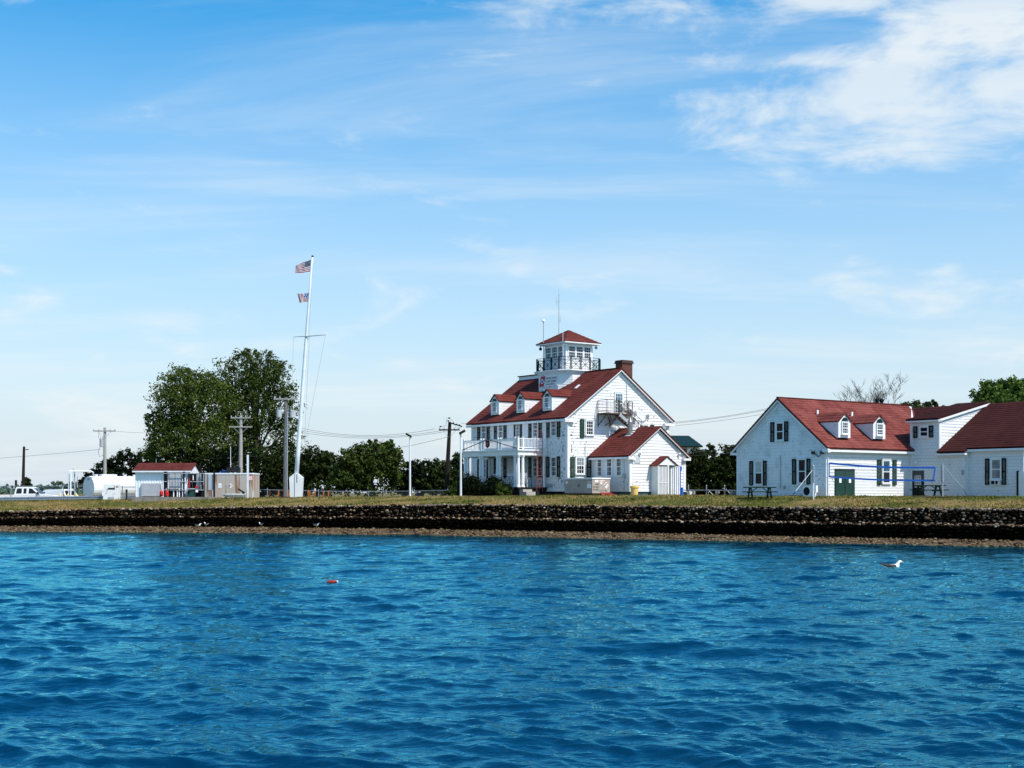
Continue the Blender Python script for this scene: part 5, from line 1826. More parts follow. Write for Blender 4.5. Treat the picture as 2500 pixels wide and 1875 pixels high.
def tree(name, label, px, Y, blobs_px, n, size, mat, trunk=.25, cat='tree', group=None, seed=1, depth=.8, bark='bark', limbs=True, base=None):
    """blobs given as (px, py, rx_px, rz_px) measured in the photo at distance Y; turned into metres about the trunk"""
    x = px_x(px, Y); z0 = ground_z(x, Y) if base is None else base
    t_ = thing(name, label, cat, (x, Y, z0), 0, group)
    r = random.Random(seed)
    m = Y / FPX
    bl = []
    for (bx, by, rx, rz) in blobs_px:
        c = (px_x(bx, Y) - x, r.uniform(-.25, .25) * rx * m, px_z(by, Y) - z0)
        bl.append((*c, rx * m, rx * m * depth, rz * m))
    top = max(b[2] for b in bl)
    tm = MB()
    tm.path([(0, 0, -.3), (.05, .03, top * .25), (-.04, 0, top * .55), (0, .05, top * .9)], [trunk * 1.15, trunk, trunk * .7, trunk * .25], 8)
    tm.build('trunk', bark, t_)
    if limbs:
        for b in bl:
            zb_ = min(max(.25 * top, b[2] * .45), top * .8)
            lm = MB(); mid = (b[0] * .45, b[1] * .45, (zb_ + b[2]) / 2 + .1)
            lm.path([(0, 0, zb_), mid, (b[0] * .95, b[1] * .95, b[2] + b[5] * .35)], [trunk * .5, trunk * .32, trunk * .1], 6)
            for q in range(5):
                e = (b[0] + r.uniform(-.8, .8) * b[3], b[1] + r.uniform(-.8, .8) * b[4], b[2] + r.uniform(-.4, .85) * b[5])
                lm.path([mid, ((mid[0] + e[0]) / 2, (mid[1] + e[1]) / 2, (mid[2] + e[2]) / 2 + .15), e], [trunk * .22, trunk * .14, trunk * .05], 5)
            lm.build('limb', bark, t_)
    cm = MB()
    leaf_cloud(cm, r, bl, n, size)
    cm.build('crown', mat, t_, fix=False)
    return t_


tree('poplar_tree', 'tall broad leafy tree behind the red roofed shed, left one of the pair', 470, 140, [
    (470, 952, 85, 55), (430, 992, 65, 66), (500, 1000, 90, 75), (406, 1052, 48, 50), (396, 1092, 42, 42), (450, 1085, 85, 65), (520, 1085, 80, 65), (445, 926, 36, 36), (500, 940, 34, 34), (378, 1030, 22, 28), (380, 1110, 25, 24)],
    27000, .155, 'leaf_poplar', .34, seed=3)
tree('poplar_tree', 'tall rounded leafy tree behind the flagpole, right one of the pair', 625, 143, [
    (620, 905, 72, 52), (585, 930, 55, 60), (660, 935, 60, 58), (620, 985, 95, 75), (690, 1000, 42, 60), (570, 1010, 60, 70), (640, 1070, 88, 70), (705, 1060, 28, 45), (560, 1080, 60, 60), (595, 872, 28, 20), (640, 868, 26, 18), (680, 905, 26, 26)],
    23000, .155, 'leaf_oak', .36, seed=4)
HEDGE = 'dark trees and thickets behind the station'
tree('dark_tree', 'low dark evergreen mass behind the white tank, sloping down left', 290, 150, [
    (340, 1125, 50, 28), (300, 1135, 45, 28), (260, 1150, 38, 26), (228, 1163, 28, 20), (290, 1175, 70, 26), (370, 1165, 50, 40), (215, 1180, 18, 16)], 9000, .20, 'leaf_hedge', .2, group=HEDGE, seed=5)
tree('dark_tree', 'dark thicket behind the stained concrete vault, under the tall trees', 510, 138, [
    (430, 1150, 60, 45), (500, 1145, 60, 50), (570, 1140, 60, 55), (470, 1185, 80, 26), (560, 1185, 70, 28)], 9000, .20, 'leaf_hedge', .2, group=HEDGE, seed=6)
tree('dark_tree', 'dark dense trees right behind the white flagpole base', 690, 139, [
    (640, 1150, 55, 55), (690, 1150, 55, 52), (640, 1190, 60, 22), (720, 1160, 45, 45), (700, 1190, 60, 22)], 9000, .20, 'leaf_dark', .2, group=HEDGE, seed=7)
tree('dark_tree', 'rounded dark tree just right of the flagpole box', 775, 138, [
    (770, 1130, 42, 38), (800, 1145, 40, 36), (745, 1150, 35, 36), (780, 1180, 62, 30)], 8000, .19, 'leaf_dark', .2, group=HEDGE, seed=8)
tree('bushy_tree', 'big bushy tree with ragged top left of the light poles', 905, 133, [
    (905, 1125, 60, 45), (870, 1140, 48, 45), (940, 1130, 42, 46), (905, 1165, 80, 42), (850, 1175, 45, 30), (915, 1090, 22, 16), (950, 1092, 14, 22), (962, 1115, 22, 26), (845, 1118, 22, 20), (880, 1095, 16, 14)], 14000, .19, 'leaf_oak', .22, group=HEDGE, seed=9)
tree('dark_tree', 'loose dark tree between the two white light poles', 1030, 136, [
    (1010, 1155, 28, 30), (1040, 1158, 30, 32), (1020, 1185, 50, 24), (1005, 1138, 12, 14), (985, 1180, 26, 26)], 5500, .19, 'leaf_hedge', .18, group=HEDGE, seed=10)
tree('dark_tree', 'dark tree behind the leaning utility pole beside the porch', 1100, 134, [
    (1072, 1150, 26, 34), (1112, 1142, 22, 34), (1095, 1170, 45, 34), (1120, 1180, 35, 28), (1060, 1180, 36, 26), (1115, 1118, 12, 12), (1070, 1132, 12, 12)], 6500, .19, 'leaf_dark', .18, group=HEDGE, seed=12)
tree('dark_tree', 'dark tree between the station annexe and the quarters gable, nearer the annexe', 1705, 122, [
    (1700, 1140, 38, 42), (1680, 1160, 28, 38), (1725, 1120, 24, 24), (1720, 1165, 45, 38), (1700, 1190, 50, 24), (1735, 1100, 14, 12)], 8000, .17, 'leaf_dark', .2, group=HEDGE, seed=13)
tree('dark_tree', 'dark tree hugging the left corner of the quarters gable', 1785, 121, [
    (1785, 1130, 32, 40), (1765, 1150, 36, 36), (1800, 1160, 40, 40), (1780, 1188, 50, 26), (1780, 1100, 18, 14)], 8000, .17, 'leaf_dark', .2, group=HEDGE, seed=14)
tree('leafy_tree', 'bright green leafy tree rising above the dark right wing roof', 2450, 128, [
    (2450, 960, 55, 35), (2405, 975, 32, 26), (2490, 965, 40, 38), (2450, 1010, 80, 50), (2520, 1000, 50, 50), (2425, 945, 22, 16), (2475, 940, 26, 16)], 13000, .19, 'leaf_bright', .25, group=None, seed=15)
tree('dark_tree', 'low dark tree tops over the ridge beside the bare tree', 2270, 132, [
    (2210, 1000, 26, 16), (2255, 998, 26, 16), (2300, 1005, 24, 16), (2340, 1010, 24, 12), (2285, 990, 12, 12), (2260, 1040, 80, 36)], 6500, .19, 'leaf_dark', .2, group=HEDGE, seed=16)


def bare_tree(label, px, Y, zbase, h, seed, spread=.5):
    x = px_x(px, Y)
    t_ = thing('bare_tree', label, 'tree', (x, Y, zbase), 0)
    r = random.Random(seed)
    tr = MB(); br = MB()

    def grow(mb, p, d, L, rad, lev):
        pts = [p]; q = p; dd = d
        for i in range(3):
            dd = (dd + Vector((r.uniform(-.16, .16), r.uniform(-.16, .16), r.uniform(-.02, .12)))).normalized()
            q = q + dd * (L / 3); pts.append(q)
        mb.path(pts, [rad, rad * .82, rad * .66, rad * .45], 5 if lev > 1 else 7, cap=False)
        if lev >= 6:
            return
        for i in range(r.choice((3, 3, 4))):
            k = r.choice((1, 2, 3, 3))
            a = r.uniform(0, 6.28)
            sp = Vector((math.cos(a), math.sin(a) * .7, .25)) * spread * r.uniform(.7, 1.3)
            grow(br, pts[k], (dd + sp).normalized(), L * r.uniform(.58, .78), max(.012, rad * .55), lev + 1)
    grow(tr, Vector((0, 0, -.2)), Vector((0, 0, 1)), h * .36, .13, 0)
    tr.build('trunk', 'bark_grey', t_)
    br.build('branches', 'bark_grey', t_)
    return t_


bare_tree('leafless grey tree behind the quarters roof, left of the two', 2132, 122, ground_z(px_x(2132, 122), 122), 11.0, 4, .62)
b2_ = bare_tree('leafless grey tree with a few leaf tufts behind the roof, right of the two', 2195, 122, ground_z(px_x(2195, 122), 122), 11.0, 12, .66)
lf = MB(); rr = random.Random(2)
leaf_cloud(lf, rr, [(-.8, 0, 7.4, .7, .5, .5), (1.2, 0, 7.9, .8, .5, .7), (2.0, .2, 8.3, .5, .4, .5), (.3, 0, 7.0, 1.2, .6, .4)], 700, .15)
lf.build('leaf_tufts', 'leaf_oak', b2_, fix=False)


def shrub(label, px, Y, blobs, n, size, mat, seed, frame=None):
    return tree('shrub', label, px, Y, blobs, n, size, mat, .05, cat='shrub', seed=seed, limbs=False)


shrub('rounded dark clipped shrub at the far end of the porch', 1150, 109.0, [(1150, 1187, 26, 26), (1165, 1195, 22, 18), (1140, 1200, 18, 14)], 6000, .09, 'leaf_hedge', 31)
shrub('dark clipped shrub in front of the middle of the porch', 1205, 106.2, [(1205, 1188, 26, 22), (1225, 1196, 22, 16), (1190, 1198, 20, 16)], 6000, .09, 'leaf_hedge', 32)
shrub('small light green straggly shrub before the porch corner', 1228, 104.6, [(1222, 1197, 10, 12), (1232, 1203, 16, 7), (1240, 1200, 12, 8), (1218, 1186, 5, 8)], 700, .10, 'leaf_shrub', 33)
shrub('weedy dark shrub at the foot of the left light pole row', 1105, 112, [(1112, 1200, 20, 14), (1100, 1205, 14, 9)], 1500, .10, 'leaf_oak', 34)

# far wooded shore to the left
fw = MB(); rr = random.Random(8)
bl = []
for i in range(46):
    x = -320 + i * 4.6 + rr.uniform(-2, 2); y = 620 + rr.uniform(-20, 20)
    hh = rr.uniform(3.5, 6.5)
    bl.append((x, y, 1.8 + hh * .45, rr.uniform(4, 6), 6, hh * .55))
for i in range(14):
    x = -150 + i * 6 + rr.uniform(-2, 2)
    bl.append((x, 340, 2.4, rr.uniform(4, 6), 4, rr.uniform(1.4, 2.6)))
leaf_cloud(fw, rr, bl, 26000, .8)
tag(fw.build('far_woods', 'far_green', fix=False), 'hazy green woods on the low far shore behind the parked vehicles', 'woods', kind='stuff')
tree('conifer', 'small dark conifer standing behind the lamp post at far left', 66, 200, [(66, 1182, 10, 14), (62, 1176, 7, 9), (72, 1186, 8, 8)], 900, .22, 'leaf_dark', .12, seed=41, limbs=False)

# ------------------------------------------------------------------ poles and wires
def insulator(mb, p):
    mb.lathe(p, [(.03, 0), (.06, .03), (.06, .07), (.04, .09), (.05, .12), (.02, .16)], 8)


def transformer(parent, p, h=.85, r=.24):
    o = MB().lathe(p, [(r * .9, 0), (r, .03), (r, h * .92), (r * 1.06, h * .93), (r * 1.06, h), (r * .3, h + .05)], 14).build('transformer', 'panel_grey' if r < .25 else 'pole_white', parent)
    b = MB()
    for a in (-.1, .1):
        b.lathe((p[0] + a, p[1], p[2] + h + .02), [(.03, 0), (.045, .08), (.03, .16), (.02, .26)], 7)
    b.build('bushing', 'grey_steel', o)
    return o


def upole(label, px, Y, ytop, lean=0.0, mat='wood_pole', r=.15, base=None):
    x = px_x(px, Y); z0 = ground_z(x, Y)
    h = px_z(ytop, Y) - z0
    t_ = thing('utility_pole', label, 'utility pole', (x, Y, z0), 0)
    MB().path([(0, 0, -.4), (lean * .5, 0, h * .5), (lean, 0, h)], [r * 1.15, r, r * .75], 10).build('pole', mat, t_)
    return t_, h


def crossarm(t_, p, half, mat, ins=True, braces=True):
    o = MB().box(p[0] - half, p[0] + half, p[1] - .20, p[1] - .09, p[2] - .06, p[2] + .06).build('crossarm', mat, t_)
    if ins:
        for k in (-.95, -.5, .5, .95):
            m_ = MB(); insulator(m_, (p[0] + k * half, p[1] - .145, p[2] + .061)); m_.build('insulator', 'panel_grey', o)
    if braces:
        for sg in (-1, 1):
            MB().bar((p[0] + sg * .62 * half, p[1] - .15, p[2] - .05), (p[0] + sg * .08, p[1] - .14, p[2] - .65), .03).build('brace', 'grey_steel', o)


P1, h1 = upole('weathered utility pole with one transformer behind the white tank', 256, 136, 1044, .0, 'wood_grey', .17)
crossarm(P1, (0, 0, h1 - .35), 1.12, 'wood_grey')
transformer(P1, (-.30, -.05, h1 - 1.95), .78, .21)
MB().path([(-.55, -.1, h1 - .4), (-.62, -.1, h1 - 1.0), (-.45, -.1, h1 - 1.2)], .015, 5).path([(-.5, -.1, h1 - 2.0), (-.65, -.1, h1 - 2.5), (-.5, -.1, h1 - 2.9), (-.1, -.1, h1 - 2.8)], .02, 5).build('jumper_wire', 'wire', P1)
P2, h2 = upole('grey utility pole with two crossarms in front of the tall trees', 587, 134, 1014, .05, 'wood_grey', .19)
crossarm(P2, (0.05, 0, h2 - .25), .98, 'wood_grey')
crossarm(P2, (0.04, 0, h2 - 1.15), 1.15, 'wood_grey', ins=False)
P3, h3 = upole('weathered pole with two transformers beside the flagpole', 696, 117, 970, .08, 'wood_pole', .17)
crossarm(P3, (.08, 0, h3 - .15), 1.02, 'wood_grey', braces=False)
transformer(P3, (-.52, -.05, h3 - 1.75), .62, .22); transformer(P3, (.62, -.05, h3 - 1.78), .62, .22)
MB().bar((-.5, -.05, h3 - 1.35), (.62, -.05, h3 - 1.35), .05).build('bracket', 'grey_steel', P3)
MB().tube((.18, -.12, -.2), (.20, -.12, h3 - 1.4), .075, .06, 8).build('conduit', 'galvanised', P3)
P4, h4 = upole('leaning dark utility pole with crossarms left of the porch', 1089, 121, 1030, .34, 'wood_dark', .19)
crossarm(P4, (.30, 0, h4 - .72), .92, 'wood_dark')
MB().bar((.34, -.2, h4 - .10), (1.45, -.1, h4 - .42), .09).build('crossarm', 'wood_dark', P4)
g = MB()
for p in ((.20, 0, h4 + .02), (.28, 0, h4 + .28), (.65, -.2, h4 - .2), (.95, -.2, h4 - .3), (1.2, -.2, h4 - .36), (-.5, -.1, h4 - .5)):
    g.lathe(p, [(.04, 0), (.09, .04), (.09, .09), (.04, .13)], 8)
g.path([(.28, 0, h4 + .35), (.05, 0, h4 + .25), (0, 0, h4 - .35), (-.5, 0, h4 - .4)], .014, 5)
g.path([(.28, 0, h4 + .35), (.6, 0, h4 + .1), (.9, 0, h4 - .55), (1.4, 0, h4 - .45)], .014, 5)
g.build('insulators_and_jumpers', 'dark_metal', P4)
P5, h5 = upole('plain dark post with a small lamp arm at far left', 55, 142, 1090, .16, 'wood_dark', .16)
MB().bar((.15, -.05, h5 - .35), (.48, -.05, h5 - .30), .05).box(.40, .62, -.15, .05, h5 - .36, h5 - .28).build('lamp_arm', 'dark_metal', P5)
P6, h6 = upole('stub of a dark wooden pole standing at the left edge', 39, 190, 1172, 0, 'wood_dark', .2)


def wire(label, pts, sag, mat='wire', r=.016):
    g = MB()
    for a, b in zip(pts[:-1], pts[1:]):
        a, b = Vector(a), Vector(b)
        L = []
        for i in range(17):
            f = i / 16; q = a.lerp(b, f); q.z -= sag * 4 * f * (1 - f); L.append(q)
        g.path(L, r, 4)
    o = g.build('overhead_wire', mat)
    tag(o, label, 'wire', 'overhead wires')
    return o


def ppt(px, py, Y):
    return (px_x(px, Y), Y, px_z(py, Y))


wire('thin overhead wire running left from the tank pole to the frame edge', [ppt(-120, 1126, 150), ppt(245, 1097, 136)], .1)
wire('overhead wire from the tank pole crossarm into the tall tree', [ppt(284, 1053, 136), ppt(420, 1056, 138)], .1)
wire('uppermost of three sagging wires between flagpole and leaning dark pole', [ppt(715, 1040, 130), ppt(1062, 1047, 121)], .75)
wire('middle one of three sagging wires between flagpole and leaning dark pole', [ppt(715, 1046, 130), ppt(1085, 1050, 121)], .70)
wire('lowest of three sagging wires between flagpole and leaning dark pole', [ppt(715, 1052, 130), ppt(1092, 1053, 121)], .65)
wire('thin wire from the leaning dark pole down over the bushy tree', [ppt(930, 1100, 128), ppt(1095, 1066, 121)], .1)
wire('short wire from the leaning pole to the station eave', [ppt(1127, 1034, 121), ppt(1160, 1037, 117)], .0)
wire('upper wire rising from station house to quarters roof', [ppt(1632, 1032, 118), ppt(1880, 996, 116)], .15)
wire('second wire rising from station house to quarters roof, just below the upper', [ppt(1632, 1035, 118), ppt(1880, 999, 116)], .12)
wire('lower wire rising from station house to quarters roof', [ppt(1632, 1041, 118), ppt(1880, 1008, 116)], .1)
wire('low thick cable between annexe and quarters over the dark trees', [ppt(1655, 1106, 117), ppt(1800, 1094, 117)], .05, r=.025)
wire('second low cable between annexe and quarters under the first', [ppt(1655, 1113, 117), ppt(1800, 1105, 117)], .05, r=.02)


def light_pole(label, px, Y, ytop, flip):
    x = px_x(px, Y); z0 = ground_z(x, Y); h = px_z(ytop, Y) - z0
    t_ = thing('light_pole', label, 'light pole', (x, Y, z0), 0, 'white light poles on the lawn')
    MB().tube((0, 0, 0), (0, 0, h), .085, .065, 10).build('pole', 'pole_white', t_)
    MB().box(-.22, .22, -.22, .22, -.2, .07).build('base', 'concrete', t_)
    s = -1 if flip else 1
    hd = MB().hexa([(-.10 * s, -.2, h + .10), (.36 * s, -.25, h + .36), (.36 * s, .25, h + .36), (-.10 * s, .2, h + .10), (-.14 * s, -.2, h + .28), (.30 * s, -.25, h + .52), (.30 * s, .25, h + .52), (-.14 * s, .2, h + .28)]).build('lamp_head', 'lamp_head', t_)
    MB().tube((0, 0, h - .02), (0, 0, h + .2), .04, n=6).build('knuckle', 'dark_metal', t_)
    return t_


light_pole('white light pole with dark floodlight left of the leaning utility pole', 1001, 113, 1072, True)
light_pole('white light pole with dark floodlight beside the porch', 1125, 103.5, 1065, False)

# ------------------------------------------------------------------ flagpole
YF = 111.0
fx0 = px_x(723, YF); fz0 = ground_z(fx0, YF)
fp = thing('flagpole', 'tall leaning grey flagpole with yardarm in a white wooden box', 'flagpole', (fx0, YF, fz0), 0)


def fpt(px, py, dy=0.0):
    return Vector((px_x(px, YF) - fx0, dy, px_z(py, YF) - fz0))


MB().path([fpt(723, 1175), fpt(728, 1100), fpt(745, 860), fpt(755, 730), fpt(763, 628)], [.185, .18, .13, .10, .07], 12).build('pole', 'pole_white', fp, smooth=True)
MB().lathe(fpt(763, 628), [(.05, 0), (.10, .05), (.10, .10), (.03, .16)], 8).build('truck_cap', 'dark_metal', fp)
pts = [fpt(710, 1214, -.42), fpt(708, 1166, -.42), fpt(720, 1156, -.42), fpt(728, 1156, -.42), fpt(740, 1166, -.42), fpt(737.5, 1214, -.42)]
bx = MB().prism(pts, (0, .8, 0)).build('base_box', 'white_trim', fp)
MB().bar(fpt(721.5, 1157, -.43), fpt(721, 1212, -.43), .03, .02).bar(fpt(727, 1158, -.43), fpt(727, 1178, -.43), .05, .02).build('box_seam', 'brown_steel', bx)
MB().path([fpt(717, 823, -.15), fpt(755, 821, -.15), fpt(795, 818, -.15)], [.03, .05, .03], 8).build('yardarm', 'grey_steel', fp)
hy = MB()
hy.tube(fpt(717, 823, -.15), fpt(714, 935, -.1), .010, n=4); hy.tube(fpt(795, 818, -.15), fpt(742, 1100, -.1), .012, n=4)
hy.tube(fpt(756, 822, -.16), fpt(744, 1080, -.16), .012, n=4); hy.tube(fpt(764, 640, -.1), fpt(754, 830, -.12), .010, n=4)
hy.build('halyard', 'wire_grey', fp)


def flag(label, corners, mat, seed, ripple):
    """corners: hoist top, hoist bottom, fly bottom, fly top (photo px); cloth with ripples in depth"""
    ht, hb, fb, ft = [fpt(*c) for c in corners]
    o = thing('flag', label, 'flag', (fx0, YF, fz0), 0, 'flags flying from the flagpole')
    mb = MB(); nu, nv = 26, 12
    r = random.Random(seed)

    def P(u, v):
        a = ht.lerp(ft, u); b = hb.lerp(fb, u)
        p = b.lerp(a, v)
        wv = ripple * (.25 + u) * math.sin(u * 9.0 + v * 2.4 + seed) + ripple * .5 * u * math.sin(u * 17 - v * 4)
        return Vector((p.x, p.y + wv, p.z + .05 * u * math.sin(u * 8 + v * 3 + seed)))
    for i in range(nu):
        for j in range(nv):
            u0, u1, v0, v1 = i / nu, (i + 1) / nu, j / nv, (j + 1) / nv
            mb.quad(P(u0, v0), P(u1, v0), P(u1, v1), P(u0, v1), [(u0, v0), (u1, v0), (u1, v1), (u0, v1)])
    c = mb.build('cloth', mat, o, smooth=True, fix=False)
    for m_ in (ht, hb):
        MB().lathe(m_ + Vector((.03, 0, 0)), [(.03, -.02), (.03, .02)], 6).build('clip', 'chrome', o)
    return o


flag('striped flag with dark starred canton flying left at the top of the pole', [(759.5, 634), (757, 663), (720, 668), (722, 648)], 'flag_stars', 1, .05)
flag('smaller vertically striped ensign flying left below the starred flag', [(753.5, 715), (752, 737), (730, 738.5), (725, 718)], 'flag_ensign', 4, .05)

# bed of soil with orange stakes round the flagpole
x0, x1 = px_x(655, 112), px_x(800, 112)
bd = MB(); zf = ground_z((x0 + x1) / 2, 112)
bd.box(x0, x1, 110.6, 113.4, zf - .3, zf + .10)
tag(bd.build('planting_bed', 'soil'), 'low reddish brown soil bed round the foot of the flagpole', 'planting bed')
stk = ['left end of the bed', 'bed left of the transformer pole', 'bed between transformer pole and flagpole box', 'bed just right of the flagpole box', 'bed right of the box, second of a close pair', 'bed beyond that close pair', 'lawn by the fence gate post', 'lawn right of the gate post, thin and low']
for (px, hh), s in zip(((658, .62), (680, .62), (703.5, .62), (752.5, .60), (756.5, .52), (769, .50), (802, .56), (790, .46)), stk):
    x = px_x(px, 113.0); z = ground_z(x, 113.0)
    o = thing('wooden_stake', 'orange brown wooden stake at the ' + s, 'stake', (x, 113.0, z), 0, 'orange stakes round the flagpole')
    MB().box(-.05, .05, -.04, .04, -.2, hh).build('stake_body', 'orange_wood', o)
    MB().prism([(-.05, -.04, hh), (.05, -.04, hh), (.05, .04, hh), (-.05, .04, hh)], (0, 0, .02)).build('stake_cap', 'orange_wood', o)


# ------------------------------------------------------------------ fences
def pipe_fence(label, px0, px1, Y0, Y1, ytop0, ytop1, posts, r=.035, mesh=True, midrail=False, mat='galvanised', post_extra=.0):
    a = Vector(gpos(px0, Y0)); b = Vector(gpos(px1, Y1))
    za, zb_ = px_z(ytop0, Y0), px_z(ytop1, Y1)
    t_ = thing('chain_link_fence', label, 'fence', a, 0)
    la = Vector((0, 0, za - a.z)); lb = Vector((b.x - a.x, b.y - a.y, zb_ - a.z))
    MB().tube(la, lb, r, n=6).build('top_rail', mat, t_)
    for px in posts:
        f = (px - px0) / (px1 - px0)
        p = la.lerp(lb, f); g = ground_z(a.x + p.x, a.y + p.y) - a.z
        MB().tube((p.x, p.y, g - .2), (p.x, p.y, p.z + post_extra), r * 1.15, n=7).lathe((p.x, p.y, p.z + post_extra), [(r * 1.3, 0), (r * .8, .05)], 7).build('post', mat, t_)
    if mesh:
        L = (lb - la).length; n = int(L / .16); g = MB()
        gz = ground_z(a.x, a.y) - a.z
        hh = la.z - gz
        st = int(round(hh / .16))
        for i in range(-st, n):
            for sg in (0, 1):
                f0, f1 = i / n, (i + st) / n
                k0 = max(0, -i / st) if i < 0 else 0; k1 = min(1, (n - i) / st) if i + st > n else 1
                A = la.lerp(lb, f0 + (f1 - f0) * k0); B = la.lerp(lb, f0 + (f1 - f0) * k1)
                zA, zB = (gz + hh * k0, gz + hh * k1) if sg == 0 else (la.z - hh * k0, la.z - hh * k1)
                g.tube((A.x, A.y, zA), (B.x, B.y, zB), .0022, n=3, cap=False)
        tag(g.build('chain_link', mat, t_, fix=False), kind='stuff')
    return t_


pipe_fence('tall chain link fence in front of the white pickup', -60, 252, 121, 115, 1187, 1187, (-40, 30, 99, 158), post_extra=.03)
pipe_fence('chain link fence between the rusty cabinet and the shed', 225, 331, 114.6, 112.5, 1188.5, 1189, (231, 299), post_extra=.05)
pipe_fence('low pipe fence from the concrete vault to the gate post', 622, 778, 119, 118, 1195, 1199, (653, 778), r=.03, post_extra=.12)
pipe_fence('low pipe fence gate panel right of the flagpole', 782, 858, 118, 118, 1199, 1200, (820, 857), r=.028)
pipe_fence('low pipe fence gate panel left of the bushy tree foot', 861, 938, 118, 118, 1200, 1200, (862, 900, 937), r=.028)
pipe_fence('low pipe fence running behind the light pole to the dark pole', 941, 1104, 118, 116, 1200, 1197, (942, 1012, 1093), r=.028, post_extra=.1)
f_ = pipe_fence('low braced pipe fence between annexe and quarters', 1668, 1802, 104, 100, 1196.5, 1197.5, (1681, 1726, 1770), r=.035, mesh=False, post_extra=.35)
for px in (1683, 1728, 1773):
    a = f_.location; Yq = 104 - 4 * (px - 1668) / 134
    xx = px_x(px, Yq) - a.x; yy = Yq - a.y
    MB().tube((xx, yy, .45), (xx + .45, yy, .0), .025, n=6).build('brace', 'galvanised', f_)
for (px, lab) in ((1694, 'short grey post stub under the braced fence, left'), (1749, 'paler short post stub under the braced fence, right')):
    p = gpos(px, 101.5)
    o = thing('post_stub', lab, 'post', p, 0, 'post stubs under the braced fence')
    MB().box(-.09, .0, -.06, .06, -.2, .38).build('timber', 'wood_pole', o)
    MB().box(.003, .10, -.06, .06, -.2, .36).build('timber', 'wood_grey', o)

# highway guard rail
a = Vector(gpos(-90, 112)); 
gr_ = thing('guard_rail', 'blue grey metal guard rail along the lawn edge at left', 'guard rail', a, 0)
def rail_run(px0, px1, Y0, Y1, y0, y1):
    A = Vector(ppt(px0, y0, Y0)) - a; B = Vector(ppt(px1, y1, Y1)) - a
    pr = [(0, .15), (-.045, .11), (-.045, .05), (0, .0), (-.045, -.05), (-.045, -.11), (0, -.15)]
    g = MB()
    for (d0, z0), (d1, z1_) in zip(pr[:-1], pr[1:]):
        g.quad(A + Vector((0, d0, z0)), B + Vector((0, d0, z0)), B + Vector((0, d1, z1_)), A + Vector((0, d1, z1_)))
    g.build('beam', 'galvanised', gr_, fix=False)
    k = max(1, int((B - A).length / 3.2))
    for i in range(k + 1):
        q = A.lerp(B, (i + .3) / (k + .6))
        z = ground_z(q.x + a.x, q.y + a.y) - a.z
        MB().box(q.x - .05, q.x + .05, q.y + .02, q.y + .16, z - .2, q.z + .12).build('post', 'galvanised', gr_)
rail_run(-90, 252, 112, 110.5, 1220, 1214.5); rail_run(290, 332, 110.3, 110, 1214.5, 1213.5)
# ------------------------------------------------------------------ fuel yard
YT = 114.0
tk0 = Vector(gpos(206, YT)); 
tank = thing('fuel_tank', 'white horizontal cylindrical fuel tank left of the shed', 'tank', tk0, 0)
m = YT / FPX
R_ = .98; cz = R_ + .05
L_ = px_x(345, YT) - px_x(222, YT)
x_ = px_x(222, YT) - tk0.x
def ell(x, r, n=28):
    return [(x, r * math.cos(2 * math.pi * i / n), cz + r * math.sin(2 * math.pi * i / n)) for i in range(n)]
tb_ = MB()
TROT = .80        # the tank runs slightly away from the shore; its left end faces us
ends = [(0, .0), (0, R_ * .97), (.05, R_), (L_ + 1.2, R_)]
tb_.lathe((0, 0, cz), [(R_ * .98, -.10), (R_, 0), (R_, L_ + 1.2), (R_ * .95, L_ + 1.35)], 28, 'x')
body = tb_.build('shell', 'white_metal', tank)
tank.location = (px_x(219, YT), YT, tk0.z); tank.rotation_euler = (0, 0, TROT)
EW = Wall((-.105, 0, 0), (0, -1, 0), (-1, 0, 0))
text_part('lettering', '137', EW, -.28, .004, cz + .62, .18, 'sign_black', body, width=.5)
for i in range(5):
    x = .6 + i * .9
    MB().lathe((x, 0, cz + R_ - .02), [(.12, 0), (.12, .10), (.16, .11), (.16, .16)], 10).build('top_fitting', 'white_metal', tank)
MB().box(1.0, 2.3, -.25, .25, cz + R_ + .02, cz + R_ + .16).build('walkway', 'white_metal', tank)
for x in (.8, L_):
    MB().box(x - .15, x + .15, -.9, .9, -.3, .6).build('saddle', 'white_metal', tank)
pp = MB()
p3 = lambda px, py, Y: Vector(ppt(px, py, Y))
vp = thing('vent_pipe', 'white bent vent pipe arching over the left end of the tank', 'pipe', gpos(170, 112.6), 0)
o_ = Vector(vp.location)
MB().path([p3(168, 1224, 112.6) - o_, p3(168, 1152, 112.6) - o_, p3(170, 1150.5, 112.6) - o_, p3(222, 1150.5, 113.2) - o_, p3(227, 1153, 113.4) - o_, p3(228.5, 1163, 113.6) - o_], .065, 8).build('pipe', 'white_metal', vp)
MB().tube(p3(172.5, 1224, 112.5) - o_, p3(172.5, 1152, 112.5) - o_, .06, n=8).build('riser', 'white_metal', vp)
MB().tube(p3(182.5, 1216, 113) - o_, p3(182, 1149, 113) - o_, .055, n=7).tube(p3(179, 1149, 113) - o_, p3(179, 1143, 113) - o_, .04, n=6).build('grey_standpipe', 'grey_steel', vp)
MB().tube(p3(189, 1190, 113) - o_, p3(189, 1163, 113) - o_, .04, n=6).build('side_pipe', 'grey_steel', vp)

for (px, s) in ((146, 'leftmost, behind the guard rail'), (166, 'middle one, at the foot of the bent pipe'), (186, 'rightmost, before the grey tank skirt')):
    p = gpos(px, 112.2)
    o = thing('bollard', 'short yellow bollard, ' + s, 'bollard', p, 0, 'yellow bollards by the tank')
    MB().lathe((0, 0, -.1), [(.09, 0), (.09, .55), (.05, .62)], 10).build('bollard_body', 'yellow', o)
    MB().lathe((0, 0, .30), [(.093, 0), (.093, .06)], 10).build('band', 'paper', o)

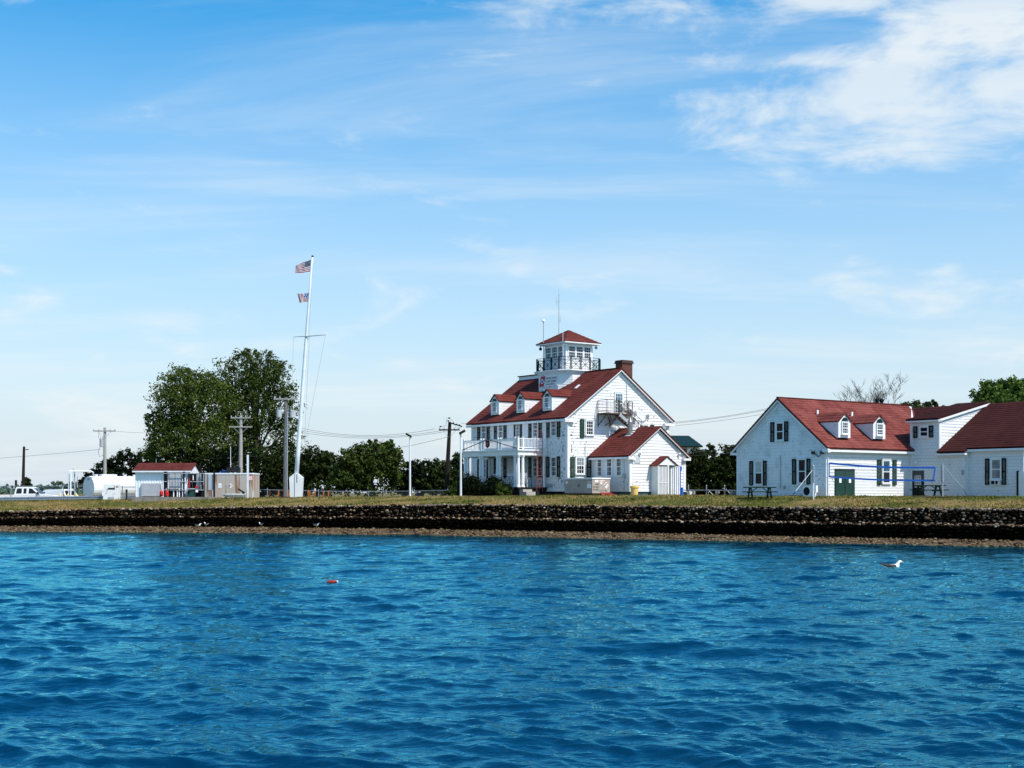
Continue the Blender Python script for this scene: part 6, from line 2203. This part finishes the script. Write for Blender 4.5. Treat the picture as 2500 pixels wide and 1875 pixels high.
ct = thing('rusty_cabinet', 'white metal cabinet with rusty edges in front of the tank', 'cabinet', gpos(271, 109.6), .08)
MB().box(-.62, .62, 0, .7, .05, 1.30).build('body', 'cabinet_rusty', ct)
MB().box(-.66, .66, -.03, .72, -.15, .05).build('skid', 'brown_steel', ct)
MB().box(-.22, .30, -.012, -.002, .86, 1.0).build('name_plate', 'sign_black', ct)
MB().box(-.25, .25, -.012, -.002, .08, .26).build('vent', 'grey_steel', ct)

# metal shed with red roof
YS = 110.0
sx0, sx1 = px_x(330, YS), px_x(464, YS)
sz = 2.36
sh = thing('metal_shed', 'white ribbed metal shed with a low red roof by the fuel tank', 'shed', (sx0, YS, sz), 0)
SLn = sx1 - sx0; wz = px_z(1151, YS) - sz
MB().box(0, SLn, 0, 3.2, -.3, wz).build('wall', 'white_metal', sh)
rib = MB().box(-.045, .045, -.03, -.001, -.15, wz - .05).mesh('rib'); rib.materials.append(M('white_metal'))
for i in range(int(SLn / .22)):
    o = bpy.data.objects.new('rib', rib); col.objects.link(o); o.parent = sh; o.location = (.08 + i * .22, 0, 0)
rz_ = px_z(1132, YS + 1.6) - sz
roof_plane(sh, (-.15, -.3, wz + .08), (SLn + .15, -.3, wz + .08), (SLn + .15, 1.6, rz_ + .05), (-.15, 1.6, rz_ + .05), 'roof_red', thick=.06)
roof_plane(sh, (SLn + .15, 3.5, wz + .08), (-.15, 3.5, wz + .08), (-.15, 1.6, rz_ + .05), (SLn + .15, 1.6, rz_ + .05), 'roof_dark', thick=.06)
MB().box(-.15, SLn + .15, -.34, -.24, wz - .07, wz + .05).build('fascia', 'white_trim', sh)
MB().prism([(0, .01, wz), (0, 3.19, wz), (0, 1.6, rz_ - .03)], (.05, 0, 0)).build('gable_end', 'white_metal', sh)
MB().prism([(SLn - .05, .01, wz), (SLn - .05, 3.19, wz), (SLn - .05, 1.6, rz_ - .03)], (.05, 0, 0)).build('gable_end', 'white_metal', sh)
cx0, cx1 = px_x(347, YS) - sx0, px_x(394.5, YS) - sx0
MB().box(cx0, cx1, -.22, -.032, px_z(1211, YS) - sz, px_z(1180, YS) - sz).build('wall_cabinet', 'panel_grey', sh)
MB().tube((1.28, 1.6, rz_), (1.28, 1.6, rz_ + .4), .03, n=6).build('roof_pipe', 'galvanised', sh)

# concrete pad
pd = MB().box(px_x(340, 109), px_x(532, 109), 106.9, 113.5, 1.9, px_z(1213.5, 107))
tag(pd.build('concrete_pad', 'pad'), 'low concrete pad under the fuel dispensing rack', 'concrete pad')
PZ = px_z(1213.5, 107)

# dispensing rack
YR = 108.3
def rx(px):
    return px_x(px, YR)
rk = thing('fuel_rack', 'dark post rack with railings, pipes and grey panels between shed and vault', 'fuel rack', (rx(400), YR, PZ), 0)
X0 = rx(400)
zt = px_z(1153, YR) - PZ
for px in (402, 406.5, 449, 494, 523):
    MB().box(rx(px) - X0 - .065, rx(px) - X0 + .065, -.06, .06, -.1, zt + .05).build('post', 'dark_metal', rk)
for py in (1156, 1176, 1196.5):
    MB().tube((rx(399) - X0, -.1, px_z(py, YR) - PZ), (rx(498) - X0, -.1, px_z(py, YR) - PZ), .03, n=6).build('rail', 'grey_steel', rk)
for px in (410, 414, 428.5, 443, 462, 471, 480, 488):
    MB().tube((rx(px) - X0, -.12, px_z(1197, YR) - PZ), (rx(px) - X0, -.12, px_z(1154, YR) - PZ), .018, n=5).build('cage_bar', 'brown_steel', rk)
MB().box(rx(412) - X0, rx(444) - X0, .1, .25, px_z(1192, YR) - PZ, px_z(1157, YR) - PZ).build('panel', 'panel_grey', rk)
MB().box(rx(478) - X0, rx(492) - X0, .25, .8, px_z(1195, YR) - PZ, px_z(1157, YR) - PZ).build('panel', 'grey_steel', rk)
MB().box(rx(452) - X0, rx(492) - X0, .9, 1.0, -.1, px_z(1155, YR) - PZ).build('back_screen', 'dark_metal', rk)
MB().box(rx(408) - X0, rx(445) - X0, .3, .4, -.1, px_z(1193, YR) - PZ).build('back_screen', 'dark_metal', rk)
for px, y0, y1 in ((446, 1213, 1170), (452, 1205, 1166), (455, 1194, 1182), (458, 1194, 1182), (438, 1213, 1192), (471.5, 1172, 1160), (433, 1213, 1198), (424, 1213, 1198)):
    MB().tube((rx(px) - X0, -.02, px_z(y0, YR) - PZ), (rx(px) - X0, -.02, px_z(y1, YR) - PZ), .045, n=7).build('white_pipe', 'white_metal', rk)
MB().hexa([(rx(460) - X0, -.3, 0), (rx(476) - X0, -.3, 0), (rx(476) - X0, .3, 0), (rx(460) - X0, .3, 0), (rx(466) - X0, -.2, .48), (rx(476) - X0, -.2, .55), (rx(476) - X0, .3, .55), (rx(466) - X0, .3, .48)]).build('pump_hood', 'door_green', rk)
MB().box(rx(460) - X0, rx(478) - X0, -.28, .3, .62, .70).build('shelf', 'panel_grey', rk)
MB().box(rx(479) - X0, rx(484) - X0, -.2, -.05, .38, .58).build('notice', 'paper', rk)
for (px, py) in ((463, 1178),):
    MB().tube((rx(px) - X0, -.16, px_z(1190, YR) - PZ), (rx(px + .5) - X0, -.16, px_z(1168, YR) - PZ), .05, .03, 8).build('hose_nozzle', 'red_paint', rk)
MB().box(rx(478) - X0, rx(484) - X0, -.2, -.02, .72, .88).build('red_can', 'red_paint', rk)
for k, (px, s) in enumerate(((398, 'with a round black gauge, left of the pair by the rack'), (411.5, 'plain, right of the pair by the rack'))):
    o = thing('fire_extinguisher', 'red wheeled fire extinguisher ' + s, 'extinguisher', (rx(px), YR - .5, PZ), 0, 'red extinguishers by the rack')
    MB().lathe((0, 0, .06), [(.10, 0), (.15, .04), (.15, .34), (.09, .44), (.03, .46), (.03, .52)], 12).build('cylinder', 'red_paint', o)
    if k == 0:
        MB().lathe((-.0, -.17, .12), [(.10, -.015), (.10, .015)], 14, 'y').build('wheel', 'tyre', o)
        MB().path([(0, 0, .55), (-.08, -.05, .7), (-.1, -.05, .95)], .02, 6).build('hose', 'dark_metal', o)
    else:
        MB().bar((-.05, 0, .55), (-.05, 0, .72), .03).build('valve', 'white_metal', o)
ec = thing('electrical_cabinet', 'tall grey electrical cabinet on legs in front of the concrete vault', 'electrical cabinet', (rx(514), YR + .2, PZ), 0)
MB().box(-.19, .19, -.15, .15, px_z(1196, YR) - PZ, px_z(1158, YR) - PZ).build('cabinet', 'panel_grey', ec)
MB().tube((.02, 0, -.05), (.02, 0, .6), .06, n=7).build('leg', 'galvanised', ec)
MB().tube((-.27, 0, -.05), (-.27, 0, 1.85), .045, n=7).build('conduit', 'galvanised', ec)
MB().box(-.75, -.58, -.12, -.1, 1.35, 1.75).build('notice', 'paper', ec)

# concrete vault
YV = 110.2
vx0, vx1 = px_x(497, YV), px_x(619, YV)
vt = thing('concrete_vault', 'tan concrete fuel vault with rust streaks and white capped top', 'fuel vault', (vx0, YV, 2.36), 0)
VL = vx1 - vx0; vh = px_z(1158, YV) - 2.36
vm = MB()
c_ = .12
vm.prism([(c_, 0, -.3), (VL - c_, 0, -.3), (VL, c_, -.3), (VL, 2.6, -.3), (0, 2.6, -.3), (0, c_, -.3)], (0, 0, vh + .3))
vm.build('body', 'vault_stained', vt)
MB().prism([(c_ - .03, -.03, vh), (VL - c_ + .03, -.03, vh), (VL + .03, c_ - .03, vh), (VL + .03, 2.63, vh), (-.03, 2.63, vh), (-.03, c_ - .03, vh)], (0, 0, .11)).build('cap', 'white_metal', vt)
W0 = WY(0.0)
dm = MB().prism([W0.p(px_x(563, YV) - vx0, .005, px_z(y, YV) - 2.36) if i % 2 == 0 else W0.p(px_x(p_, YV) - vx0, .005, px_z(y, YV) - 2.36) for i, (p_, y) in enumerate(((0, 1192.5), (568.8, 1186), (0, 1180), (557.2, 1186)))], W0.nd * .012).build('hazard_diamond', 'paper', vt)
cx_ = px_x(563, YV) - vx0; cz_ = px_z(1186, YV) - 2.36
for (dx_, dz_, mt) in ((-.09, 0, 'sign_blue'), (0, .09, 'pink_paper'), (.09, 0, 'yellow')):
    MB().prism([W0.p(cx_ + dx_, .019, cz_ + dz_ - .08), W0.p(cx_ + dx_ + .08, .019, cz_ + dz_), W0.p(cx_ + dx_, .019, cz_ + dz_ + .08), W0.p(cx_ + dx_ - .08, .019, cz_ + dz_)], W0.nd * .004).build('diamond_field', mt, dm)
for (p0, p1, y0, y1, mt) in ((533, 541, 1186, 1180, 'paper'), (533, 541, 1191, 1186.6, 'paper'), (606.5, 616, 1172, 1162, 'pink_paper')):
    MB().wbox(W0, px_x(p0, YV) - vx0, px_x(p1, YV) - vx0, .003, .012, px_z(y0, YV) - 2.36, px_z(y1, YV) - 2.36).build('placard', mt, vt)
bb = thing('roof_tank_box', 'black box standing on top of the concrete vault', 'box', (px_x(570, 111.5), 111.5, 2.36 + vh + .11), 0)
MB().box(-.5, .5, -.4, .4, .08, .50).build('body', 'dark_metal', bb)
for x in (-.4, .4):
    MB().box(x - .06, x + .06, -.4, .4, -.01, .08).build('foot', 'dark_metal', bb)
cv = thing('covered_pump', 'small blue covered hump left of the black box on the vault', 'pump cover', (px_x(545, 111.5), 111.5, 2.36 + vh + .11), 0)
MB().prism([(-.36, -.3, -.01), (.36, -.3, -.01), (.34, -.3, .22), (.05, -.3, .24), (-.2, -.3, .12)], (0, .6, 0)).build('cover', 'blue_paint', cv)
MB().box(-.1, .33, -.32, -.302, .04, .18).build('window', 'glass_dark', cv)
wp = thing('whip_antenna', 'thin grey whip rod rising from the concrete vault roof', 'antenna', (px_x(563, 112.5), 112.5, 2.36 + vh + .1), 0)
MB().tube((0, 0, -.1), (0, 0, px_z(1093, 112.5) - 2.36 - vh), .03, .02, 6).build('rod', 'pole_white', wp)
MB().box(-.08, .08, -.08, .08, -.02, .06).build('mount', 'grey_steel', wp)
tp = thing('marker_post', 'pale grey square post with a thin crossbar before the vault', 'post', gpos(605, 108.6), 0)
MB().box(-.07, .07, -.07, .07, -.3, px_z(1110.5, 108.6) - tp.location.z).build('post', 'pole_white', tp)
MB().bar((-.75, 0, px_z(1113, 108.6) - tp.location.z), (.72, 0, px_z(1114.5, 108.6) - tp.location.z), .02).build('crossbar', 'wire', tp)

# dinghy on the grass
dg = thing('dinghy', 'small white dinghy with tilted black outboard before the vault', 'boat', gpos(571, 107.4, .0), 0)
hm = MB()
st_ = [(-.9, .06, .30), (-.6, .32, .16), (0, .46, .08), (.6, .46, .07), (.85, .44, .10)]
n = len(st_)
for (x, w_, kz) in st_:
    hm.v += [(x, -w_, .34), (x, -w_ * .75, kz + .05), (x, 0, kz), (x, w_ * .75, kz + .05), (x, w_, .34)]
for i in range(n - 1):
    for j in range(4):
        a_ = i * 5 + j; hm.f.append((a_, a_ + 5, a_ + 6, a_ + 1))
hm.f.append((20, 21, 22, 23, 24))
hm.build('hull', 'boat_white', dg, smooth=True)
MB().path([(-.9, -.06, .36), (-.6, -.33, .36), (0, -.48, .36), (.85, -.46, .36)], .035, 6).path([(-.9, .06, .36), (-.6, .33, .36), (0, .48, .36), (.85, .46, .36)], .035, 6).build('gunwale', 'boat_white', dg)
MB().box(.1, .35, -.42, .42, .24, .28).build('thwart', 'wood_grey', dg)
om = MB(); om.bar((.78, 0, .30), (.70, 0, .55), .12, .12); om.bar((.85, 0, .48), (.35, 0, .78), .16, .12); om.build('outboard', 'dark_metal', dg)

# ------------------------------------------------------------------ vehicles
def wheel(parent, x, y, r=.36, w_=.22):
    t_ = MB().lathe((x, y - w_ / 2, r), [(r * .9, 0), (r, .03), (r, w_ - .03), (r * .9, w_)], 20, 'y').build('wheel', 'tyre', parent)
    MB().lathe((x, y - w_ / 2 - .012, r), [(r * .56, 0), (r * .60, .01), (r * .6, w_ + .024)], 14, 'y').build('rim', 'chrome', t_)


def car_body(prof, w_, inset):
    """side profile (x,z,is_glasshouse) swept across with tumblehome"""
    mb = MB(); n = len(prof)
    for sy in (-1, 1):
        for (x, z, gh) in prof:
            mb.v.append((x, sy * (w_ / 2 - (inset if gh else 0)), z))
    mb.f.append(tuple(range(n))); mb.f.append(tuple(reversed(range(n, 2 * n))))
    for k in range(n):
        k2 = (k + 1) % n
        mb.f.append((k, k2, n + k2, n + k))
    return mb


pk = thing('pickup_truck', 'white crew cab pickup truck behind the chain link fence', 'pickup truck', (px_x(70, 122), 122, 1.67), .06)
Lp = 5.3
prof = [(-2.65, .55, 0), (-2.65, 1.04, 0), (1.30, 1.10, 0), (2.35, 1.00, 0), (2.62, .88, 0), (2.66, .55, 0), (2.2, .42, 0), (2.12, .70, 0), (1.9, .84, 0), (1.6, .84, 0), (1.36, .70, 0), (1.28, .42, 0), (-1.25, .42, 0), (-1.33, .70, 0), (-1.55, .84, 0), (-1.85, .84, 0), (-2.08, .70, 0), (-2.16, .42, 0)]
car_body(prof, 1.88, .0).build('body', 'white_metal', pk)
cab_p = [(-1.02, 1.05), (-.90, 1.68), (-.76, 1.76), (.25, 1.76), (.60, 1.68), (1.32, 1.09)]
yw = lambda z, e=0.0: .93 - .17 * max(0.0, (z - 1.05) / .7) + e
cb_ = MB(); nn_ = len(cab_p)
for sy in (-1, 1):
    cb_.v += [(x, sy * yw(z), z) for x, z in cab_p]
cb_.f += [(0, 1, nn_ + 1, nn_), (1, 2, nn_ + 2, nn_ + 1), (2, 3, nn_ + 3, nn_ + 2), (3, 4, nn_ + 4, nn_ + 3), (4, 5, nn_ + 5, nn_ + 4), (0, 5, 4, 1), (1, 4, 3, 2), (nn_, nn_ + 1, nn_ + 4, nn_ + 5), (nn_ + 1, nn_ + 2, nn_ + 3, nn_ + 4)]
cb_.build('cab', 'white_metal', pk)
for pts in ([(-.86, 1.16), (-.36, 1.16), (-.36, 1.62), (-.78, 1.62)], [(-.20, 1.16), (.06, 1.16), (.06, 1.62), (-.20, 1.62)], [(.24, 1.16), (1.02, 1.16), (.55, 1.58), (.28, 1.64)]):
    for sy in (-1, 1):
        MB().prism([(x, sy * yw(z, .012), z) for x, z in pts], (0, -sy * .03, 0)).build('side_window', 'glass_dark', pk)
MB().quad((.66, -.70, 1.65), (.66, .70, 1.65), (1.28, .84, 1.14), (1.28, -.84, 1.14)).build('windscreen', 'glass_dark', pk, fix=False)
for sy in (-1, 1):
    MB().box(1.0, 1.16, sy * 1.0 - .06, sy * 1.0 + .06, 1.12, 1.30).build('mirror', 'dark_metal', pk)
    MB().box(2.45, 2.66, sy * .72 - .14, sy * .72 + .14, .78, .92).build('headlight', 'lamp_glass', pk)
    MB().box(-2.67, -2.60, sy * .84 - .07, sy * .84 + .07, .70, .98).build('tail_light', 'red_paint', pk)
    for x in (1.74, -1.70):
        wheel(pk, x, sy * .82)
MB().box(2.60, 2.76, -.9, .9, .45, .62).build('front_bumper', 'chrome', pk); MB().box(-2.76, -2.62, -.9, .9, .45, .60).build('rear_bumper', 'chrome', pk)
suv = thing('parked_car', 'white car half hidden behind the pickup bonnet, tailgate glass showing', 'car', (px_x(132, 130), 130, 1.62), 2.75)
prof2 = [(-2.2, .5, 0), (-2.25, .95, 0), (-2.1, 1.02, 0), (-1.75, 1.52, 1), (-1.5, 1.62, 1), (.2, 1.62, 1), (.55, 1.55, 1), (1.15, 1.02, 0), (2.1, .88, 0), (2.25, .6, 0), (2.2, .4, 0), (1.75, .4, 0), (1.65, .66, 0), (1.4, .76, 0), (1.15, .66, 0), (1.05, .4, 0), (-1.05, .4, 0), (-1.15, .66, 0), (-1.4, .76, 0), (-1.65, .66, 0), (-1.75, .4, 0)]
car_body(prof2, 1.8, .18).build('body', 'white_metal', suv)
MB().quad((-1.80, -.62, 1.50), (-1.80, .62, 1.50), (-2.12, .76, 1.06), (-2.12, -.76, 1.06)).build('rear_window', 'glass_dark', suv, fix=False)
MB().quad((.60, -.62, 1.52), (.60, .62, 1.52), (1.12, .74, 1.06), (1.12, -.74, 1.06)).build('windscreen', 'glass_dark', suv, fix=False)
for sy in (-1, 1):
    for x0_, x1_ in ((-1.55, -.6), (-.5, .45)):
        MB().quad((x0_, sy * .80, 1.10), (x1_ + .25 * (x1_ > 0), sy * .80, 1.10), (x1_, sy * .725, 1.54), (x0_, sy * .725, 1.54)).build('side_window', 'glass_dark', suv, fix=False)
    for x in (1.4, -1.4):
        wheel(suv, x, sy * .78, .33, .2)

# ------------------------------------------------------------------ house with green roof beyond
gh = thing('distant_house', 'white house with a dark green roof beyond the annexe', 'house', gpos(1655, 150), .12)
gz = gh.location.z
e0 = px_z(1088, 150) - gz; r0 = px_z(1063, 150) - gz
MB().box(-4.0, 2.35, 0, 6.0, -.3, e0 + .05).build('wall', 'white_trim', gh)
MB().prism([(2.30, .02, e0), (2.30, 5.98, e0), (2.30, 3, r0 - .1)], (.05, 0, 0)).build('gable', 'white_trim', gh)
for (a, b, c, d) in (((-4.3, -.35, e0 - .05), (2.75, -.35, e0 - .05), (2.0, 3, r0 + .1), (-4.3, 3, r0 + .1)), ((2.75, 6.35, e0 - .05), (-4.3, 6.35, e0 - .05), (-4.3, 3, r0 + .1), (2.0, 3, r0 + .1))):
    roof_plane(gh, a, b, c, d, 'green_roof', thick=.15)
wn = MB().box(.4, 1.1, -.04, -.001, e0 - 1.3, e0 - .25).build('window', 'curtain', gh)
MB().box(.48, 1.02, -.05, -.041, e0 - 1.2, e0 - .33).build('pane', 'glass', wn)
MB().box(2.3, 2.4, -.05, .05, -.2, e0).build('corner_board', 'white_trim', gh)

# ------------------------------------------------------------------ birds and buoy
def ring_loft(rings, name, mat, parent, n=12):
    mb = MB()
    for (c, ry, rz, ax) in rings:
        c = Vector(c)
        for k in range(n):
            a = 2 * math.pi * k / n
            mb.v.append(tuple(c + Vector((ax * math.sin(a) * rz, ry * math.cos(a), rz * math.sin(a)))))
    for i in range(len(rings) - 1):
        for k in range(n):
            k2 = (k + 1) % n
            mb.f.append((i * n + k, i * n + k2, (i + 1) * n + k2, (i + 1) * n + k))
    mb.f.append(tuple(reversed(range(n)))); mb.f.append(tuple(range((len(rings) - 1) * n, len(rings) * n)))
    return mb.build(name, mat, parent, smooth=True)


def gull(label, loc, rz, s, swim, group):
    t_ = thing('gull', label, 'gull', loc, rz, group)
    t_.scale = (s, s, s)
    z0 = .0 if swim else .22
    # tail to bill in one surface: tail, body, breast, neck, head
    ring_loft([((-.40, 0, z0 + .17), .02, .012, 0), ((-.30, 0, z0 + .13), .06, .035, 0), ((-.18, 0, z0 + .09), .105, .085, 0), ((-.02, 0, z0 + .08), .125, .11, 0), ((.12, 0, z0 + .09), .115, .11, .1),
               ((.20, 0, z0 + .14), .085, .085, -.5), ((.235, 0, z0 + .21), .058, .062, -.6), ((.255, 0, z0 + .26), .052, .055, -.2), ((.30, 0, z0 + .285), .05, .05, 0), ((.345, 0, z0 + .28), .036, .036, 0), ((.37, 0, z0 + .272), .015, .015, 0)], 'body', 'bird_white', t_)
    for sy in (-1, 1):
        wv = []
        mb = MB()
        up_ = [(.13, .14), (.0, .19), (-.2, .17), (-.42, .215), (-.47, .225)]; lo_ = [(.10, .05), (-.03, .055), (-.2, .09), (-.38, .17), (-.47, .215)]
        for (x, z) in up_:
            mb.v.append((x, sy * (.085 if x > -.1 else .07 if x > -.3 else .03), z0 + z))
        for (x, z) in lo_:
            mb.v.append((x, sy * (.128 if x > -.1 else .10 if x > -.3 else .04), z0 + z))
        for i in range(4):
            mb.f.append((i, i + 1, 5 + i + 1, 5 + i))
        k = len(mb.v)
        mb.v += [(x, y + sy * .014, z + .004) for (x, y, z) in mb.v[:10]]
        for i in range(4):
            mb.f.append((k + i, k + i + 1, k + 5 + i + 1, k + 5 + i))
        for i in (0, 4):
            mb.f.append((i, 5 + i, k + 5 + i, k + i))
        for r0_ in (0, 5):
            for i in range(4):
                mb.f.append((r0_ + i, r0_ + i + 1, k + r0_ + i + 1, k + r0_ + i))
        mb.build('wing', 'bird_dark', t_, smooth=True)
    mb = MB().prism([(.10, -.09, z0 + .165), (-.25, -.072, z0 + .165), (-.44, -.03, z0 + .215), (-.44, .03, z0 + .215), (-.25, .072, z0 + .165), (.10, .09, z0 + .165)], (0, 0, .018))
    mb.build('mantle', 'bird_dark', t_)
    MB().path([(.36, 0, z0 + .272), (.41, 0, z0 + .262), (.435, 0, z0 + .245)], [.016, .013, .005], 6).build('bill', 'bird_bill', t_)
    for sy in (-1, 1):
        MB().lathe((.318, sy * .047, z0 + .292), [(.008, -.005), (.008, .005)], 6, 'y').build('eye', 'sign_black', t_)
        if not swim:
            MB().path([(.0, sy * .05, .16), (.01, sy * .05, .08), (0, sy * .05, .0), (.06, sy * .05, -.005)], .012, 5).build('leg', 'bird_bill', t_)
    return t_


Yg_ = CAMZ * FPX / (1384 - HZ)
gx = px_x(2178, Yg_)
gull('dark backed white gull swimming near the right of the water', (gx, Yg_, float(water_disp(np.array([gx]), np.array([Yg_]))[0][0]) - .02), .12, 1.08, True, None)
for (px, py, rz, s, lab) in ((484, 1290, .3, .6, 'white gull standing on the beach, left of the close pair'), (504, 1287, 2.8, .6, 'white gull standing on the beach, right of the close pair'),
                             (773, 1286, .2, .6, 'lone white gull on the beach below the flagpole'), (637, 1275, 2.5, .6, 'white gull perched on the sea wall between the pair and the lone gull')):
    s0_ = None
    # find the spot along this sight line that lies at the measured height
    best = None
    for Yq in np.arange(90, 108, .1):
        x = px_x(px, Yq); p = Vector((x, Yq)); s_ = p.dot(SD); d = p.dot(SN) - float(shore_o(s_))
        if d < .1 or d > 3.4:
            continue
        z = ground_z(x, Yq) if d < D_FOOT else (float(z_ledge(s_)) if d < D_LEDGE else float(z_top(s_)))
        e = abs(px_z(py, Yq) - z)
        if best is None or e < best[0]:
            best = (e, x, Yq, z)
    gull(lab, (best[1], best[2], best[3] + .05), rz, s, False, 'gulls on the shore')

Yb = CAMZ * FPX / (1424 - HZ)
bx_ = px_x(812, Yb)
by = thing('float_buoy', 'red tapered float drifting on the water left of centre', 'buoy', (bx_, Yb, float(water_disp(np.array([bx_]), np.array([Yb]))[0][0]) + .02), -.15)
o = MB().lathe((0, 0, 0), [(.02, -.21), (.075, -.205), (.085, -.18), (.085, .02), (.045, .14), (.032, .17)], 16, 'x').build('float_body', 'buoy_red', by, smooth=False)
MB().lathe((0, 0, 0), [(.032, .17), (.036, .175), (.036, .205), (.02, .215)], 12, 'x').build('neck', 'paper', by)
by.scale = (.85, .72, .72); by.rotation_euler = (0, math.radians(-6), -.15)

# small things along the lawn edge
o = thing('post_sign', 'short dark marker post between cabinet and shed', 'post', gpos(309, 109.3), 0)
MB().box(-.05, .05, -.04, .04, -.2, .62).build('post', 'wood_dark', o)
MB().box(-.07, .07, -.06, .06, .62, .86).build('head', 'dark_metal', o)
o = thing('utility_pedestal', 'small pale green utility pedestal at the annexe right corner', 'pedestal', at_local(FM, 8.0, -5.2, -.1), FM.yaw)
MB().box(-.15, .15, -.12, .12, -.2, .32).build('box', 'glass_pale', o)
MB().box(-.17, .17, -.14, .14, .32, .37).build('lid', 'panel_grey', o)
o = thing('wood_crate', 'grey wooden crate bench by the quarters left corner', 'crate', gpos(1795, 97.0), .1)
for i in range(4):
    MB().box(-.3, .3, -.3, .3, .03 + i * .09, .10 + i * .09).build('slat', 'wood_grey', o)
MB().box(-.27, .27, -.27, .27, 0, .39).build('core', 'wood_dark', o)
